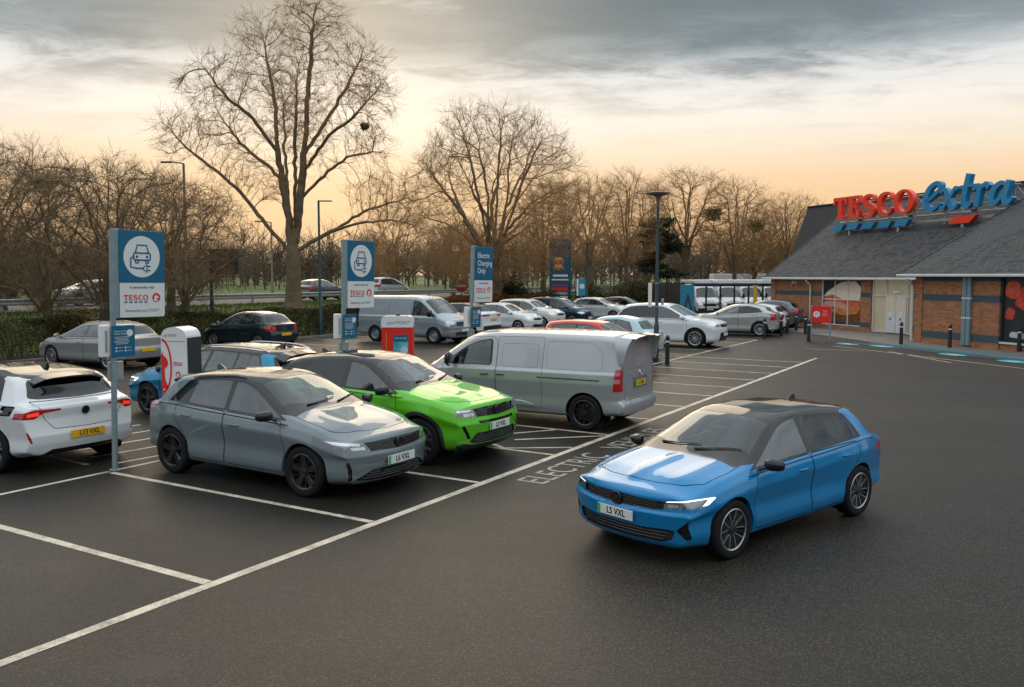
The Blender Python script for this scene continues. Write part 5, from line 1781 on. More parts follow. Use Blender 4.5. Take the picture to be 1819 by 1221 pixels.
def leaf_mat(name, cols, rough=0.7):
    """each leaf takes one tone of a small palette"""
    m = bpy.data.materials.new(name)
    m.use_nodes = True
    g = NT(m.node_tree)
    out = g.n('ShaderNodeOutputMaterial')
    b = g.n('ShaderNodeBsdfPrincipled')
    geo = g.n('ShaderNodeNewGeometry')
    tc = g.n('ShaderNodeTexCoord')
    nz = g.noise(tc.outputs['Object'], .9, 3, .5)
    f = g.math('ADD', g.math('MULTIPLY', geo.outputs['Random Per Island'], .55), g.math('MULTIPLY', nz, .5))
    k = len(cols)
    c = g.ramp(f, [(.2 + .65 * i / (k - 1), cc) for i, cc in enumerate(cols)])
    g.put(b, 'Base Color', c)
    b.inputs['Roughness'].default_value = rough
    b.inputs['Specular IOR Level'].default_value = 0.25
    g.t.links.new(b.outputs[0], out.inputs[0])
    return m


M_LEAF_HEDGE = leaf_mat('hedge_leaves', [(0.022, 0.032, 0.010), (0.045, 0.055, 0.014), (0.075, 0.060, 0.020), (0.085, 0.045, 0.016)])
M_LEAF_RUST = leaf_mat('rusty_leaves', [(0.050, 0.045, 0.014), (0.13, 0.050, 0.014), (0.20, 0.070, 0.016), (0.10, 0.035, 0.012)])
M_LEAF_GREEN = leaf_mat('evergreen_leaves', [(0.012, 0.026, 0.010), (0.025, 0.045, 0.014), (0.045, 0.065, 0.018)])
M_LEAF_OLIVE = leaf_mat('olive_leaves', [(0.035, 0.040, 0.014), (0.070, 0.070, 0.020), (0.11, 0.085, 0.025), (0.07, 0.045, 0.018)])
M_NEEDLE = leaf_mat('pine_needles', [(0.012, 0.020, 0.010), (0.022, 0.032, 0.014), (0.035, 0.040, 0.016)])
M_BLADE = leaf_mat('grass_blades', [(0.055, 0.085, 0.012), (0.10, 0.14, 0.020), (0.14, 0.15, 0.035)])


def frusta(P0, P1, R0, R1, k):
    """open tubes for many segments at once; returns verts, quads"""
    P0, P1 = np.asarray(P0, float), np.asarray(P1, float)
    R0, R1 = np.asarray(R0, float), np.asarray(R1, float)
    n = len(P0)
    t = P1 - P0
    t /= np.linalg.norm(t, axis=1, keepdims=True) + 1e-9
    ref = np.where(np.abs(t[:, 2:3]) < .9, np.array([[0, 0, 1.0]]), np.array([[1.0, 0, 0]]))
    u = np.cross(t, ref); u /= np.linalg.norm(u, axis=1, keepdims=True)
    v = np.cross(t, u)
    a = np.arange(k) * 2 * pi / k
    ring = u[:, None, :] * np.cos(a)[None, :, None] + v[:, None, :] * np.sin(a)[None, :, None]
    A = P0[:, None, :] + ring * R0[:, None, None]
    B = P1[:, None, :] + ring * R1[:, None, None]
    V = np.concatenate([A, B], 1).reshape(-1, 3)
    base = (np.arange(n) * 2 * k)[:, None]
    i = np.arange(k)[None, :]; j = (np.arange(k)[None, :] + 1) % k
    F = np.stack([base + i, base + j, base + k + j, base + k + i], -1).reshape(-1, 4)
    return V, F


def np_mesh(name, parts):
    """parts: list of (V, F) quads/tris arrays"""
    Vs = []; loops = []; tot = []
    off = 0
    for V, F in parts:
        if len(F) == 0: continue
        Vs.append(V); loops.append((F + off).reshape(-1)); tot.append(np.full(len(F), F.shape[1]))
        off += len(V)
    V = np.concatenate(Vs); lo = np.concatenate(loops); tt = np.concatenate(tot)
    me = bpy.data.meshes.new(name)
    me.vertices.add(len(V)); me.vertices.foreach_set('co', V.astype(np.float32).reshape(-1))
    me.loops.add(len(lo)); me.loops.foreach_set('vertex_index', lo.astype(np.int32))
    me.polygons.add(len(tt))
    st = np.concatenate([[0], np.cumsum(tt)[:-1]])
    me.polygons.foreach_set('loop_start', st.astype(np.int32))
    try: me.polygons.foreach_set('loop_total', tt.astype(np.int32))
    except Exception: pass
    me.polygons.foreach_set('use_smooth', np.ones(len(tt), bool))
    me.update(calc_edges=True)
    me.validate()
    return me


def grow(limbs, attr, step=.45, infl=3.0, kill=.8, iters=90, seed=1, wig=.12):
    """space colonisation from given limbs (polylines with 3d points); returns positions and parents"""
    r = np.random.RandomState(seed)
    pos = []; par = []
    for li, (pts, parent_pt) in enumerate(limbs):
        pts = np.array(pts, float)
        if parent_pt is None: last = -1
        else:
            d = np.linalg.norm(np.array(pos) - np.array(pts[0]), axis=1); last = int(d.argmin())
        for k in range(len(pts) - 1):
            a, b = pts[k], pts[k + 1]
            L = np.linalg.norm(b - a); n = max(1, int(L / step))
            for i in range(0 if (k == 0 and last == -1) else 1, n + 1):
                q = a + (b - a) * i / n
                if 0 < i < n or k > 0: q = q + r.normal(0, wig * .35, 3) * (0.4 if li == 0 else 1)
                pos.append(q); par.append(last); last = len(pos) - 1
    pos = [np.array(p) for p in pos]
    A = np.array(attr, float)
    P = np.array(pos)
    best = np.full(len(A), 1e9); bi = np.zeros(len(A), int)
    def upd(s):
        Q = np.array(pos[s:])
        for c in range(0, len(A), 2000):
            D = np.linalg.norm(A[c:c + 2000, None, :] - Q[None], axis=2)
            m = D.argmin(1); dm = D[np.arange(len(m)), m]
            w = dm < best[c:c + 2000]
            best[c:c + 2000][w] = dm[w]; bi[c:c + 2000][w] = m[w] + s
    upd(0)
    alive = best > kill
    for it in range(iters):
        act = alive & (best < infl)
        if not act.any(): break
        idx = np.nonzero(act)[0]
        dirs = {}
        for i in idx:
            n = bi[i]
            d = A[i] - pos[n]
            dirs.setdefault(n, []).append(d / (np.linalg.norm(d) + 1e-9))
        s = len(pos)
        for n, ds in dirs.items():
            d = np.mean(ds, 0) + r.normal(0, wig, 3) + np.array([0, 0, .10])
            if par[n] >= 0:
                pd = pos[n] - pos[par[n]]
                d = d + .45 * pd / (np.linalg.norm(pd) + 1e-9)
            d /= np.linalg.norm(d) + 1e-9
            q = pos[n] + d * step
            pos.append(q); par.append(n)
        upd(s)
        alive &= best > kill
    return np.array(pos), np.array(par)


def tree_meshes(limbs, attr, rmax, step=.45, seed=1, infl=3.0, kill=.8, expo=2.25, tip=.011, twig=(2, .55), thick=.10, wig=.12, iters=90):
    """trunk mesh and crown mesh from a grown skeleton"""
    r = np.random.RandomState(seed + 5)
    pos, par = grow(limbs, attr, step, infl, kill, iters, seed, wig)
    n = len(pos)
    w = np.zeros(n)
    kids = np.zeros(n, int)
    for i in range(n - 1, -1, -1):
        if kids[i] == 0: w[i] = tip ** expo
        if par[i] >= 0:
            w[par[i]] += w[i]; kids[par[i]] += 1
    rad = w ** (1 / expo)
    sc_ = rmax / rad[0]
    rad = tip + (rad - tip) * (rmax - tip) / (rad[0] - tip)
    # root flare
    base = pos[0][2]
    ch = np.nonzero(par >= 0)[0]
    P0 = pos[par[ch]]; P1 = pos[ch]
    R0 = np.minimum(rad[par[ch]], rad[ch] * 1.5); R1 = rad[ch]
    hgt = P0[:, 2] - base
    R0 = R0 * (1 + .55 * np.exp(-hgt / .45)); R1 = R1 * (1 + .55 * np.exp(-(P1[:, 2] - base) / .45))
    # extend slightly so that joints overlap
    ext = (P1 - P0) * .12
    big = R1 > thick
    tr = [frusta(P0[big], P1[big] + ext[big], R0[big], R1[big], 9)] if big.any() else []
    md = (~big) & (R1 > .035)
    sm = (~big) & ~md
    cr = []
    if md.any(): cr.append(frusta(P0[md], P1[md] + ext[md], R0[md], R1[md], 5))
    if sm.any(): cr.append(frusta(P0[sm], P1[sm] + ext[sm] * .5, R0[sm], R1[sm], 3))
    # fine twigs
    cand = np.nonzero((rad < .05) & (par >= 0))[0]
    T0 = []; T1 = []; Ra = []; Rb = []
    for i in cand:
        d0 = pos[i] - pos[par[i]]; d0 /= np.linalg.norm(d0) + 1e-9
        cnt = twig[0] if kids[i] > 0 else twig[0] + 2
        for _ in range(cnt):
            d = d0 * .95 + r.normal(0, .48, 3); d[2] += .22; d /= np.linalg.norm(d)
            L = twig[1] * r.uniform(.5, 1.5)
            p = pos[i] - d0 * step * r.rand()
            q = p + d * L * .45 + r.normal(0, .02, 3)
            d2 = d + r.normal(0, .22, 3); d2[2] += .12; d2 /= np.linalg.norm(d2)
            e = q + d2 * L * .55
            T0 += [p, q]; T1 += [q, e]; Ra += [tip * .8, tip * .55]; Rb += [tip * .55, tip * .22]
            for _k in range(2):
                d3 = d + r.normal(0, .5, 3); d3[2] += .1; d3 /= np.linalg.norm(d3)
                b0 = q + d2 * L * .3 * _k
                T0.append(b0); T1.append(b0 + d3 * L * .42); Ra.append(tip * .5); Rb.append(tip * .22)
    if T0: cr.append(frusta(T0, T1, Ra, Rb, 3))
    tm = np_mesh('trunk', tr) if tr else None
    cm = np_mesh('crown', cr)
    return tm, cm


def ell(r, n, c, s, hollow=0.0):
    """points in an ellipsoid, denser towards its rim when hollow > 0"""
    p = r.normal(0, 1, (n, 3)); p /= np.linalg.norm(p, axis=1, keepdims=True)
    q = (hollow + (1 - hollow) * r.rand(n, 1)) ** (1 / 2.6)
    return np.array(c) + p * q * np.array(s)


def put_tree(name, meshes, loc, label, rz=0.0, s=1.0, group='bare winter trees', mats=None, sz=None):
    tm, cm = meshes
    mats = mats or (M_BARK, M_TWIG)
    o = empty(name, loc, rz)
    o.scale = (s, s, sz or s)
    tag(o, label, 'tree', group)
    for nm, me, mt in (('trunk', tm, mats[0]), ('crown', cm, mats[1])):
        if me is None: continue
        c = bpy.data.objects.new(nm, me)
        COL.objects.link(c)
        if not me.materials: me.materials.append(mt)
        c.parent = o
    return o


def proto_big_left():
    r = np.random.RandomState(3)
    limbs = [([(0, 0, 0), (.05, 0, 1.8), (0, .05, 3.6)], None),
             ([(0, 0, 3.6), (-.15, 0, 5.2), (-.55, .1, 8.0), (-.85, .0, 9.8), (-.9, .3, 12.4), (-1.5, .2, 16.2)], 1),
             ([(0, 0, 3.6), (.35, .1, 5.2), (.75, -.1, 8.4), (1.0, 0, 11.0), (1.15, .2, 13.6), (1.6, .1, 18.2)], 1),
             ([(0, 0, 3.4), (-1.5, -.3, 5.2), (-3.0, -.5, 7.2), (-4.5, -.8, 8.6), (-6.2, -1.0, 9.9), (-7.4, -1.2, 11.3)], 1),
             ([(-.55, .1, 8.0), (-1.9, .6, 9.2), (-3.4, 1.0, 10.4), (-4.6, 1.2, 12.0)], 1),
             ([(-.85, 0, 9.8), (-2.0, -.8, 11.6), (-3.4, -1.3, 12.8), (-4.6, -1.6, 14.4)], 1),
             ([(.75, -.1, 8.4), (2.6, -.9, 10.6), (4.2, -1.4, 11.6), (5.7, -1.6, 13.2)], 1),
             ([(.9, 0, 9.6), (2.3, 1.0, 12.2), (3.4, 1.6, 14.2), (4.1, 1.8, 15.8)], 1),
             ([(.55, 0, 6.8), (2.2, .5, 8.6), (3.4, .9, 9.5), (4.9, 1.0, 9.9), (5.2, 1.1, 10.9)], 1),
             ([(.1, 0, 3.4), (1.4, .3, 4.3), (2.7, .5, 5.0), (4.4, .8, 6.1), (5.8, .9, 6.6), (7.2, 1.0, 7.0)], 1),
             ([(2.7, .5, 5.0), (4.8, -.3, 5.4), (6.4, -.6, 5.5), (8.0, -.8, 5.1)], 1),
             ([(0, 0, 4.6), (-.5, 1.2, 7.0), (-1.0, 2.6, 10.5), (-1.2, 3.2, 13.5)], 1),
             ([(.2, 0, 4.8), (.6, -1.4, 7.4), (1.0, -2.6, 10.6), (1.3, -3.2, 13.6)], 1)]
    A = [ell(r, 300, (-6.3, -1.0, 10.6), (1.9, 1.6, 1.7)), ell(r, 300, (-4.3, 1.0, 11.6), (2.0, 1.8, 1.9)), ell(r, 340, (-3.9, -1.3, 13.5), (2.3, 1.9, 2.0)),
         ell(r, 420, (-1.5, .2, 15.6), (2.2, 2.2, 2.8)), ell(r, 460, (1.5, .1, 17.2), (2.5, 2.2, 2.2)), ell(r, 380, (4.0, 1.5, 14.9), (2.1, 2.0, 2.3)),
         ell(r, 340, (5.1, -1.4, 12.6), (1.9, 1.8, 1.9)), ell(r, 260, (4.7, 1.0, 10.2), (1.6, 1.6, 1.3)), ell(r, 340, (5.6, .8, 7.2), (2.5, 1.9, 1.5)), ell(r, 240, (7.0, -.4, 5.8), (2.0, 1.5, 1.0)),
         ell(r, 260, (-1.2, 3.0, 12.6), (1.9, 1.8, 2.8)), ell(r, 260, (1.2, -3.0, 12.6), (1.9, 1.8, 2.8)), ell(r, 220, (-3.2, -.4, 8.6), (2.2, 1.7, 1.6)), ell(r, 260, (1.4, .2, 10.5), (2.4, 2.0, 2.8)), ell(r, 160, (-1.4, 0, 7.6), (1.5, 1.2, 1.4))]
    return tree_meshes(limbs, np.concatenate(A), .47, .36, 4, 2.6, .50, 1.78, .0105, (3, .85), .08, .09)


def proto_fan(seed, h, spread, fork=.22, nl=7, nat=2600, rmax=.5, low=.25, tip=.012, twig=(2, .55), step=.40, kill=.55, flat=1.0):
    """broad crown on a short trunk that forks into upswept limbs"""
    r = np.random.RandomState(seed)
    zf = h * fork
    limbs = [([(0, 0, 0), (r.normal(0, .05), r.normal(0, .05), zf * .5), (r.normal(0, .1), r.normal(0, .1), zf)], None)]
    A = []
    for k in range(nl):
        a = 2 * pi * k / nl + r.uniform(-.35, .35)
        out = r.uniform(.25, 1.0) if k else .1
        hh = h * (.98 - .38 * out * r.uniform(.6, 1.1)) * .93
        R_ = spread * out * .86
        p1 = (cos(a) * R_ * .22, sin(a) * R_ * .22, zf + (hh - zf) * .33)
        p2 = (cos(a + .2) * R_ * .60, sin(a + .2) * R_ * .60, zf + (hh - zf) * .68)
        p3 = (cos(a) * R_, sin(a) * R_, hh)
        limbs.append(([(0, 0, zf), p1, p2, p3], 1))
        if r.rand() < .8:
            b = a + r.choice([-1, 1]) * r.uniform(.5, .9)
            q2 = (p1[0] + cos(b) * spread * .42, p1[1] + sin(b) * spread * .42, p1[2] + (hh - p1[2]) * r.uniform(.2, .6))
            limbs.append(([p1, q2], 1))
    nn = nat
    c = ell(r, nn, (0, 0, h * (low + 1) / 2), (spread, spread, h * (1 - low) / 2), .25)
    # uneven outline: bite out random scallops
    for _ in range(7):
        a = r.uniform(0, 2 * pi); z = r.uniform(low + .1, 1) * h
        q = np.array([cos(a) * spread, sin(a) * spread, z])
        c = c[np.linalg.norm(c - q, axis=1) > spread * .38]
    return tree_meshes(limbs, c, rmax, step, seed, 3.2, kill, 1.80, tip, twig, .08, .10)


def leaves(n, pts, size, r, flat=0.0):
    """small leaf-shaped quads at the given points"""
    P = np.asarray(pts)
    n = len(P)
    u = r.normal(0, 1, (n, 3)); u[:, 2] *= 1 - flat; u /= np.linalg.norm(u, axis=1, keepdims=True)
    v = np.cross(u, r.normal(0, 1, (n, 3))); v /= np.linalg.norm(v, axis=1, keepdims=True)
    s = size * r.uniform(.6, 1.4, (n, 1))
    A = P - u * s; B = P + v * s * .45 + u * s * .1; C = P + u * s; D = P - v * s * .45 + u * s * .1
    V = np.stack([A, B, C, D], 1).reshape(-1, 3)
    F = np.arange(n * 4).reshape(-1, 4)
    return V, F


def hedge(name, label, p, q, wid, hgt, nleaf, mat, r, size=.05, z0=.1, gap=0.0, group=None):
    """clipped hedge between two points: stems inside, leaves through its volume"""
    p, q = Vector(p), Vector(q)
    L = (q - p).length
    t = (q - p) / L; nn = Vector((-t.y, t.x, 0))
    o = empty(name, p)
    tag(o, label, 'hedge', group)
    ph = r.uniform(0, 10, 4)
    a = r.rand(nleaf) * L
    top = hgt * (1 + .07 * np.sin(a * 1.3 + ph[0]) + .05 * np.sin(a * 3.1 + ph[1]))
    # mostly near the skin of the hedge
    side = r.rand(nleaf)
    y = np.where(side < .35, -wid / 2 + np.abs(r.normal(0, .10, nleaf)), np.where(side < .62, wid / 2 - np.abs(r.normal(0, .12, nleaf)), r.uniform(-wid / 2, wid / 2, nleaf)))
    z = np.where(side < .62, r.rand(nleaf) ** .8 * top, top - np.abs(r.normal(0, .10, nleaf)))
    y = y * (1 + .10 * np.sin(a * 2.2 + z * 2 + ph[2])) * (1 - .12 * (z / hgt) ** 3)
    keep = z > r.rand(nleaf) * .35 * hgt
    if gap > 0:
        k = np.sin(a * 1.9 + ph[3]) + .6 * np.sin(a * .83 + z * 2.4)
        keep &= (k > -1.2 + gap) | (r.rand(nleaf) < .25)
    a, y, z = a[keep], y[keep], np.maximum(z[keep], .03)
    T = np.array(t); N_ = np.array(nn)
    P = a[:, None] * T + y[:, None] * N_ + np.stack([0 * z, 0 * z, z + z0], 1)
    me = np_mesh('foliage', [leaves(len(P), P, size, r)])
    me.polygons.foreach_set('use_smooth', np.zeros(len(me.polygons), bool))
    f = link('foliage', me, mat, o)
    S0 = []; S1 = []; Ra = []; Rb = []
    for i in range(int(L * 5)):
        x = r.rand() * L; yy = r.normal(0, wid * .18)
        b = x * T + yy * N_ + np.array([0, 0, z0 - .1])
        for k in range(5):
            e = b + np.array([*(T[:2] * r.normal(0, .28) + N_[:2] * r.normal(0, .24)), hgt * r.uniform(.5, .98)])
            mid = (b + e) / 2 + r.normal(0, .05, 3)
            S0 += [b, mid]; S1 += [mid, e]; Ra += [.018, .012]; Rb += [.012, .005]
    tag(link('stems', np_mesh('stems', [frusta(S0, S1, Ra, Rb, 4)]), M_TWIG2, o), kind='stuff')
    return o


def shrub(name, label, loc, rx, ry, rz_, nleaf, mat, r, size=.06, group=None, z0=0.0, lobes=9):
    o = empty(name, loc)
    tag(o, label, 'shrub', group)
    P = []
    for k in range(lobes):
        c = np.array([r.uniform(-.6, .6) * rx, r.uniform(-.6, .6) * ry, rz_ * r.uniform(.35, .75)])
        s = r.uniform(.35, .6)
        n = nleaf // lobes
        d = r.normal(0, 1, (n, 3)); d /= np.linalg.norm(d, axis=1, keepdims=True)
        q = c + d * (r.rand(n, 1) ** .4) * np.array([rx, ry, rz_ * .8]) * s
        P.append(q)
    P = np.concatenate(P); P = P[P[:, 2] > .02]
    me = np_mesh('foliage', [leaves(len(P), P, size, r)])
    me.polygons.foreach_set('use_smooth', np.zeros(len(me.polygons), bool))
    link('foliage', me, mat, o)
    S0 = []; S1 = []; Ra = []; Rb = []
    for k in range(26):
        b = np.array([r.normal(0, rx * .15), r.normal(0, ry * .15), -.05])
        e = np.array([r.uniform(-.85, .85) * rx, r.uniform(-.85, .85) * ry, rz_ * r.uniform(.6, 1.05)])
        m_ = (b + e) / 2 + r.normal(0, .08, 3) + np.array([0, 0, .12 * rz_])
        S0 += [b, m_]; S1 += [m_, e]; Ra += [.03, .018]; Rb += [.018, .006]
    tag(link('stems', np_mesh('stems', [frusta(S0, S1, Ra, Rb, 4)]), M_TWIG2, o), kind='stuff')
    return o


def at_px(u, Y):
    """x of a point that stands at depth Y on the bearing u"""
    return u * Y


def build_plants():
    def on(x, y): return (x, y, bank(x, y) - .03)
    put_tree('broad_tree', proto_big_left(), on(-13.0, 51.5), 'tallest bare tree with thick trunk and wide spreading limbs', 0, .94, mats=(M_BARK, M_TWIG))
    t2 = proto_fan(21, 15.0, 6.4, .16, 11, 3200, .52, .12, .010, (3, .9), .40, .52)
    put_tree('broad_tree', t2, on(-1.3, 62.0), 'second tallest bare tree rising behind the electric charging only sign', .4, 1.0)
    A = proto_fan(31, 11.5, 4.2, .24, 7, 1900, .32, .22, .0105, (3, .9), .42, .6)
    B = proto_fan(32, 12.0, 3.6, .20, 6, 1700, .30, .25, .0105, (3, .9), .42, .6)
    C = proto_fan(33, 12.5, 4.8, .30, 8, 2100, .40, .30, .0105, (3, .9), .42, .6)
    # right hand row behind the fence
    far = 'bare trees standing behind the delivery yard'
    C2 = (C[0], C[1])
    put_tree('bare_tree', C, on(19.0, 95.0), 'tall bare tree right behind the tall lamp post disc', .3, 1.18, far, sz=1.16)
    put_tree('bare_tree', B, on(23.6, 92.0), 'bare tree with dark nest clump between the lamp post and the shop', 1.1, 1.22, far, sz=1.10)
    put_tree('bare_tree', C, on(31.0, 98.0), 'bare tree standing closest to the shop gable', 2.2, 1.0, far, sz=.98)
    put_tree('bare_tree', A, on(27.0, 97.0), 'bare tree second from the shop gable', 4.2, .95, far, sz=.95)
    put_tree('bare_tree', A, on(7.6, 85.0), 'slender bare tree behind the small blue parking sign', 2.0, 1.02, far)
    put_tree('bare_tree', B, on(11.6, 88.0), 'bare tree rising from the round shrubs', .2, 1.08, far)
    put_tree('bare_tree', A, on(4.8, 80.0), 'bare tree just beyond the fuel price totem', 3.1, .95, far)
    put_tree('bare_tree', B, on(14.6, 96.0), 'thin bare tree left of the dark pine', 2.5, 1.0, far)
    put_tree('bare_tree', C, on(35.5, 112.0), 'bare tree far back beside the shop roof edge', 1.7, .95, far)
    put_tree('bare_tree', B, on(2.6, 73.0), 'young bare tree in front of the fuel price totem', 4.4, .82, far)
    # small ones in the middle distance
    midg = 'small bare trees along the road'
    D = proto_fan(41, 6.2, 3.0, .20, 7, 1300, .17, .2, .008, (3, .6), .30, .42)
    put_tree('bare_tree', D, on(-17.2, 43.8), 'small bare tree before the dark road sign board', .5, 1.12, midg)
    put_tree('bare_tree', D, on(-9.6, 70.0), 'small round bare tree between two charging signs', 1.6, 1.15, midg)
    put_tree('bare_tree', D, on(-4.9, 72.0), 'small bare tree beside the no entry sign', 2.9, .95, midg)
    put_tree('bare_tree', D, on(-13.8, 83.0), 'small bare tree far along the road', 3.9, .9, midg)
    put_tree('bare_tree', A, on(-4.4, 84.0), 'slim bare tree directly left of the second tallest tree', 3.9, .62, midg)
    # left: low spreading trees in and behind the hedge
    lg = 'spreading bare trees along the hedge'
    E = proto_fan(51, 7.8, 4.6, .22, 9, 1050, .22, .20, .0075, (3, .62), .30, .42)
    F_ = proto_fan(52, 7.2, 4.0, .16, 9, 950, .20, .12, .0075, (3, .62), .30, .42)
    mats2 = (M_BARK2, principled('hedgerow_twigs', (0.19, 0.125, 0.062), 0.85, var=.5, var_scale=.8, col2=(0.10, 0.068, 0.038)))
    spots = [(E, -16.2, 34.4, .2, 1.0, 'spreading bare tree with forked trunk behind the first charging sign'),
             (F_, -18.6, 34.6, 1.3, 1.0, 'spreading bare tree at the hedge two trunks from the first charging sign'),
             (E, -22.4, 36.6, 2.6, 1.02, 'spreading bare tree nearest the picture edge by the hedge'),
             (F_, -15.6, 41.4, 3.6, 1.0, 'spreading bare tree behind the older silver hatchback'),
             (F_, -25.6, 43.4, 4.5, 1.10, 'dark bare tree at the back of the thicket'),
             (E, -20.2, 44.8, 5.4, .98, 'bare tree beside the tall street light column')]
    for (pr, x, y, rz, s, lab) in spots:
        put_tree('spreading_tree', pr, on(x, y), lab, rz, s, lg, mats2)
    # unseen trees added behind the camera for reflections in car paint and glass
    bg = 'unseen bare trees added for reflections'
    for i, (pr, x, y, rz, s, lab) in enumerate(((C, -13.0, -14.0, 1.0, 1.0, 'unseen bare tree added for reflections in the windows of the slate grey hatchback'), (t2, 4.0, -24.0, 2.2, .9, 'unseen broad bare tree added for reflections in the flank of the blue hatchback'), (A, 13.0, -13.0, .4, 1.0, 'unseen bare tree added for reflections in the doors of the blue hatchback'), (B, -5.0, -20.0, 3.3, 1.0, 'unseen bare tree added for reflections in the side of the silver van'), (C, -24.0, -6.0, 4.1, .9, 'unseen bare tree added for reflections in the tail of the white hatchback'))):
        put_tree('bare_tree', pr, (x, y, -.05), lab, rz, s, bg)
    # dark pine
    r = np.random.RandomState(77)
    o = empty('pine_tree', on(15.0, 90.0))
    tag(o, 'dark evergreen pine with layered foliage among the bare trees', 'tree')
    tm = np_mesh('trunk', [frusta([(0, 0, 0), (.1, 0, 4)], [(.1, 0, 4), (.2, .1, 8.6)], [.22, .16], [.16, .06], 8)])
    link('trunk', tm, M_BARK2, o)
    P = []; S0 = []; S1 = []
    for k in range(30):
        z = 2.6 + 6.2 * k / 30; a = r.uniform(0, 2 * pi); L = (3.0 - .24 * (z - 2.6)) * r.uniform(.55, 1.1)
        d = np.array([cos(a), sin(a), r.uniform(-.05, .2)])
        S0.append(np.array([.1, 0, z])); S1.append(np.array([.1, 0, z]) + d * L)
        for t in np.linspace(.35, 1.05, 6):
            c = np.array([.1, 0, z]) + d * L * t
            P.append(c + r.normal(0, 1, (60, 3)) * np.array([.32, .32, .14]))
    P = np.concatenate(P)
    me = np_mesh('crown', [leaves(len(P), P, .13, r)])
    link('crown', me, M_NEEDLE, o)
    link('branches', np_mesh('branches', [frusta(S0, S1, [.06] * len(S0), [.02] * len(S0), 4)]), M_BARK2, o)
    # birds' nest and mistletoe clumps
    for (x, y, z, s, lab) in ((21.2, 92.0, 9.6, .75, 'big ball of mistletoe in the bare tree behind the lamp post'), (26.0, 93.5, 8.4, .6, 'smaller ball of mistletoe nearer the shop gable'), (-8.55, 51.0, 11.7, .16, 'small nest on a limb of the tallest tree')):
        q = r.normal(0, 1, (520, 3)) * np.array([s, s, s * .7]) * .6
        oo = tag(empty('twig_clump', (x, y, z)), lab, 'nest', 'twig balls in the bare trees')
        tag(link('twig_ball', np_mesh('twig_ball', [leaves(len(q), q, .10 if s < .3 else .16, r)]), M_LEAF_OLIVE, oo), kind='stuff')
    # hedges
    r = np.random.RandomState(5)
    hedge('hedge', 'dark olive hedge with see-through gaps at the far end of the car park edge', lot(6, 24.6), lot(18.2, 24.55), .95, 1.38, 30000, M_LEAF_HEDGE, r, .042, .1, .55, 'hedges along the car park')
    hedge('hedge', 'dense clipped brown green hedge behind the dark green hatchback', lot(18.4, 24.6), lot(35.5, 24.6), 1.0, 1.34, 46000, M_LEAF_HEDGE, r, .042, .1, .12, 'hedges along the car park')
    hedge('hedge', 'rusty copper hedge behind the older silver van', lot(38.0, 24.7), lot(54, 24.7), 1.4, 1.55, 32000, M_LEAF_RUST, r, .06, .1, 0, 'hedges along the car park')
    hedge('hedge', 'low rusty hedge strip at the foot of the tallest tree', lot(31.0, 26.6), lot(41.0, 26.4), .9, .75, 14000, M_LEAF_RUST, r, .05, .35, 0, 'hedges along the car park')
    # shrubs at the far end
    sg = 'shrubs at the end of the car park'
    for (x, y, rx, ry, rz_, n, mt, lab) in ((7.2, 70.0, 2.6, 1.8, 2.3, 9000, M_LEAF_HEDGE, 'broad brown shrub under the small blue parking sign'), (10.2, 72.0, 2.6, 1.9, 2.7, 11000, M_LEAF_OLIVE, 'round olive shrub beside the wooden fence'),
                                            (13.3, 76.0, 2.4, 1.9, 2.4, 8000, M_LEAF_HEDGE, 'brown shrub half behind the white SUV roof'), (1.6, 66.0, 2.2, 1.6, 2.2, 8000, M_LEAF_GREEN, 'dark green shrub below the fuel price totem'),
                                            (-.8, 63.5, 1.9, 1.5, 2.6, 7000, M_LEAF_GREEN, 'dark evergreen shrub beside the second tallest tree'), (4.4, 67.5, 2.0, 1.5, 1.5, 5000, M_LEAF_GREEN, 'low dark shrub in front of the totem base'),
                                            (-16.9, 32.9, .9, .8, 1.7, 2600, M_LEAF_RUST, 'rusty leaves clinging round the trunk by the first charging sign')):
        shrub('shrub', lab, on(x, y), rx, ry, rz_, n, mt, r, .075, sg)
    # undergrowth behind the hedge and the far wood
    P = []; S0 = []; S1 = []; Ra = []; Rb = []
    for k in range(150):
        a = r.uniform(2, 30); s = r.uniform(45, 62)
        b = lot(a * 2 - 20, s)
        b = np.array([b.x, b.y, bank(b.x, b.y)])
        for j in range(26):
            d = np.array([r.normal(0, .5), r.normal(0, .5), 1]); L = r.uniform(1.2, 4.2)
            m_ = b + d * L * .55 + r.normal(0, .2, 3); e = b + d * L + r.normal(0, .35, 3)
            S0 += [b, m_, m_]; S1 += [m_, e, m_ + r.normal(0, .7, 3) + np.array([0, 0, .5])]; Ra += [.035, .02, .015]; Rb += [.02, .006, .005]
    tag(link('roadside_thicket', np_mesh('roadside_thicket', [frusta(S0, S1, Ra, Rb, 3)]), M_TWIG2), 'brown leafless thicket along the far side of the road', 'thicket', kind='stuff')
    parts = []
    S0 = []; S1 = []; Ra = []; Rb = []; P = []
    for k in range(1150):
        if k < 760:
            u = r.uniform(-.95, .62); Y = r.uniform(105, 190); b = np.array([u * Y, Y, .9])
        else:
            a_ = r.uniform(pi * .92, pi * 2.12); q_ = r.uniform(48, 80); b = np.array([cos(a_) * q_, sin(a_) * q_, -.1]); u = 0
        hh = r.uniform(4.5, 9.5) * (1.15 if u > -.1 else 1.0)
        S0.append(b); S1.append(b + np.array([r.normal(0, .3), 0, hh * .6])); Ra.append(.11); Rb.append(.05)
        for j in range(24):
            f = r.uniform(.15, .7); c = b + np.array([0, 0, hh * f])
            e = c + np.array([r.normal(0, 1.7), r.normal(0, 1.2), hh * r.uniform(.12, .42)])
            S0.append(c); S1.append(e); Ra.append(.055); Rb.append(.015)
            for q in range(2):
                S0.append((c + e) / 2); S1.append(e + r.normal(0, .8, 3)); Ra.append(.03); Rb.append(.012)
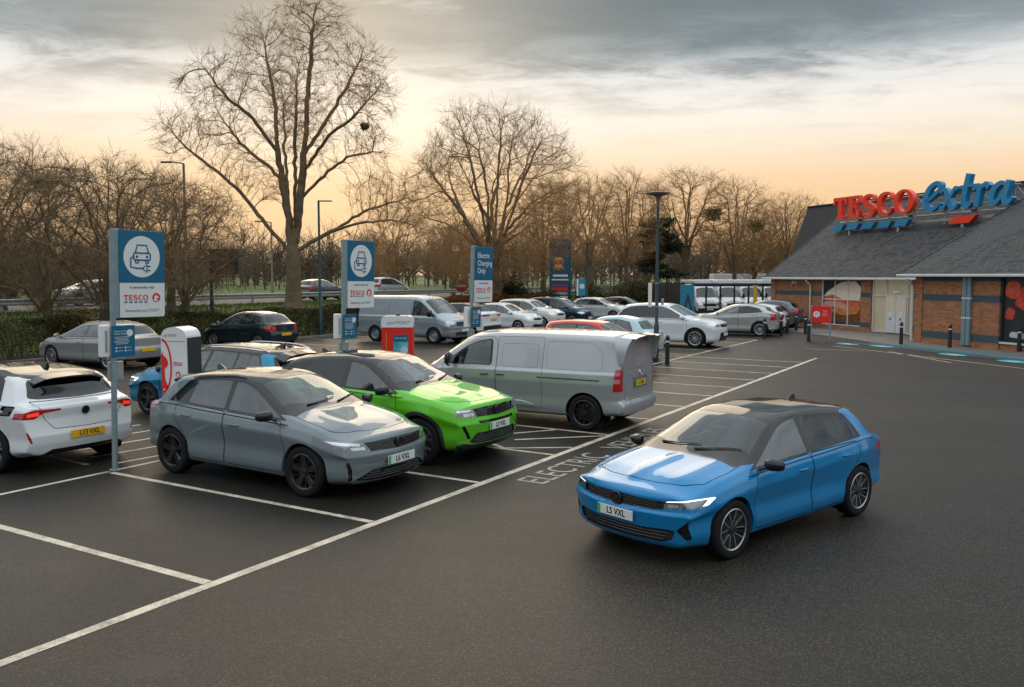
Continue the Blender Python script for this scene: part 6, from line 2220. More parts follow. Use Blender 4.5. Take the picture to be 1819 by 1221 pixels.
    tag(link('far_wood', np_mesh('far_wood', [frusta(S0, S1, Ra, Rb, 3)]), M_TWIG2), 'far belt of leafless woodland along the horizon', 'woodland', kind='stuff')
    # grass tufts on the bank
    S = []
    for k in range(26000):
        p = lot(r.uniform(2, 46), r.uniform(25.2, 34.6))
        S.append((p.x, p.y, bank(p.x, p.y)))
    S = np.array(S)
    d = np.stack([r.normal(0, .05, len(S)), r.normal(0, .05, len(S)), r.uniform(.07, .2, len(S))], 1)
    w = np.stack([r.normal(0, .018, len(S)), r.normal(0, .018, len(S)), 0 * d[:, 2]], 1)
    V = np.stack([S - w, S + w, S + d], 1).reshape(-1, 3)
    me = np_mesh('grass', [(V, np.arange(len(V)).reshape(-1, 3))])
    tag(link('grass', me, M_BLADE), 'rough winter grass on the road bank', 'grass', kind='stuff')


build_plants()
# ------------------------------------------------------------------ the supermarket
SB = Vector((-.314, .949, 0)).normalized()     # along the front, away from us
SM = Vector((SB.y, -SB.x, 0))                  # into the building
CL = Vector((16.76, 55.9, 0))                  # far corner of the recessed front
CR = Vector((18.84, 40.4, 0))                  # far corner of the projecting front
UP = Vector((0, 0, 1))


def m_brick():
    m = bpy.data.materials.new('brickwork')
    m.use_nodes = True
    g = NT(m.node_tree)
    out = g.n('ShaderNodeOutputMaterial')
    b = g.n('ShaderNodeBsdfPrincipled')
    tc = g.n('ShaderNodeTexCoord')
    sp = g.n('ShaderNodeSeparateXYZ', None, Vector=tc.outputs['Object'])
    cb = g.n('ShaderNodeCombineXYZ', None, X=sp.outputs[0], Y=sp.outputs[2], Z=0.0).outputs[0]
    br = g.n('ShaderNodeTexBrick', None, Vector=cb, Scale=1.0)
    br.offset = 0.5
    br.inputs['Color1'].default_value = (0.54, 0.19, 0.062, 1)
    br.inputs['Color2'].default_value = (0.34, 0.125, 0.055, 1)
    br.inputs['Mortar'].default_value = (0.26, 0.21, 0.16, 1)
    br.inputs['Mortar Size'].default_value = 0.008
    br.inputs['Mortar Smooth'].default_value = 0.2
    br.inputs['Bias'].default_value = -0.1
    br.inputs['Brick Width'].default_value = 0.225
    br.inputs['Row Height'].default_value = 0.075
    # second, wider pattern of burnt bricks
    wn = g.n('ShaderNodeTexWhiteNoise', {'noise_dimensions': '2D'})
    sc1 = g.n('ShaderNodeVectorMath', {'operation': 'MULTIPLY'}, i0=cb, i1=(1 / .225, 1 / .075, 1))
    fl = g.n('ShaderNodeVectorMath', {'operation': 'FLOOR'}, i0=sc1.outputs[0])
    g.put(wn, 'Vector', fl.outputs[0])
    col = g.mix(g.ramp(wn.outputs[0], [(0.62, 0.0), (0.66, 0.34)], 'CONSTANT'), br.outputs[0], (0.095, 0.060, 0.048, 1))
    col = g.mix(g.math('MULTIPLY', g.ramp(g.noise(tc.outputs['Object'], .8, 5, .6), [(.4, 0), (.75, 1)]), .4), col, (0.20, 0.105, 0.06, 1))
    g.put(b, 'Base Color', col)
    b.inputs['Roughness'].default_value = 0.85
    bp = g.n('ShaderNodeBump', None, Strength=0.5, Distance=0.01, Height=br.outputs[1])
    bp.invert = True
    g.put(b, 'Normal', bp.outputs[0])
    g.t.links.new(b.outputs[0], out.inputs[0])
    return m


def m_poster(name, cols, scale, stretch=(1, 1, 1), seed=0.0, base=None):
    """large printed picture of food: soft shapes in print colours"""
    m = bpy.data.materials.new(name)
    m.use_nodes = True
    g = NT(m.node_tree)
    out = g.n('ShaderNodeOutputMaterial')
    b = g.n('ShaderNodeBsdfPrincipled')
    tc = g.n('ShaderNodeTexCoord')
    mp = g.n('ShaderNodeMapping', None, Vector=tc.outputs['Object'], Location=(seed, seed, 0), Scale=stretch).outputs[0]
    n = g.noise(mp, scale, 5, .5, 1.2)
    g.put(b, 'Base Color', g.ramp(n, cols))
    b.inputs['Roughness'].default_value = 0.35
    g.t.links.new(b.outputs[0], out.inputs[0])
    return m


M_BRICK = m_brick()
M_BAND = principled('blue_grey_brick_band', (0.060, 0.095, 0.115), 0.8, var=.6, var_scale=9, bump=.4, bump_scale=30)
M_GUTTER = principled('white_gutter', (0.66, 0.67, 0.67), 0.4, var=.5, var_scale=2, col2=(0.45, 0.45, 0.44))
M_FRAME = principled('white_frame', (0.70, 0.71, 0.70), 0.4, var=.3, var_scale=4)
M_PIPE = principled('blue_grey_pipe', (0.20, 0.30, 0.35), 0.4, var=.4, var_scale=3)
M_SLATE = leaf_mat('roof_slates', [(0.020, 0.023, 0.028), (0.036, 0.039, 0.045), (0.058, 0.061, 0.066), (0.046, 0.048, 0.042)], 0.7)
M_SLATE_BASE = principled('roof_underlay', (0.012, 0.012, 0.013), 0.9)
M_SLATE_FAR = principled('dark_slate_courses', (0.030, 0.031, 0.035), 0.75, var=.8, var_scale=4, bump=1.0, bump_scale=9)
M_RED_SIGN = principled('sign_red', (0.86, 0.040, 0.010), 0.35, coat=.3)
M_BLUE_SIGN = principled('sign_blue', (0.0, 0.22, 0.43), 0.35, coat=.3)
M_STEEL = principled('galvanised_steel', (0.42, 0.42, 0.40), 0.45, .6, var=.4, var_scale=3)
M_WHITE = principled('sign_white', (0.74, 0.75, 0.74), 0.4)
M_TEAL = principled('panel_blue', (0.0, 0.125, 0.24), 0.40, var=.25, var_scale=3)
M_BRIGHT_RED = principled('sign_panel_red', (0.70, 0.018, 0.012), 0.4)
M_SHOPGLASS = glass('shop_glass', (0.95, 0.95, 0.92), 1.5, 1.0)
M_BLIND_GLOW = principled('glowing_cream_blind', (0.55, 0.47, 0.33), 0.7, var=.4, var_scale=2, emit=(1.0, .85, .6), emit_s=.04)  # faint emission stands in for the lit shop interior


class Wall:
    """local frame on a facade: x runs along the front towards us, y into the building, z up"""
    def __init__(self, corner, name, parent):
        self.o = empty(name, (0, 0, 0), 0, parent)
        self.o.matrix_local = Matrix(((-SB.x, SM.x, 0, corner.x), (-SB.y, SM.y, 0, corner.y), (0, 0, 1, 0), (0, 0, 0, 1)))

    def box(self, name, u0, u1, z0, z1, y0, y1, mat, bev=0.0, parent=None):
        return MB().box(((u0 + u1) / 2, (y0 + y1) / 2, (z0 + z1) / 2), (u1 - u0, y1 - y0, z1 - z0), bev=bev).build(name, mat, parent or self.o)


def stroke_poly(pts, ws, n=8):
    """closed outline of a pen stroke through points with widths, smoothed"""
    P = [Vector(p) for p in pts]
    m = len(P)
    C = []; W = []
    for i in range(m - 1):
        p0, p1, p2, p3 = P[max(i - 1, 0)], P[i], P[i + 1], P[min(i + 2, m - 1)]
        for k in range(n):
            t = k / n
            C.append(.5 * ((2 * p1) + (p2 - p0) * t + (2 * p0 - 5 * p1 + 4 * p2 - p3) * t * t + (3 * p1 - p0 - 3 * p2 + p3) * t ** 3))
            W.append(ws[i] + (ws[i + 1] - ws[i]) * t)
    C.append(P[-1]); W.append(ws[-1])
    L = []; R = []
    for i, c in enumerate(C):
        t = (C[min(i + 1, len(C) - 1)] - C[max(i - 1, 0)])
        t = t.normalized() if t.length > 1e-9 else Vector((1, 0))
        q = Vector((-t.y, t.x)) * W[i] / 2
        L.append(c + q); R.append(c - q)
    return L, R


def ribbon(mb, L, R, p0, ux, uy, depth, closed=False, mi=0):
    """solid strip between two outlines"""
    ux = Vector(ux); uy = Vector(uy); p0 = Vector(p0)
    nn = ux.cross(uy).normalized() * depth
    n = len(L)
    V = []
    for a, b in zip(L, R):
        A = p0 + ux * a[0] + uy * a[1]; B = p0 + ux * b[0] + uy * b[1]
        V += [A, B, B - nn, A - nn]
    F = []
    for i in range(n if closed else n - 1):
        j = (i + 1) % n
        for k in range(4):
            F.append((i * 4 + k, i * 4 + (k + 1) % 4, j * 4 + (k + 1) % 4, j * 4 + k))
    if not closed: F += [(3, 2, 1, 0), (4 * n - 4, 4 * n - 3, 4 * n - 2, 4 * n - 1)]
    mb.add(V, F, mi)


def brand_letters():
    """heavy slab-serif capitals on a unit height, returned as (kind, data, width)"""
    T = [(.0, 1), (1.0, 1), (1.0, .66), (.90, .66), (.84, .84), (.64, .84), (.64, .14), (.76, .10), (.76, 0), (.24, 0), (.24, .10), (.36, .14), (.36, .84), (.16, .84), (.10, .66), (0, .66)]
    E = [(.0, 1), (.86, 1), (.88, .70), (.78, .70), (.72, .87), (.38, .87), (.38, .58), (.56, .58), (.60, .68), (.68, .68), (.68, .36), (.60, .36), (.56, .46), (.38, .46), (.38, .13), (.74, .13), (.82, .32), (.92, .32), (.88, 0), (0, 0), (0, .10), (.10, .13), (.10, .87), (0, .90)]
    S = ([(.78, .72), (.74, .90), (.46, .945), (.16, .84), (.14, .66), (.34, .54), (.62, .44), (.78, .28), (.68, .10), (.40, .05), (.10, .12), (.06, .30)], [.08, .10, .13, .20, .24, .26, .26, .24, .20, .13, .10, .08])
    C = ([(.86, .70), (.80, .90), (.52, .95), (.22, .80), (.135, .50), (.22, .20), (.52, .05), (.78, .10), (.90, .30)], [.09, .10, .12, .23, .27, .23, .12, .10, .08])
    return T, E, S, C


def build_store():
    st = empty('supermarket', CL)
    tag(st, 'single storey brick supermarket with slate roof and blue grey bands', 'building')
    st.location = (0, 0, 0)
    wl = Wall(CL, 'recessed_front', st)
    wr = Wall(CR, 'projecting_front', st)
    zt = 3.0
    # recessed front: piers, window with poster, glazed entrance
    wl.box('wall', 0, 4.88, 0, zt, 0, .3, M_BRICK)
    wl.box('wall_pier', -.06, .42, 0, zt - .01, -.06, .28, M_BRICK)
    wl.box('wall', 8.27, 9.07, 0, zt, -.05, .3, M_BRICK)
    wl.box('wall', 11.95, 20, 0, zt, 0, .3, M_BRICK)
    wl.box('wall_base', 4.88, 8.27, 0, .22, .02, .3, M_BRICK)
    wl.box('wall_end', 0, .3, 0, zt, .3, 13, M_BRICK)
    for (u0, u1) in ((.43, 4.875), (8.275, 9.065), (11.96, 19.9)):
        for (z0, z1) in ((1.90, 2.16), (.26, .50)):
            yy = -.012 if u0 < 8 or u0 > 9 else -.062
            wl.box('brick_band', u0, u1, z0, z1, yy, .1, M_BAND)
    # poster window
    w = wl.box('poster_window', 4.90, 8.25, .24, 2.88, .08, .12, principled('poster_ground', (.012, .022, .026), .35, var=.6, var_scale=1.2, col2=(.03, .05, .055)))

    def art(parent, wall, shapes, y):
        """printed shapes on a poster: outline points and colours"""
        for i, (pts, c, c2) in enumerate(shapes):
            l = rounded(pts, .16, 4)
            MB().prism(l, (0, y - .0025 * (i + 1), 0), (1, 0, 0), (0, 0, 1), .002).build('poster_print', principled('print_%d_%d' % (int(y * 1000), i), c, .4, var=1.0, var_scale=5.0, col2=c2), parent)
    art(w, wl, [([(5.0, .45), (8.2, .30), (8.2, .55), (5.4, .85)], (.02, .05, .06), (.10, .12, .12)),
                ([(5.5, .75), (6.3, .42), (8.1, .50), (8.2, 1.3), (7.2, 1.5), (5.9, 1.2)], (.24, .085, .03), (.10, .03, .012)),
                ([(5.6, 1.05), (6.6, .82), (7.9, .95), (8.15, 1.35), (6.6, 1.52)], (.55, .10, .03), (.60, .30, .08)),
                ([(5.0, 1.15), (6.1, 1.30), (6.9, 1.12), (7.3, 1.45), (6.0, 1.85), (5.0, 1.55)], (.55, .22, .16), (.62, .40, .32)),
                ([(5.05, 1.60), (6.2, 1.62), (7.2, 1.38), (8.1, 1.30), (8.15, 1.75), (6.4, 2.0), (5.1, 2.0)], (.60, .05, .02), (.62, .20, .10)),
                ([(4.98, 1.85), (5.3, 2.15), (6.5, 2.72), (7.7, 2.78), (8.18, 2.4), (8.1, 1.75), (6.8, 1.70), (5.8, 2.0)], (.72, .60, .46), (.80, .74, .64))], .078)
    for (u, wd) in ((4.93, .07), (6.02, .05), (7.12, .05), (8.22, .07)):
        wl.box('mullion', u - wd / 2, u + wd / 2, .24, 2.88, .02, .078, M_FRAME, parent=w)
    for z in (.27, 1.72, 2.85):
        wl.box('transom', 4.96, 8.19, z - .03, z + .03, .026, .076, M_FRAME, parent=w)
    # glazed entrance
    e = wl.box('entrance_backing', 9.10, 11.93, .04, 2.88, .13, .17, M_BLIND_GLOW)
    for (u0, u1, z0, z1) in ((9.17, 10.12, .11, 1.98), (9.17, 10.12, 2.05, 2.88), (10.18, 11.63, 2.05, 2.88), (11.69, 11.87, .11, 2.88)):
        MB().add([(u0, .09, z0), (u1, .09, z0), (u1, .09, z1), (u0, .09, z1)], [(0, 1, 2, 3)]).build('entrance_pane', M_SHOPGLASS, e)
    for (u, wd) in ((9.13, .07), (10.15, .06), (11.66, .06), (11.90, .05)):
        wl.box('mullion', u - wd / 2, u + wd / 2, .04, 2.88, .03, .095, M_FRAME, parent=e)
    wl.box('transom', 9.17, 11.87, 1.98, 2.05, .034, .092, M_FRAME, parent=e)
    wl.box('threshold', 9.17, 11.87, .04, .11, .034, .092, M_FRAME, parent=e)
    for (u0, u1) in ((10.19, 10.89), (10.92, 11.62)):
        d = wl.box('door', u0, u1, .06, 1.97, -.02, .02, M_FRAME, .01)
        wl.box('door_pane', u0 + .10, u1 - .10, 1.02, 1.88, -.026, -.021, M_BLIND_GLOW, parent=d)
        wl.box('push_plate', u0 + .22, u0 + .48, .92, 1.16, -.032, -.027, M_WHITE, parent=d)
        MB().lathe([(.06, 0), (.001, .004)], 14, 'y').build('blue_disc', M_TEAL, d, loc=((u0 + u1) / 2, -.036, .80))
    wl.box('door_sign', 10.65, 11.15, 2.16, 2.30, -.0, .02, M_WHITE, .01)
    # small flood lamps under the eaves
    for u in (2.35, 2.62):
        MB().lathe([(.02, .16), (.03, .10), (.09, .02), (.075, -.02), (.001, -.03)], 12).build('flood_lamp', M_FRAME, wl.o, loc=(u, -.18, 2.62))
    # projecting front
    wr.box('wall', 0, 4.60, 0, zt + .12, 0, .3, M_BRICK)
    wr.box('wall_pier', -.02, .40, 0, zt + .11, -.05, .28, M_BRICK)
    wr.box('wall_pier', 3.72, 4.62, 0, zt + .11, -.05, .28, M_BRICK)
    wr.box('wall', 9.6, 21.2, 0, zt + .12, 0, .3, M_BRICK)
    wr.box('wall_end', 0, .3, 0, zt + .11, .3, 3.2, M_BRICK)
    wr.box('wall_end', 20.9, 21.2, 0, zt + .11, .3, 22, M_BRICK)
    for (u0, u1, yy) in ((.405, 3.715, -.012), (3.715, 4.63, -.062), (9.6, 21.1, -.012)):
        for (z0, z1) in ((1.96, 2.24), (.26, .56), (2.84, 3.10)):
            wr.box('brick_band', u0, u1, z0, z1, yy, .1, M_BAND)
    pw = wr.box('poster_window', 4.64, 9.58, .34, 3.0, .10, .14, principled('poster_ground', (.012, .022, .026), .35))
    art(pw, wr, [([(4.8, 2.2), (5.2, 2.1), (5.55, 2.4), (5.4, 2.85), (4.9, 2.85), (4.72, 2.55)], (.62, .03, .012), (.75, .16, .08)),
                 ([(5.2, 1.9), (5.9, 1.55), (6.9, 1.7), (7.1, 2.4), (6.3, 2.7), (5.5, 2.6)], (.55, .02, .01), (.70, .10, .05)),
                 ([(4.75, 1.3), (5.2, 1.25), (5.3, 1.7), (4.9, 1.8)], (.50, .02, .012), (.60, .10, .06)),
                 ([(5.0, .55), (7.5, .40), (9.4, .5), (9.4, .62), (7.4, .55), (5.1, .80)], (.60, .62, .62), (.40, .42, .44)),
                 ([(5.7, .8), (6.4, .7), (6.9, 1.5), (6.2, 1.6)], (.58, .08, .04), (.60, .25, .18)),
                 ([(7.2, .9), (8.8, .8), (9.3, 2.0), (8.2, 2.6), (7.3, 2.2)], (.50, .03, .015), (.62, .12, .08))], .098)
    for u in (4.68, 7.1, 9.54):
        wr.box('mullion', u - .03, u + .03, .34, 3.0, .03, .098, M_TRIM, parent=pw)
    wr.box('window_sill', 4.64, 9.58, .26, .335, -.03, .12, M_FRAME, parent=pw)
    wr.box('wall_base', 4.64, 9.58, 0, .255, .04, .3, M_BRICK)
    # paired pipes
    for u in (2.86, 3.10):
        p = wr.box('downpipe', u - .10, u + .10, .06, 3.06, -.14, -.02, M_PIPE, .015)
        for z in (1.25, 2.1):
            wr.box('pipe_clip', u - .12, u + .12, z - .03, z + .03, -.15, -.012, M_FRAME, .008, p)
    # white downpipes
    for (w_, u, top) in ((wl, 3.95, 2.86), (wr, -.16, 2.92)):
        MB().tube([(u, -.42, top), (u, -.40, top - .10), (u + .02, -.14, top - .28), (u + .02, -.10, top - .45), (u + .02, -.10, .05)], .052, 10).build('downpipe', M_GUTTER, w_.o, smooth=True)
    # roofs: slates laid course by course
    slate = MB().box((0, 0, 0), (.254, .36, .020)).mesh('slate')
    slate.materials.append(M_SLATE)
    r = random.Random(8)
    near = []
    rest = {}

    def roof(wall, name, u0, u1, y0, z0, run, key, k_):
        """roof plane rising from an eave line; local wall frame"""
        pitch = atan2(k_, 1)
        cs, sn = cos(pitch), sin(pitch)
        o = MB().add([(u0, y0 + .05, z0 - .02), (u1, y0 + .05, z0 - .02), (u1, y0 + run, z0 + run * k_ - .06), (u0, y0 + run, z0 + run * k_ - .06)], [(0, 1, 2, 3)]).build(name, M_SLATE_BASE, wall.o)
        rows = int(run / cs / .215)
        lst = []
        for k in range(rows):
            s = k * .215 + .16
            off = (.5 if k % 2 else 0) * .27
            n = int((u1 - u0) / .27) + 1
            for i in range(n):
                u = u0 + .13 + i * .27 + off * .98
                if u > u1 - .05: continue
                y = y0 + s * cs; z = z0 + s * sn + .006
                lst.append((u + r.uniform(-.006, .006), y, z, r.uniform(-.012, .012), pitch - .03 + r.uniform(-.008, .008), r.uniform(-.01, .01)))
        rest[key] = (o, lst)
        # gutter and fascia
        MB().box(((u0 + u1) / 2, y0 - .04, z0 - .05), (u1 - u0 + .1, .13, .12), bev=.03).build('gutter', M_GUTTER, wall.o)
        MB().box(((u0 + u1) / 2, y0 + .13, z0 - .06), (u1 - u0, .22, .05)).build('soffit', M_FRAME, wall.o)
        return o
    roof(wl, 'roof', -.35, 15.5, -.42, 2.96, 6.9, 'l', .70)
    roof(wr, 'roof', -.70, 21.5, -.45, 3.14, 11.5, 'r', .50)
    # the nearest slates on their own, the rest of each roof in one piece
    cand = []
    for k, (o, lst) in rest.items():
        for t in lst:
            p = o.parent.matrix_local @ Vector(t[:3])
            u_, w_ = p.x / p.y, (p.z - 3.077) / p.y
            if k == 'r' and -.05 < u_ < .60: cand.append((p.length, k, t))
    cand.sort()
    chosen = set(c[2] for c in cand[:300])
    for k, (o, lst) in rest.items():
        mb = MB()
        for t in lst:
            M = Matrix.Translation(t[:3]) @ Matrix.Rotation(t[5], 4, 'Z') @ Matrix.Rotation(t[4], 4, 'X') @ Matrix.Rotation(t[3], 4, 'Y')
            if t in chosen:
                s = bpy.data.objects.new('slate', slate)
                COL.objects.link(s)
                s.parent = o
                s.matrix_local = M
            else:
                mb.add([M @ v.co for v in slate.vertices], [tuple(p.vertices) for p in slate.polygons])
        tag(mb.build('slate_courses', M_SLATE, o), kind='stuff')
    # ridge and verges
    for (w_, u0, u1, y0, z0, run, k_) in ((wl, -.35, 15.5, -.42, 2.96, 6.9, .70), (wr, -.70, 21.5, -.45, 3.14, 11.5, .50)):
        yr, zr = y0 + run, z0 + run * k_
        MB().tube([(u0, yr, zr), (u1, yr, zr)], .11, 8).build('ridge_capping', M_SLATE_FAR, w_.o)
        MB().add([(u0 - .03, y0, z0 - .10), (u0 - .03, yr, zr - .10), (u0 - .03, yr, zr + .05), (u0 - .03, y0, z0 + .05), (u0 + .06, y0, z0 - .10), (u0 + .06, yr, zr - .10), (u0 + .06, yr, zr + .05), (u0 + .06, y0, z0 + .05)],
                 [(0, 1, 2, 3), (7, 6, 5, 4), (3, 2, 6, 7), (1, 0, 4, 5)]).build('verge', M_SLATE_FAR, w_.o)
        MB().add([(u0 + .05, yr, zr - .06), (u1, yr, zr - .06), (u1, yr + run, z0), (u0 + .05, yr + run, z0)], [(0, 1, 2, 3)]).build('back_slope', M_SLATE_FAR, w_.o)
        for ug in (u0 + .4, u1 - .4):
            MB().add([(ug, y0 + .5, z0 - .3), (ug, yr, zr - .1), (ug, yr + run - .5, z0 - .3)], [(0, 1, 2)]).build('gable', M_BRICK, w_.o)
    # steep rear wing
    T0 = Vector((24.2, 71.5, 8.65))
    Bo = -SM * 1.9
    A = [T0, T0 - SB * 24, T0 - SB * 24 + Bo + Vector((0, 0, -5.6)), T0 + Bo + Vector((0, 0, -5.6)) + SB * .4]
    I = SM * 10
    V = A + [T0 + I, T0 - SB * 24 + I, T0 - SB * 24 + I + Vector((0, 0, -5.6)), T0 + I + Vector((0, 0, -5.6)) + SB * .4]
    MB().add(V, [(0, 1, 2, 3), (4, 0, 3, 7), (0, 4, 5, 1)]).build('rear_wing_roof', M_SLATE_FAR, st)
    MB().tube([T0, T0 - SB * 24], .09, 6).build('rear_wing_ridge', M_SLATE_BASE, st)
    g = [T0 + Bo + Vector((0, 0, -5.6)), T0 - SB * 16 + Bo + Vector((0, 0, -5.6))]
    MB().add([g[0], g[1], Vector((g[1].x, g[1].y, 0)), Vector((g[0].x, g[0].y, 0))], [(0, 1, 2, 3)]).build('rear_wing_wall', M_BRICK, st)

    # ---------------- rooftop sign: letters on a steel frame
    sg = empty('rooftop_sign', (0, 0, 0))
    org = CL + SM * 3.3 - SB * 1.55 + Vector((0, 0, 6.62))
    sg.matrix_local = Matrix(((-SB.x, UP.x, -SM.x, org.x), (-SB.y, UP.y, -SM.y, org.y), (-SB.z, UP.z, -SM.z, org.z), (0, 0, 0, 1)))
    tag(sg, 'red and blue rooftop letters with slanted dashes on a steel frame', 'sign')
    T, E, S, C = brand_letters()
    X, Y = (1, 0, 0), (0, 1, 0)
    dep = .30

    def L_poly(name, pol, x, y, w, h, mat):
        MB().prism([(x + a * w, y + b * h) for a, b in reversed(pol)], (0, 0, 0), X, Y, dep).build(name, mat, sg)

    def L_stroke(name, data, x, y, w, h, mat, n=6):
        l, r_ = stroke_poly([(a * w / h, b) for a, b in data[0]], data[1], n)
        mb = MB()
        ribbon(mb, [(x + p.x * h, y + p.y * h) for p in l], [(x + p.x * h, y + p.y * h) for p in r_], (0, 0, 0), X, Y, dep)
        mb.build(name, mat, sg)
    h = 1.34
    L_poly('letter_t', T, 0.0, 0, 1.22, h, M_RED_SIGN)
    L_poly('letter_e', E, 1.32, 0, 1.18, h, M_RED_SIGN)
    L_stroke('letter_s', S, 2.62, -.01, 1.18, h, M_RED_SIGN)
    L_stroke('letter_c', C, 3.86, -.01, 1.32, h, M_RED_SIGN)
    mb = MB()
    oo = [(5.98 + .78 * cos(t), .66 + .70 * sin(t)) for t in np.linspace(0, 2 * pi, 37)[:-1]]
    oi = [(5.98 + .40 * cos(t - .10), .66 + .56 * sin(t - .10)) for t in np.linspace(0, 2 * pi, 37)[:-1]]
    ribbon(mb, oi, oo, (0, 0, 0), X, Y, dep, True)
    mb.build('letter_o', M_RED_SIGN, sg)
    # script word
    def script(name, strokes, x, sc2):
        mb = MB()
        for i, (pts, ws) in enumerate(strokes):
            l, r_ = stroke_poly(pts, ws, 7)
            ribbon(mb, [(x + p.x * sc2, p.y * sc2) for p in l], [(x + p.x * sc2, p.y * sc2) for p in r_], (0, 0, i * .012), X, Y, dep)
        mb.build(name, M_BLUE_SIGN, sg)
    w0 = 7.45
    script('letter_e', [([(.14, .34), (.42, .50), (.74, .74), (.78, .94), (.56, 1.00), (.26, .80), (.10, .42), (.20, .12), (.48, .06), (.84, .26)], [.10, .12, .15, .20, .15, .20, .26, .24, .16, .08])], w0, 1.45)
    script('letter_x', [([(.02, .62), (.16, .74), (.30, .66), (.42, .34), (.54, .08), (.70, .06), (.86, .20)], [.08, .14, .20, .24, .20, .15, .08]), ([(.86, .70), (.72, .74), (.56, .54), (.30, .22), (.16, .06), (.02, .10)], [.14, .15, .12, .12, .15, .14])], w0 + 1.16, 1.45)
    script('letter_t', [([(.44, 1.20), (.34, .80), (.24, .36), (.26, .12), (.40, .05), (.60, .20)], [.22, .22, .22, .22, .17, .08]), ([(.04, .74), (.34, .76), (.66, .78)], [.11, .12, .10])], w0 + 2.42, 1.45)
    script('letter_r', [([(.04, .60), (.20, .74), (.30, .66), (.24, .36), (.16, .02)], [.08, .14, .22, .22, .22]), ([(.24, .40), (.40, .66), (.58, .76), (.70, .64)], [.10, .12, .18, .20])], w0 + 3.32, 1.45)
    script('letter_a', [([(.74, .66), (.52, .74), (.24, .54), (.12, .22), (.24, .05), (.46, .18), (.70, .52)], [.12, .15, .22, .25, .18, .12, .10]), ([(.86, .80), (.78, .56), (.68, .26), (.72, .08), (.86, .06), (1.02, .22)], [.18, .22, .22, .20, .15, .08])], w0 + 4.28, 1.45)
    # slanted dashes
    for i in range(5):
        x = -.12 + 1.36 * i
        MB().prism([(x, -.72), (x + .92, -.72), (x + 1.22, -.36), (x + .30, -.36)], (0, 0, .05), X, Y, .26).build('dash', M_BLUE_SIGN, sg)
    MB().prism([(9.3, -.80), (10.7, -.80), (11.15, -.42), (9.75, -.42)], (0, 0, .05), X, Y, .26).build('dash', M_RED_SIGN, sg)
    # frame
    for y in (-.20, .95, .18):
        x0, x1 = (0.2, 13.3)
        MB().tube([(x0, y, -.42), (x1, y, -.42)], .045, 6).build('frame_rail', M_STEEL, sg)
    MB().box((6.6, -.52, -.40), (13.6, .14, .12)).build('frame_beam', M_STEEL, sg)
    for x in (.75, 2.2, 4.4, 6.4, 8.6, 10.7, 12.9):
        MB().box((x, -.2, -.48), (.10, 2.5, .10)).build('frame_post', M_STEEL, sg)
        MB().tube([(x + .05, .95, -.48), (x + .75, -.3, -1.2)], .03, 5).build('frame_brace', M_STEEL, sg)
    for x in (1.5, 5.6, 10.2):
        MB().box((x, -1.05, -.10), (.16, .62, .16)).build('foot_post', M_STEEL, sg)
        MB().box((x, -1.35, -.10), (.46, .05, .34)).build('foot_plate', M_STEEL, sg)
    for x in (2.85, 6.9, 11.2):
        MB().tube([(x, -.36, .0), (x + .25, -.25, .5)], .03, 5).build('spot_arm', M_STEEL, sg)
        MB().box((x + .28, -.22, .55), (.24, .14, .16), bev=.02).build('spot_lamp', M_TRIM, sg)


build_store()
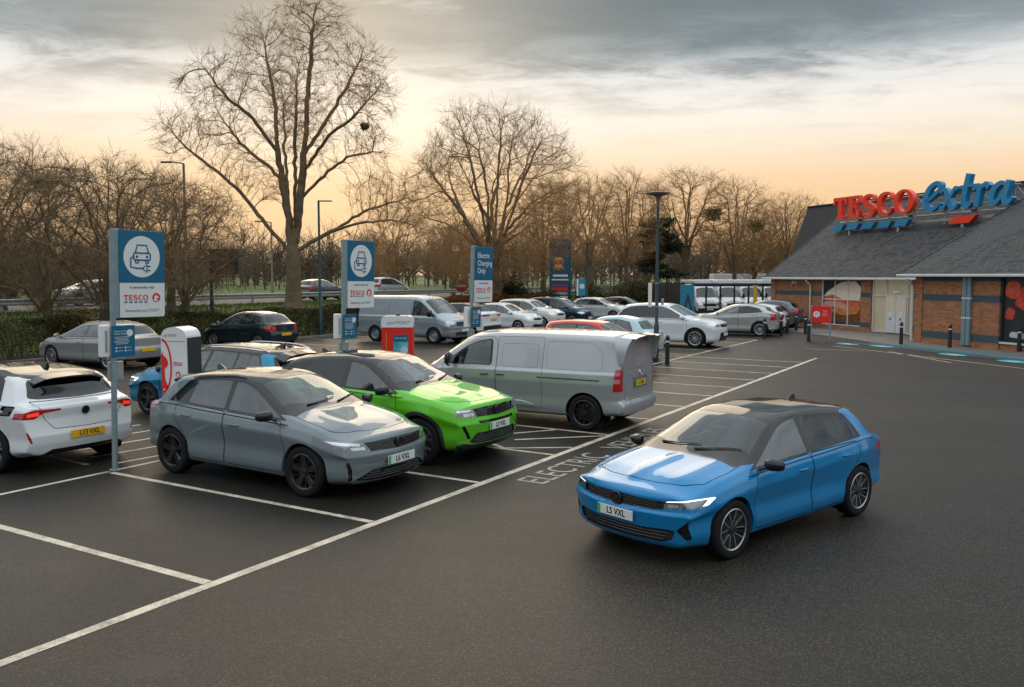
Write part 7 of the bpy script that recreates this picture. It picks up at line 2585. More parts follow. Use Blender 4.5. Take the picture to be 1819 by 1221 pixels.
# ------------------------------------------------------------------ parked and moving vehicles
def place_cars():
    P = paint
    blue = P('electric_blue_paint', (0.0, 0.20, 0.46), .15, .28)
    grey = P('slate_grey_paint', (0.165, 0.205, 0.22), .15, .28)
    green = P('apple_green_paint', (0.11, 0.50, 0.015), .15, .28)
    silver = P('silver_grey_paint', (0.40, 0.415, 0.43), .40, .28)
    white = P('polar_white_paint', (0.70, 0.72, 0.73), .0, .28)
    H = radians
    car('hatchback', ASTRA, blue, 'bright blue hatchback with black roof and lit headlights alone in the driving lane', 'car', (2.852, 10.77), H(219.9), plates=[('f', 'L5 VXL', 'w', .50), ('r', 'L5 VXL', 'y', .5)])
    car('hatchback', CORSA, grey, 'slate grey hatchback with black roof and wheels, plate L6 VXL', 'car', (-3.60, 13.42), H(-32.0), group='electric cars in the charging bays', plates=[('f', 'L6 VXL', 'w', .455)], scale=1.12)
    car('compact_suv', MOKKA, green, 'bright green compact crossover with black roof beside the slate grey hatchback', 'car', (-2.24, 15.50), H(-31.5), group='electric cars in the charging bays', plates=[('f', 'L2 VXL', 'w', .56)], scale=1.12, steer=.12)
    car('panel_van', VIVARO, silver, 'large silver panel van with tailgate spoiler and black wheels in a charging bay', 'van', (.44, 18.74), H(150), group='electric cars in the charging bays', plates=[('r', 'L1 VXL', 'y', .89, 0, 1)], scale=1.04)
    car('hatchback', ASTRA_PLUG, white, 'white hatchback with black roof and yellow plate L13 VXL seen from behind', 'car', (-8.83, 14.95), H(149), group='electric cars in the charging bays', plates=[('r', 'L13 VXL', 'y', .535)], scale=1.10)
    car('estate_car', ESTATE, P('deep_cyan_paint', (0.0, 0.20, 0.36), .4, .28), 'cyan blue estate car with black roof and silver roof rails behind the charger', 'car', (-6.3, 19.13), H(149), group='electric cars in the charging bays', lod=2, scale=1.10)
    grp = 'customer cars parked by the hedge'
    car('hatchback', ASTRA_OLD, P('dull_silver_paint', (0.34, 0.35, 0.35), .5, .35), 'older silver hatchback parked at the hedge behind the first charging sign', 'car', (-14.05, 29.6), H(153), grp, 1, [('r', '', 'y', .60)], scale=1.08)
    car('hatchback', CORSA_OLD, P('dark_green_paint', (0.012, 0.028, 0.032), .3, .25), 'dark petrol green hatchback parked against the brown hedge', 'car', (-11.3, 37.4), H(150), grp, 1, [('r', '', 'y', .60)], scale=1.06)
    car('panel_van', T5, P('ice_silver_paint', (0.33, 0.38, 0.41), .4, .32), 'older pale silver panel van with steel wheels in front of the hedge', 'van', (-4.46, 40.56), H(-30), grp, 1, [('f', '', 'w', .56)], scale=1.11)
    car('suv', SUV_COUPE, white, 'white coupe SUV with black roof seen from behind beside the silver van', 'car', (-2.9, 44.6), H(150), grp, 1, [('r', '', 'y', .86)], scale=1.05)
    car('hatchback', HATCH_SM, white, 'small white hatchback facing us between the coupe SUV and the boxy car', 'car', (-.37, 48.5), H(-30), grp, 1, [('f', '', 'w', .46)], scale=1.06)
    car('boxy_car', BOXY, P('cream_white_paint', (0.66, 0.66, 0.63), 0, .3), 'tall boxy white car facing us beside the dark teal people carrier', 'car', (1.0, 51.3), H(-30), grp, 1, [('f', '', 'w', .50)], scale=1.06)
    car('people_carrier', MPV, P('dark_teal_paint', (0.005, 0.045, 0.075), .4, .28), 'dark teal people carrier facing us, third from the shrubbery', 'car', (2.9, 54.6), H(-30), grp, 1, [('f', '', 'w', .46)], scale=1.08)
    car('crossover', CROSS, P('pearl_white_paint', (0.60, 0.62, 0.63), .1, .3), 'small white crossover in front of the round shrubs', 'car', (6.1, 60.2), H(-30), grp, 1, scale=1.05)
    car('hatchback', CORSA_OLD, P('black_paint', (0.015, 0.016, 0.018), .2, .25), 'black hatchback half hidden behind the white SUV and lamp post', 'car', (8.3, 64.0), H(-30), grp, 0, scale=1.05)
    car('city_car', CITY, P('red_paint', (0.58, 0.035, 0.012), .0, .28), 'small orange red city car whose roof shows above the silver van', 'car', (2.75, 28.6), H(-30), 'cars in the middle bays', 1, scale=1.10)
    car('bubble_car', BUBBLE, P('pale_blue_paint', (0.42, 0.58, 0.62), .1, .3), 'small pale blue rounded hatchback behind the tall lamp post', 'car', (3.75, 32.6), H(150), 'cars in the middle bays', 1, [('r', '', 'y', .72)], scale=1.08)
    car('suv', SUV_BIG, white, 'big white SUV facing us in the middle of the car park', 'car', (7.0, 38.5), H(-30), 'cars in the middle bays', 1, [('f', '', 'w', .52)], scale=1.10)
    car('crossover', JUKE, P('light_silver_paint', (0.42, 0.43, 0.43), .4, .3), 'silver crossover with high tail beside the bollards', 'car', (11.7, 45.2), H(156), 'cars near the store corner', 1, [('r', '', 'y', .72)], scale=1.05)
    car('hatchback', HATCH_SM, white, 'white hatchback with red tail lights right behind the silver crossover', 'car', (13.1, 47.6), H(152), 'cars near the store corner', 1, [('r', '', 'y', .62)], scale=1.05)
    car('hatchback', CORSA_OLD, P('steel_grey_paint', (0.10, 0.12, 0.13), .4, .3), 'dark grey hatchback mostly hidden behind the white hatchback near the store', 'car', (14.1, 50.0), H(150), 'cars near the store corner', 0, scale=1.03)
    car('suv', CROSS, P('blue_grey_paint', (0.10, 0.135, 0.155), .4, .3), 'blue grey SUV parked closest to the store brick corner', 'car', (15.3, 52.4), H(150), 'cars near the store corner', 1, [('r', '', 'y', .7)], scale=1.08)


place_cars()
# ------------------------------------------------------------------ signs, chargers, lamps, fences
M_POLE_GREY = principled('pale_blue_grey_pole', (0.26, 0.34, 0.36), 0.45, .2, var=.4, var_scale=4)
M_POLE_DARK = principled('dark_green_pole', (0.012, 0.040, 0.048), 0.4, .1, var=.4, var_scale=3)
M_POLE_STEEL = principled('weathered_steel_pole', (0.20, 0.165, 0.12), 0.6, .3, var=.5, var_scale=2)
M_TEAL_LITE = principled('light_panel_blue', (0.015, 0.26, 0.38), 0.4)
M_GRAPHIC = principled('screen_graphic', (0.03, 0.30, 0.40), 0.35, var=1.0, var_scale=5, col2=(0.20, 0.55, 0.62))
M_ORANGE = principled('orange_label', (0.85, 0.28, 0.03), 0.5)
M_GREYTXT = principled('grey_print', (0.25, 0.27, 0.28), 0.5)
M_BOLLARD = principled('black_bollard', (0.012, 0.018, 0.022), 0.45, var=.4, var_scale=5)
M_WOOD = principled('weathered_fence_boards', (0.055, 0.043, 0.032), 0.85, var=.8, var_scale=4, bump=.5, bump_scale=20)
M_YELLOW = principled('yellow_post', (0.70, 0.42, 0.02), 0.45)
PX, PY, PZ = (1, 0, 0), (0, 1, 0), (0, 0, 1)


def disc(mb, c, r, depth=.002, n=32, z=0.0):
    mb.prism([(c[0] + r * cos(t), c[1] + r * sin(t)) for t in np.linspace(0, 2 * pi, n + 1)[:-1]], (0, 0, z), PX, PY, depth)


def pen(mb, pts, w, z, n=4, closed=False):
    """line drawing on a panel (plane xy, height z)"""
    if n:
        l, r = stroke_poly(pts, [w] * len(pts), n)
    else:
        P = [Vector(p) for p in pts]
        l = []; r = []
        for i, p in enumerate(P):
            a = P[i - 1] if (i or closed) else p; b = P[(i + 1) % len(P)] if (i < len(P) - 1 or closed) else p
            t = (b - a).normalized(); q = Vector((-t.y, t.x)) * w / 2
            l.append(p + q); r.append(p - q)
    ribbon(mb, [tuple(p) for p in l], [tuple(p) for p in r], (0, 0, z), PX, PY, .002, closed)


def griffin_disc(parent, c, r, z, mat_disc, mat_head):
    m = MB(); disc(m, c, r, .002, 28, z)
    o = m.build('griffin_roundel', mat_disc, parent)
    MB().prism([(c[0] + a * r * .92, c[1] + b * r * .92) for a, b in GRIFFIN], (0, 0, z + .003), PX, PY, .002).build('griffin_mark', mat_head, o)


def brand_print(parent, x, y, w, z):
    """red capitals over a row of blue dashes"""
    T, E, S, C = brand_letters()
    h = w * .20
    lw = w / 5.3
    mb = MB()
    for i, pol in enumerate((T, E)):
        mb.prism([(x + i * lw * 1.04 + a * lw * .92, y + b * h) for a, b in reversed(pol)], (0, 0, z), PX, PY, .002)
    for i, data in ((2, S), (3, C)):
        l, r = stroke_poly([(a * lw * .95 / h, b) for a, b in data[0]], data[1], 4)
        ribbon(mb, [(x + i * lw * 1.04 + p.x * h, y + p.y * h) for p in l], [(x + i * lw * 1.04 + p.x * h, y + p.y * h) for p in r], (0, 0, z), PX, PY, .002)
    cx = x + 4 * lw * 1.04 + lw * .55
    oo = [(cx + lw * .56 * cos(t), y + h * .5 + h * .53 * sin(t)) for t in np.linspace(0, 2 * pi, 21)[:-1]]
    oi = [(cx + lw * .28 * cos(t), y + h * .5 + h * .38 * sin(t)) for t in np.linspace(0, 2 * pi, 21)[:-1]]
    ribbon(mb, oi, oo, (0, 0, z), PX, PY, .002, True)
    tag(mb.build('printed_name', M_BRIGHT_RED, parent), kind='stuff')
    db = MB()
    for i in range(5):
        q = x + i * w * .205
        db.prism([(q, y - h * .45), (q + w * .13, y - h * .45), (q + w * .16, y - h * .2), (q + w * .03, y - h * .2)], (0, 0, z), PX, PY, .002)
    tag(db.build('printed_dashes', M_TEAL, parent), kind='stuff')


def sign_frame(name, p, ux, parent=None):
    """empty whose local xy plane is an upright panel: x to the reader's right, y up, z out"""
    o = empty(name, (0, 0, 0), 0, parent)
    ux = Vector(ux).normalized(); uy = Vector((0, 0, 1))
    o.matrix_local = frame_matrix(p, ux, uy)
    return o


def rrect(w, h, r, x=0, y=0, n=4):
    return rounded([(x, y, r), (x + w, y, r), (x + w, y + h, r), (x, y + h, r)], r, n)


def ev_icon(o, c, R, z):
    m = MB(); disc(m, c, R, .003, 40, z)
    d = m.build('white_roundel', M_WHITE, o)
    k = MB()
    s = R
    w = .075 * s
    X = lambda a, b: (c[0] + a * s, c[1] + b * s)
    zz = z + .004
    pen(k, [X(-.36, .18), X(-.26, .56), X(.26, .56), X(.36, .18)], w, zz, 0)
    pen(k, rounded([X(-.46, -.16), X(.46, -.16), X(.46, .18), X(-.46, .18)], .10 * s, 3), w, zz, 0, True)
    for a in (-.28, .28):
        k.prism([(X(a, .0)[0] + .07 * s * cos(t), X(a, .0)[1] + .07 * s * sin(t)) for t in np.linspace(0, 2 * pi, 13)[:-1]], (0, 0, zz), PX, PY, .002)
        pen(k, rounded([X(a - .08, -.30), X(a + .08, -.30), X(a + .08, -.17), X(a - .08, -.17)], .03 * s, 2), w * .9, zz, 0, True)
    pen(k, [X(-.46, .0), X(-.62, -.08), X(-.62, -.50), X(-.30, -.56), X(.02, -.56)], w, zz, 0)
    pen(k, [X(.02, -.56), X(.26, -.36), X(.26, -.76), X(.02, -.56)], w, zz, 0)
    pen(k, [X(.28, -.46), X(.46, -.46)], w * .9, zz, 0)
    pen(k, [X(.28, -.66), X(.46, -.66)], w * .9, zz, 0)
    tag(k.build('car_and_plug_symbol', M_TEAL, d), kind='stuff')


def ev_sign(a, o_, label, words=None, note=False):
    base = lot(a, o_)
    root = empty('charging_sign', base)
    tag(root, label, 'sign', 'tall charging signs')
    root.rotation_euler = (0, radians(1.2), 0)
    MB().tube([(0, 0, -.02), (0, 0, 3.80)], .045, 14).build('post', M_POLE_GREY, root, smooth=True)
    MB().lathe([(.09, .0), (.09, .02), (.05, .03)], 14).build('post_collar', M_POLE_GREY, root)
    W, H = .84, 1.38
    b = sign_frame('board', Vector((.055, .085, 2.42)), LD, root)
    # note: local frame of the board already faces the driving lane
    MB().prism(list(rrect(W, H, .04)), (0, 0, 0), PX, PY, .045).build('board_panel', M_WHITE, b)
    MB().box((-.02, H / 2, -.04), (.10, H + .02, .08), bev=.01).build('board_channel', M_POLE_GREY, b)
    MB().prism(list(rrect(W - .004, H * .60, .02, .002, H * .40 - .002)), (0, 0, .003), PX, PY, .002).build('blue_field', M_TEAL, b)
    if words:
        for i, s in enumerate(words):
            me = lettering(s, (.13, H - .22 - .19 * i, .0065), PX, PY, .185, M_WHITE, b, .001, 1.0, 'board_lettering', .002, 'LEFT')
    else:
        ev_icon(b, (W / 2, H * .70), .33, .006)
    lettering('In partnership with', (W / 2, H * .345, .002), PX, PY, .058, M_INK, b, .001)
    brand_print(b, .09, H * .195, .44, .003)
    griffin_disc(b, (.68, H * .225), .075, .003, M_BRIGHT_RED, M_WHITE)
    lettering('Powered by', (.25, H * .075, .002), PX, PY, .055, M_INK, b, .001)
    lettering('pod POINT', (.57, H * .075, .002), PX, PY, .07, M_GREYTXT, b, .001)
    # notice panel and cabinet on the post
    n = sign_frame('notice', Vector((-.02, .0, 1.80)) + Vector((LN.x, LN.y, 0)) * -.075 - LD * .05, LD, root)
    MB().prism(list(rrect(.40, .50, .015)), (0, 0, 0), PX, PY, .008).build('notice_panel', M_TEAL, n)
    nb = MB(); disc(nb, (.31, .38), .055, .002, 18, .003); nb.build('notice_roundel', M_WHITE, n)
    lettering('Customer Electric', (.03, .41, .003), PX, PY, .036, M_WHITE, n, .001, align='LEFT')
    lettering('Vehicle Charging', (.03, .37, .003), PX, PY, .036, M_WHITE, n, .001, align='LEFT')
    t = MB()
    for i in range(6):
        t.box((.17, .32 - .022 * i, .003), (.27 - .03 * (i % 3), .006, .002))
    for i in range(2):
        for j in range(2):
            t.box((.07 + .16 * i, .15 - .05 * j, .003), (.026, .026, .002))
            t.box((.14 + .16 * i, .15 - .05 * j, .003), (.08, .006, .002))
    tag(t.build('notice_small_print', M_WHITE, n), kind='stuff')
    c = MB().box((0, 0, 0), (.15, .10, .50), atan2(LD.y, LD.x), bev=.015)
    p = LD * -.13 + LN * .04
    c.build('cabinet', M_WHITE, root, loc=(p.x, p.y, 2.06))
    MB().box((0, 0, 0), (.03, .02, .34), atan2(LD.y, LD.x), bev=.005).build('cabinet_handle', M_STEEL, root, loc=(p.x - .055 * LN.x, p.y - .055 * LN.y, 2.06))
    MB().box((0, 0, 0), (.26, .05, .30), atan2(LD.y, LD.x), bev=.01).build('rear_plate', M_STEEL, root, loc=(0, 0.06, 1.58))
    if note:
        q = sign_frame('small_notice', Vector((-.08, 0, 1.22)) + LN * -.06, LD, root)
        MB().prism(list(rrect(.26, .38, .01)), (0, 0, 0), PX, PY, .006).build('notice_panel', M_WHITE, q)
        MB().prism([(0.005, .005), (.255, .005), (.255, .12), (.005, .12)], (0, 0, .003), PX, PY, .002).build('orange_band', M_ORANGE, q)
        for i in range(2):
            MB().prism([(.04 + .10 * i, .27), (.12 + .10 * i, .27), (.12 + .10 * i, .35), (.04 + .10 * i, .35)], (0, 0, .003), PX, PY, .002).build('notice_symbol', M_TEAL, q)
    return root


def charger_white():
    base = lot(6.9, 6.55)
    root = empty('charging_unit', base)
    tag(root, 'white rapid charger with red griffin emblem behind the slate grey hatchback', 'charger', 'rapid chargers')
    root.scale = (.78, .78, 1.0)
    cu = Vector((.97, -.24, 0)).normalized(); cn = Vector((-cu.y, cu.x, 0))
    f = sign_frame('cabinet', -cu * .34 - cn * .30, cu, root)
    prof = [(0, .05), (.68, .05), (.68, 1.98, .03), (.60, 2.10, .10), (.34, 2.16, .2), (.08, 2.10, .10), (0, 1.98, .03)]
    MB().prism(rounded([p if len(p) > 2 else (*p, .01) for p in prof], .02, 4), (0, 0, 0), PX, PY, .58).build('cabinet_shell', principled('charger_white', (.74, .75, .76), .3, coat=.5), f)
    MB().box((.34, .03, -.29), (.72, .06, .62), bev=.01).build('plinth', M_STEEL, f)
    MB().prism([(.685, .1), (.70, .1), (.70, 1.95), (.685, 1.95)], (0, 0, -.03), PX, PY, .52).build('side_vent', M_TRIM, f)
    MB().prism(list(rrect(.60, .012, .004, .04, 1.88)), (0, 0, .004), PX, PY, .004).build('hood_seam', M_GREYTXT, f)
    lettering('pod POINT', (.24, 1.99, .004), PX, PY, .075, M_GREYTXT, f, .001)
    # big emblem that bleeds off the edge
    k = MB()
    arc = [(.02 + .24 * sin(t), 1.43 - .48 * cos(t)) for t in np.linspace(.06, pi - .02, 24)]
    l, r = stroke_poly(arc, [.045] * len(arc), 2)
    ribbon(k, [tuple(p) for p in l], [tuple(p) for p in r], (0, 0, .006), PX, PY, .003)
    k.build('emblem_ring', M_BRIGHT_RED, f)
    gp = [(.0, 1.62), (.04, 1.70), (.05, 1.63), (.11, 1.60), (.17, 1.53), (.185, 1.44), (.16, 1.45), (.135, 1.40), (.10, 1.41), (.08, 1.34), (.085, 1.22), (.12, 1.12), (.18, 1.03), (.10, 1.01), (.0, 1.02)]
    MB().prism(list(reversed(gp)), (0, 0, .006), PX, PY, .003).build('emblem_head', M_BRIGHT_RED, f)
    MB().prism([(0, .70), (.03, .70), (.03, 1.02), (0, 1.02)], (0, 0, .006), PX, PY, .003).build('emblem_tail', M_BRIGHT_RED, f)
    brand_print(f, .32, 1.46, .24, .006)
    griffin_disc(f, (.44, 1.27), .065, .006, M_BRIGHT_RED, M_WHITE)
    pan = MB().prism(rounded([(.06, .70, .03), (.60, .70, .03), (.62, .92, .03), (.34, 1.0, .2), (.04, .92, .03)], .03, 3), (0, 0, .012), PX, PY, .02).build('control_panel', M_TRIM, f)
    lit = principled('panel_indicator', (.8, .75, .6), .4, emit=(1.0, .85, .5), emit_s=.8)
    for i, (x, y, m_) in enumerate(((.12, .88, M_TEAL_LITE), (.19, .89, M_TEAL_LITE), (.28, .90, M_WHITE), (.35, .905, M_WHITE), (.42, .90, M_WHITE), (.50, .88, lit), (.55, .86, M_TEAL_LITE))):
        q = MB(); disc(q, (x, y), .018, .004, 12, .016); q.build('button', m_, f)
    for x in (.20, .48):
        MB().prism([(x - .05, .76), (x + .05, .76), (x + .05, .79), (x - .05, .79)], (0, 0, .016), PX, PY, .004).build('indicator', lit, f)
    MB().prism(list(rrect(.20, .09, .02, .24, .79)), (0, 0, .016), PX, PY, .004).build('display', M_TEAL, f)
    # plug holsters, card reader, cables
    for x, s in ((-.02, -1), (.60, 1)):
        MB().lathe([(.001, .02), (.09, .0), (.13, -.06), (.13, -.16), (.09, -.24), (.001, -.27)], 18, 'z', (0, 0, 0)).build('plug_holster', M_WHITE, f, smooth='all', loc=(x, .56, .06), rot=(.25, 1.2 * s, 0))
    MB().box((.30, .50, .04), (.13, .20, .07), bev=.015).build('card_reader', M_TRIM, f)
    MB().prism(list(rrect(.12, .10, .005, .24, .62)), (0, 0, .006), PX, PY, .003).build('label_plate', principled('pale_label', (.5, .5, .5), .5), f)
    MB().tube([(-.02, .50, .10), (.0, .30, .13), (.05, .12, .08), (.10, .03, .05), (.2, .02, .25)], .018, 8).build('charging_cable', M_RUBBER, f, smooth=True)


def charger_red():
    base = lot(12.45, 5.9)
    root = empty('charging_unit', base)
    tag(root, 'red charger with white hood and blue how to use panel', 'charger', 'rapid chargers')
    cu = Vector((1, .06, 0)).normalized(); cn = Vector((-cu.y, cu.x, 0))
    f = sign_frame('cabinet', -cu * .36 - cn * .30, cu, root)
    MB().prism(rounded([(0, .05), (.72, .05), (.72, 1.88, .0), (0, 1.88, .0)], .01, 2), (0, 0, 0), PX, PY, .58).build('cabinet_shell', M_BRIGHT_RED, f)
    MB().prism(rounded([(-.01, 1.88, 0), (.73, 1.88, 0), (.73, 2.14, .12), (-.01, 2.14, .12)], .1, 5), (0, 0, .01), PX, PY, .60).build('hood', principled('charger_white', (.74, .75, .76), .3, coat=.5), f)
    MB().box((.36, .03, -.29), (.76, .06, .62), bev=.01).build('plinth', M_STEEL, f)
    MB().lathe([(.05, .05), (.05, .0)], 12).build('beacon', M_TRIM, f, loc=(.36, 2.17, -.3), rot=(pi / 2, 0, 0))
    lettering('pod POINT', (.40, 1.99, .014), PX, PY, .11, M_GREYTXT, f, .001)
    p = MB().prism(list(rrect(.34, 1.05, .01, .27, .66)), (0, 0, .006), PX, PY, .004).build('instruction_panel', M_GRAPHIC, f)
    MB().prism(list(rrect(.34, .16, .01, .27, 1.55)), (0, 0, .010), PX, PY, .003).build('instruction_heading', M_TEAL, f)
    lettering('How to Use', (.44, 1.63, .012), PX, PY, .055, M_WHITE, f, .001)
    q = MB(); disc(q, (.52, 1.35), .09, .003, 20, .011); q.build('instruction_roundel', principled('pale_blue_print', (.42, .68, .74), .4), f)
    w = MB()
    for i in range(3):
        pen(w, [(.29, .72 + .06 * i), (.37, .80 + .05 * i), (.44, .74 + .06 * i), (.52, .80 + .05 * i), (.59, .74 + .05 * i)], .02, .011, 5)
    tag(w.build('instruction_artwork', principled('pale_blue_print', (.42, .68, .74), .4), f), kind='stuff')
    MB().prism([(.10, .80), (.115, .80), (.115, 1.76), (.10, 1.76)], (0, 0, .006), PX, PY, .003).build('orange_stripe', M_ORANGE, f)
    MB().prism(list(rrect(.15, .17, .005, .02, .62)), (0, 0, .007), PX, PY, .004).build('orange_label', M_ORANGE, f)


def lamp(name, label, p, h, mat, kind, r=.07):
    root = empty(name, p)
    tag(root, label, 'lamp post', 'lamp posts')
    MB().tube([(0, 0, -.05), (0, 0, 1.3), (0, 0, 1.35), (0, 0, h)], [r * 1.5, r * 1.45, r, r * .75], 12).build('column', mat, root, smooth=True)
    if kind == 'disc':
        MB().lathe([(.05, -.45), (.06, -.30), (.10, -.12), (.26, -.06), (.40, -.02), (.41, .01), (.30, .045), (.001, .06)], 28).build('lamp_head', M_POLE_STEEL, root, smooth=True, loc=(0, 0, h))
        MB().box((-.24, .02, h * .40), (.13, .05, .86), bev=.01).build('sign_plate', M_WHITE, root)
        MB().box((.20, -.02, h * .36), (.08, .12, .22), bev=.01).build('junction_box', M_STEEL, root)
        for z in (h * .47, h * .33):
            MB().lathe([(r + .02, -.02), (r + .02, .02)], 12).build('band_clamp', M_STEEL, root, loc=(0, 0, z))
    elif kind == 'flat':
        MB().box((.32, 0, h + .02), (.70, .26, .05), bev=.02).build('lamp_head', mat, root)
    elif kind == 'arm':
        MB().tube([(0, 0, h - .02), (-.4, 0, h + .06), (-.75, 0, h + .08)], .04, 8).build('bracket_arm', mat, root, smooth=True)
        MB().box((-1.0, 0, h + .07), (.62, .22, .11), bev=.04).build('lamp_head', mat, root)
    elif kind == 'twin':
        MB().box((0, 0, h + .02), (.8, .3, .06), bev=.02).build('lamp_head', mat, root)
    return root


def bollard_mesh():
    a = MB().lathe([(.075, 0), (.070, .30), (.068, .66), (.066, .70)], 14).mesh('shaft')
    b = MB().lathe([(.0685, .70), (.0685, .745)], 14).mesh('white_band')
    c = MB().lathe([(.066, .745), (.064, .80), (.072, .82), (.072, .84), (.05, .90), (.001, .93)], 14).mesh('cap')
    for me, mt in ((a, M_BOLLARD), (b, M_WHITE), (c, M_BOLLARD)):
        me.materials.append(mt)
        me.polygons.foreach_set('use_smooth', [True] * len(me.polygons))
    return a, b, c


def build_street():
    ev_sign(4.73, 5.45, 'charging sign with car and plug symbol beside the white hatchback')
    ev_sign(9.62, 5.10, 'charging sign with car and plug symbol behind the green crossover', note=True)
    ev_sign(14.2, 5.05, 'sign reading Electric Charging Only in front of the silver van', ('Electric', 'Charging', 'Only'))
    charger_white()
    charger_red()


    # lamps
    lamp('lamp_post', 'tall dark lamp post with round disc head by the pale blue hatchback', (5.16, 30.9, 0), 5.98, M_POLE_DARK, 'disc', .062)
    lamp('lamp_post', 'dark lamp post with flat head at the hedge', (-9.6, 43.4, 0), 6.75, M_POLE_DARK, 'flat', .07)
    lamp('lamp_post', 'slim lamp post beside the round shrubs', (5.35, 62.0, 0), 5.35, M_POLE_DARK, 'twin', .07)
    lamp('street_light', 'pale road light with arm above the spreading trees', (-18.9, 50.5, bank(-18.9, 50.5)), 8.2, M_POLE_STEEL, 'arm', .09)
    lamp('street_light', 'slim road light column beside the tallest trunk', (-19.6, 71.0, 1.3), 6.1, M_POLE_STEEL, 'arm', .08)
    # bollards
    ms = bollard_mesh()
    bl = [((5.42, 30.1), 'bollard standing alone next to the tall lamp post'), ((12.36, 42.3), 'bollard nearest the silver crossover'), ((13.8, 44.3), 'bollard second from the silver crossover'), ((14.8, 46.5), 'third bollard of the row by the parked cars'),
          ((15.9, 48.4), 'fourth bollard of the row by the parked cars'), ((15.6, 46.0), 'bollard beside the brick corner pier'), ((13.9, 40.5), 'bollard in front of the red notice board'), ((17.47, 38.8), 'bollard in front of the white shop doors'),
          ((18.75, 37.0), 'bollard in front of the plain brick wall'), ((20.55, 35.0), 'bollard in front of the fruit poster window')]
    for (x, y), lab in bl:
        o = tag(empty('bollard', (x, y, 0)), lab, 'bollard', 'black bollards')
        o.scale = (1.1, 1.1, 1.1)
        for nm, me in zip(('shaft', 'white_band', 'cap'), ms):
            link(nm, me, None, o)
    # red notice board on two legs
    nb = tag(empty('notice_board', (14.6, 40.9, 0)), 'red notice board on two grey legs before the shop window', 'sign')
    bx = Vector((.93, -.36, 0)).normalized()
    f = sign_frame('frame', Vector((0, 0, 0)), bx, nb)
    for x in (-.42, .42):
        MB().box((x, .84, 0), (.07, 1.68, .07), bev=.01).build('leg', M_PIPE, f)
    MB().box((0, .42, 0), (.78, .06, .05), bev=.01).build('cross_rail', M_PIPE, f)
    MB().box((0, 1.25, .045), (.86, .80, .03), bev=.008).build('panel', M_BRIGHT_RED, f)
    q = MB(); disc(q, (-.20, 1.26), .15, .003, 24, .063); q.build('white_roundel', M_WHITE, f)
    q = MB(); pen(q, [(-.26, 1.20), (-.24, 1.32), (-.20, 1.30), (-.18, 1.34), (-.14, 1.20)], .02, .068, 4); q.build('roundel_symbol', M_BRIGHT_RED, f)
    for i, s in enumerate(('Please', 'do not', 'obstruct')):
        lettering(s, (.18, 1.42 - .10 * i, .062), PX, PY, .075, M_WHITE, f, .001)
    # disabled/pedestrian disc sign and post by the fruit window
    ds = tag(empty('pedestrian_sign', (20.9, 34.6, 0)), 'round white walking figure sign on a blue grey post', 'sign')
    MB().box((0, 0, 1.15), (.09, .06, 2.3), bev=.01).build('post', M_PIPE, ds)
    f = sign_frame('plate', Vector((0, -.05, 1.35)), (.9, -.4, 0), ds)
    q = MB(); disc(q, (0, 0), .30, .02, 28, 0); q.build('disc', M_WHITE, f)
    q = MB(); pen(q, [(-.10, -.16), (-.06, .06), (0, .14), (.06, .04), (.10, -.16)], .03, .004, 4); q.build('figure', M_BRIGHT_RED, f)
    # red rounded notice behind it
    # blue totem with fuel prices
    tt = tag(empty('price_totem', (4.0, 70.0, .25)), 'tall blue totem with coloured fuel price rows behind the shrubs', 'sign')
    f = sign_frame('face', Vector((-1.0, 0, 0)), (1, 0.02, 0), tt)
    MB().box((.9, 2.9, -.2), (1.75, 5.8, .40), bev=.05).build('body', principled('totem_teal', (.004, .085, .13), .45), f)
    MB().prism([(.05, 4.3), (1.75, 4.3), (1.75, 5.75), (.05, 5.75)], (0, 0, .01), PX, PY, .01).build('dark_header', principled('totem_header', (.02, .05, .07), .4), f)
    for (y0, y1, m_, x0, x1) in ((4.05, 4.30, M_ORANGE, .45, 1.05), (3.45, 3.75, M_ORANGE, .45, 1.05), (2.75, 2.92, M_WHITE, .3, 1.5), (2.45, 2.56, M_WHITE, .2, 1.55), (1.95, 2.15, principled('purple_row', (.25, .03, .22), .5), .3, 1.5), (1.62, 1.86, M_BRIGHT_RED, .2, 1.5), (1.32, 1.50, principled('grey_row', (.45, .43, .40), .5), .2, 1.5), (.92, 1.18, M_WHITE, .15, 1.5)):
        MB().prism([(x0, y0), (x1, y0), (x1, y1), (x0, y1)], (0, 0, .012), PX, PY, .01).build('price_row', m_, f)
    for i, s in enumerate(('146.9', '152.9')):
        lettering(s, (.75, 3.9 - .5 * i, .02), PX, PY, .40, M_ORANGE, f, .004)
    # small blue parking sign
    ps = tag(empty('parking_sign', (4.62, 58.0, 0)), 'small blue sign with white roundel on a slim post', 'sign')
    MB().tube([(0, 0, 0), (0, 0, 3.0)], .04, 8).build('post', M_POLE_GREY, ps)
    f = sign_frame('plate', Vector((-.25, -.06, 1.75)), (1, -.1, 0), ps)
    MB().box((.30, .55, -.03), (.46, 1.12, .06), bev=.01).build('panel', M_TEAL_LITE, f)
    MB().box((.0, .55, -.03), (.12, 1.12, .08), bev=.01).build('edge_channel', M_WHITE, f)
    q = MB(); disc(q, (.30, .62), .17, .003, 22, .004); q.build('roundel', M_WHITE, f)
    # no entry sign at the exit
    ne = tag(empty('no_entry_sign', (-3.95, 68.0, bank(-3.95, 68.0))), 'red no entry disc on a post by the road', 'sign')
    MB().tube([(0, 0, 0), (0, 0, 1.9)], .04, 8).build('post', M_POLE_DARK, ne)
    f = sign_frame('plate', Vector((0, -.06, 1.0)), (1, 0, 0), ne)
    q = MB(); disc(q, (0, 0), .50, .02, 28, 0); q.build('disc', principled('faded_red', (.28, .02, .015), .6), f)
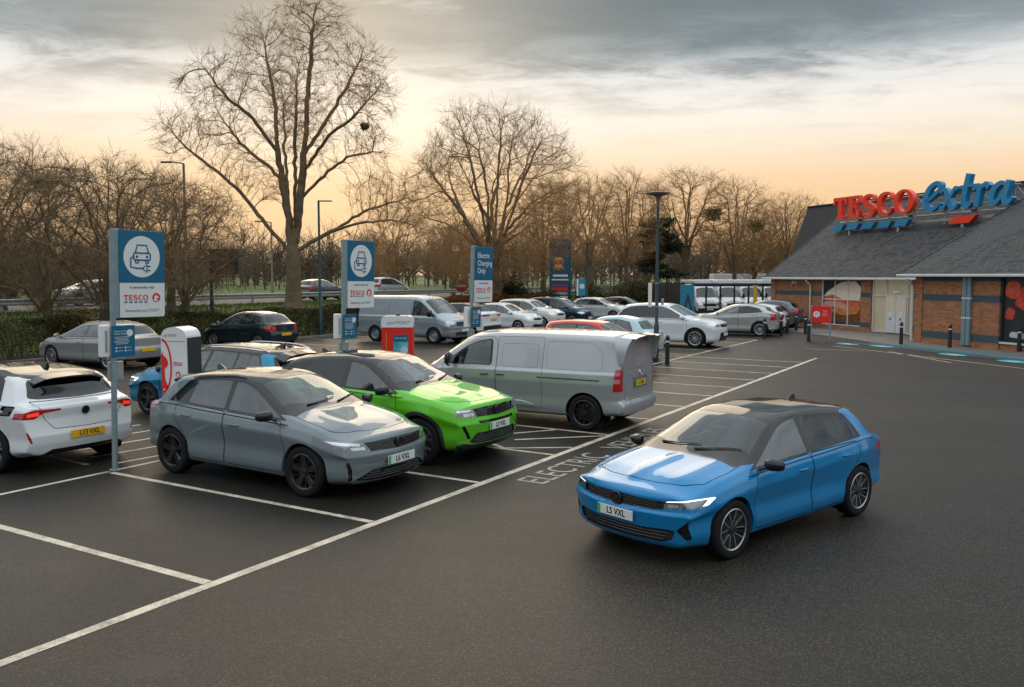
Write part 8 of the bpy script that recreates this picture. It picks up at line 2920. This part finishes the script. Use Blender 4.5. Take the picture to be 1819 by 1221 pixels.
    MB().prism([(-.38, -.09), (.38, -.09), (.38, .09), (-.38, .09)], (0, 0, .004), PX, PY, .003).build('bar', M_STEEL, f)
    # back of a big road sign
    rs = tag(empty('road_sign', (-15.4, 46.5, bank(-15.4, 46.5))), 'dark back of a large road sign between the bare trees', 'sign')
    for x in (-.1, -1.1):
        pass
    MB().tube([(-.70, 0, -.1), (-.70, 0, 3.0)], .09, 10).build('post', M_POLE_DARK, rs)
    MB().box((0, 0, 2.75), (1.55, .06, 1.35), bev=.01).build('board', principled('dark_sign_back', (.030, .030, .032), .6), rs)
    for z in (2.35, 3.1):
        MB().box((0, .05, z), (1.5, .04, .08)).build('stiffener', M_POLE_DARK, rs)
    # crash barrier along the road
    cb = tag(empty('crash_barrier', lot(0, 33.9, 1.30)), 'long steel crash barrier along the road behind the grass bank', 'barrier')
    P = []; F = []
    prof = [(0, .38), (.04, .42), (.04, .48), (0, .52), (0, .56), (.04, .60), (.04, .66), (0, .70)]
    n = len(prof)
    for i in range(31):
        c = LD * (i * 3.0)
        for (o_, z) in prof: P.append((c.x - LN.x * o_, c.y - LN.y * o_, z))
    for i in range(30):
        for k in range(n - 1): F.append((i * n + k, i * n + k + 1, i * n + n + k + 1, i * n + n + k))
    MB().add(P, F).build('rail', M_STEEL, cb)
    pm = MB().box((0, 0, .3), (.10, .12, .75)).mesh('post'); pm.materials.append(M_STEEL)
    for i in range(30):
        o = bpy.data.objects.new('post', pm); COL.objects.link(o); o.parent = cb
        c = LD * (i * 3.0 + .5) + LN * .08
        o.location = (c.x, c.y, 0); o.rotation_euler = (0, 0, atan2(LD.y, LD.x))
    # wooden fence and the steel frame of the delivery yard
    wf = tag(empty('wooden_fence', (9.6, 71.0, 0)), 'dark weathered close board fence behind the white SUV', 'fence')
    fd = Vector((1.0, .05, 0)).normalized()
    for i in range(6):
        c = fd * (i * 1.62)
        for j in range(10):
            q = c + fd * (.09 + j * .16)
            MB().box((q.x, q.y, 1.25 + .02 * ((i * 7 + j * 3) % 4)), (.15, .025 + .004 * (j % 2), 2.5), .05).build('board', M_WOOD, wf)
        MB().box((c.x, c.y - .05, 1.35), (.15, .12, 2.75)).build('post', M_WOOD, wf)
    yf = tag(empty('yard_frame', (13.7, 66.0, 0)), 'black steel frame fence before the delivery vans', 'fence')
    yd = Vector((1.0, -.10, 0)).normalized()
    for i in range(9):
        q = yd * (i * 1.05)
        MB().box((q.x, q.y, 1.2), (.12, .10, 2.45)).build('post', M_BOLLARD, yf)
    for z in (.25, 2.38):
        q = yd * 4.2
        MB().box((q.x, q.y, z), (8.5, .12, .24), atan2(yd.y, yd.x)).build('rail', M_BOLLARD, yf)
    yp = tag(empty('yellow_post', (18.2, 64.9, 0)), 'bright yellow guard post in front of the delivery vans', 'post')
    MB().box((0, 0, 1.15), (.24, .24, 2.3), bev=.03).build('post_body', M_YELLOW, yp)
    MB().box((0, 0, 2.31), (.34, .30, .06), bev=.02).build('post_cap', M_YELLOW, yp)
    bp = tag(empty('advert_panel', (13.2, 65.4, 0)), 'blue advert panel beside the wooden fence end', 'sign')
    MB().box((0, 0, 1.30), (1.05, .08, 2.2), bev=.01).build('panel', principled('advert_blue', (.02, .22, .36), .4), bp)
    MB().prism([(-.3, .25), (.0, 1.5), (.12, 1.5), (.42, .25), (.25, .25), (.06, 1.0), (-.12, .25)], (0, -.045, .2), PX, PZ, .004).build('advert_figure', principled('advert_dark', (.03, .05, .07), .4), bp)
    MB().box((0, 0, .10), (.9, .2, .2)).build('foot', M_BOLLARD, bp)
    # delivery vans, their cab fronts in a row
    w = paint('van_white', (.66, .68, .69), 0, .35)
    wh = ['first delivery van from the advert panel, white', 'white delivery van second from the advert panel', 'white delivery van third from the advert panel', 'white delivery van fourth, behind the yellow post', 'white delivery van nearest the brick corner']
    v0 = None
    for i in range(5):
        x = 15.0 + 1.95 * i; y = 69.5 + .55 * i
        if v0 is None:
            v0 = car('delivery_van', SPRINTER, w, wh[0], 'van', (x, y), radians(-84), 'delivery vans in the yard', 0, [('f', '', 'w', .48)])
            fl = sign_frame('bonnet_lettering_frame', Vector((2.72, 0, 1.02)), (0, 1, 0), v0)
            lettering('TESCO', (0, .10, -.10), PX, PY, .20, M_BRIGHT_RED, fl, .004)
            MB().box((-.9, 0, 2.60), (3.6, 1.35, .34), bev=.08).build('chiller_unit', w, v0)
            v0['_n'] = 1
        else:
            v = copy_tree(v0)
            v.location = (x, y, 0)
            v['label'] = wh[i]
    # truck on the road beyond the yard
    tk = tag(empty('lorry', (27.5, 106.0, .25)), 'small white and blue lorry passing beyond the delivery yard', 'lorry')
    MB().box((0, 0, 1.9), (6.4, 2.2, 2.3), bev=.06).build('box_body', M_WHITE, tk)
    MB().box((0, -1.12, 1.6), (6.0, .02, 1.1)).build('side_panel', M_TEAL_LITE, tk)
    MB().box((4.1, 0, 1.35), (1.7, 2.1, 1.9), bev=.18).build('cab', M_WHITE, tk)
    MB().box((4.45, -1.06, 1.75), (.8, .03, .6), bev=.01).build('cab_window', M_PRIV, tk)
    ty, rm = wheel_meshes(.45, .28, 'steel')
    if not ty.materials: ty.materials.append(M_RUBBER)
    if not rm.materials:
        for mm in rim_mats('steel'): rm.materials.append(mm)
    for x in (-2.0, 3.9):
        for s in (-1, 1):
            e = empty('wheel', (x, s * .95, .45), 0 if s > 0 else pi, tk)
            link('tyre', ty, None, e); link('rim', rm, None, e)
    # cars on the road
    rd = atan2(LD.y, LD.x)
    zr = 1.337
    for (a, o_, S_, col, flip, lab) in ((42.5, 37.0, HATCH_SM, (.10, .11, .12), 0, 'dark car on the road beside the second charging sign'), (50.5, 37.4, MPV, (.50, .52, .53), 0, 'pale car on the road behind the rusty hedge'), (27.5, 41.0, CROSS, (.35, .38, .40), pi, 'silver car on the road behind the spreading trees')):
        p = lot(a, o_)
        car('road_car', S_, paint('road_paint_%d' % int(a), col, .2, .3), lab, 'car', (p.x, p.y, zr), rd + flip, 'cars passing on the road', 0)




def build_leads():
    """charging leads plugged into the cars"""
    def lead(label, pts, plug):
        o = tag(empty('charging_lead', pts[-1]), label, 'cable', 'charging leads')
        b = Vector(pts[-1])
        P = [Vector(p) - b for p in pts]
        C = []
        for i in range(len(P) - 1):
            p0, p1, p2, p3 = P[max(i - 1, 0)], P[i], P[i + 1], P[min(i + 2, len(P) - 1)]
            for k in range(6):
                t = k / 6
                C.append(.5 * ((2 * p1) + (p2 - p0) * t + (2 * p0 - 5 * p1 + 4 * p2 - p3) * t * t + (3 * p1 - p0 - 3 * p2 + p3) * t ** 3))
        C.append(P[-1])
        MB().tube(C, .016, 8).build('cable', M_RUBBER, o, smooth=True)
        d = (C[0] - C[2]).normalized()
        MB().tube([C[0] - d * .16, C[0] - d * .05, C[0] + d * .03], [.022, .032, .030], 10).build('plug', principled('plug_grey', (.35, .36, .37), .4), o, smooth=True)
    def wp(loc, rz, s, p):
        c, q = cos(rz), sin(rz)
        return (loc[0] + s * (c * p[0] - q * p[1]), loc[1] + s * (q * p[0] + c * p[1]), s * p[2])
    W = lambda p: wp((-8.83, 14.95), radians(149), 1.10, p)
    lead('black charging lead hanging from the flank of the white hatchback', [W((-1.62, .95, .90)), W((-1.58, 1.10, .88)), W((-1.52, 1.14, .60)), W((-1.40, 1.15, .25)), W((-1.1, 1.25, .03)), W((-.4, 1.5, .02)), W((.4, 1.8, .02))], 0)
    V = lambda p: wp((.44, 18.74), radians(150), 1.04, p)
    lead('black charging lead plugged into the front wing of the silver van', [V((1.86, .98, .95)), V((1.90, 1.14, .96)), V((2.15, 1.22, 1.05)), V((2.5, 1.15, .7)), V((2.7, .9, .25)), V((2.9, .4, .03)), V((3.2, -.4, .02))], 0)


build_street()
build_leads()
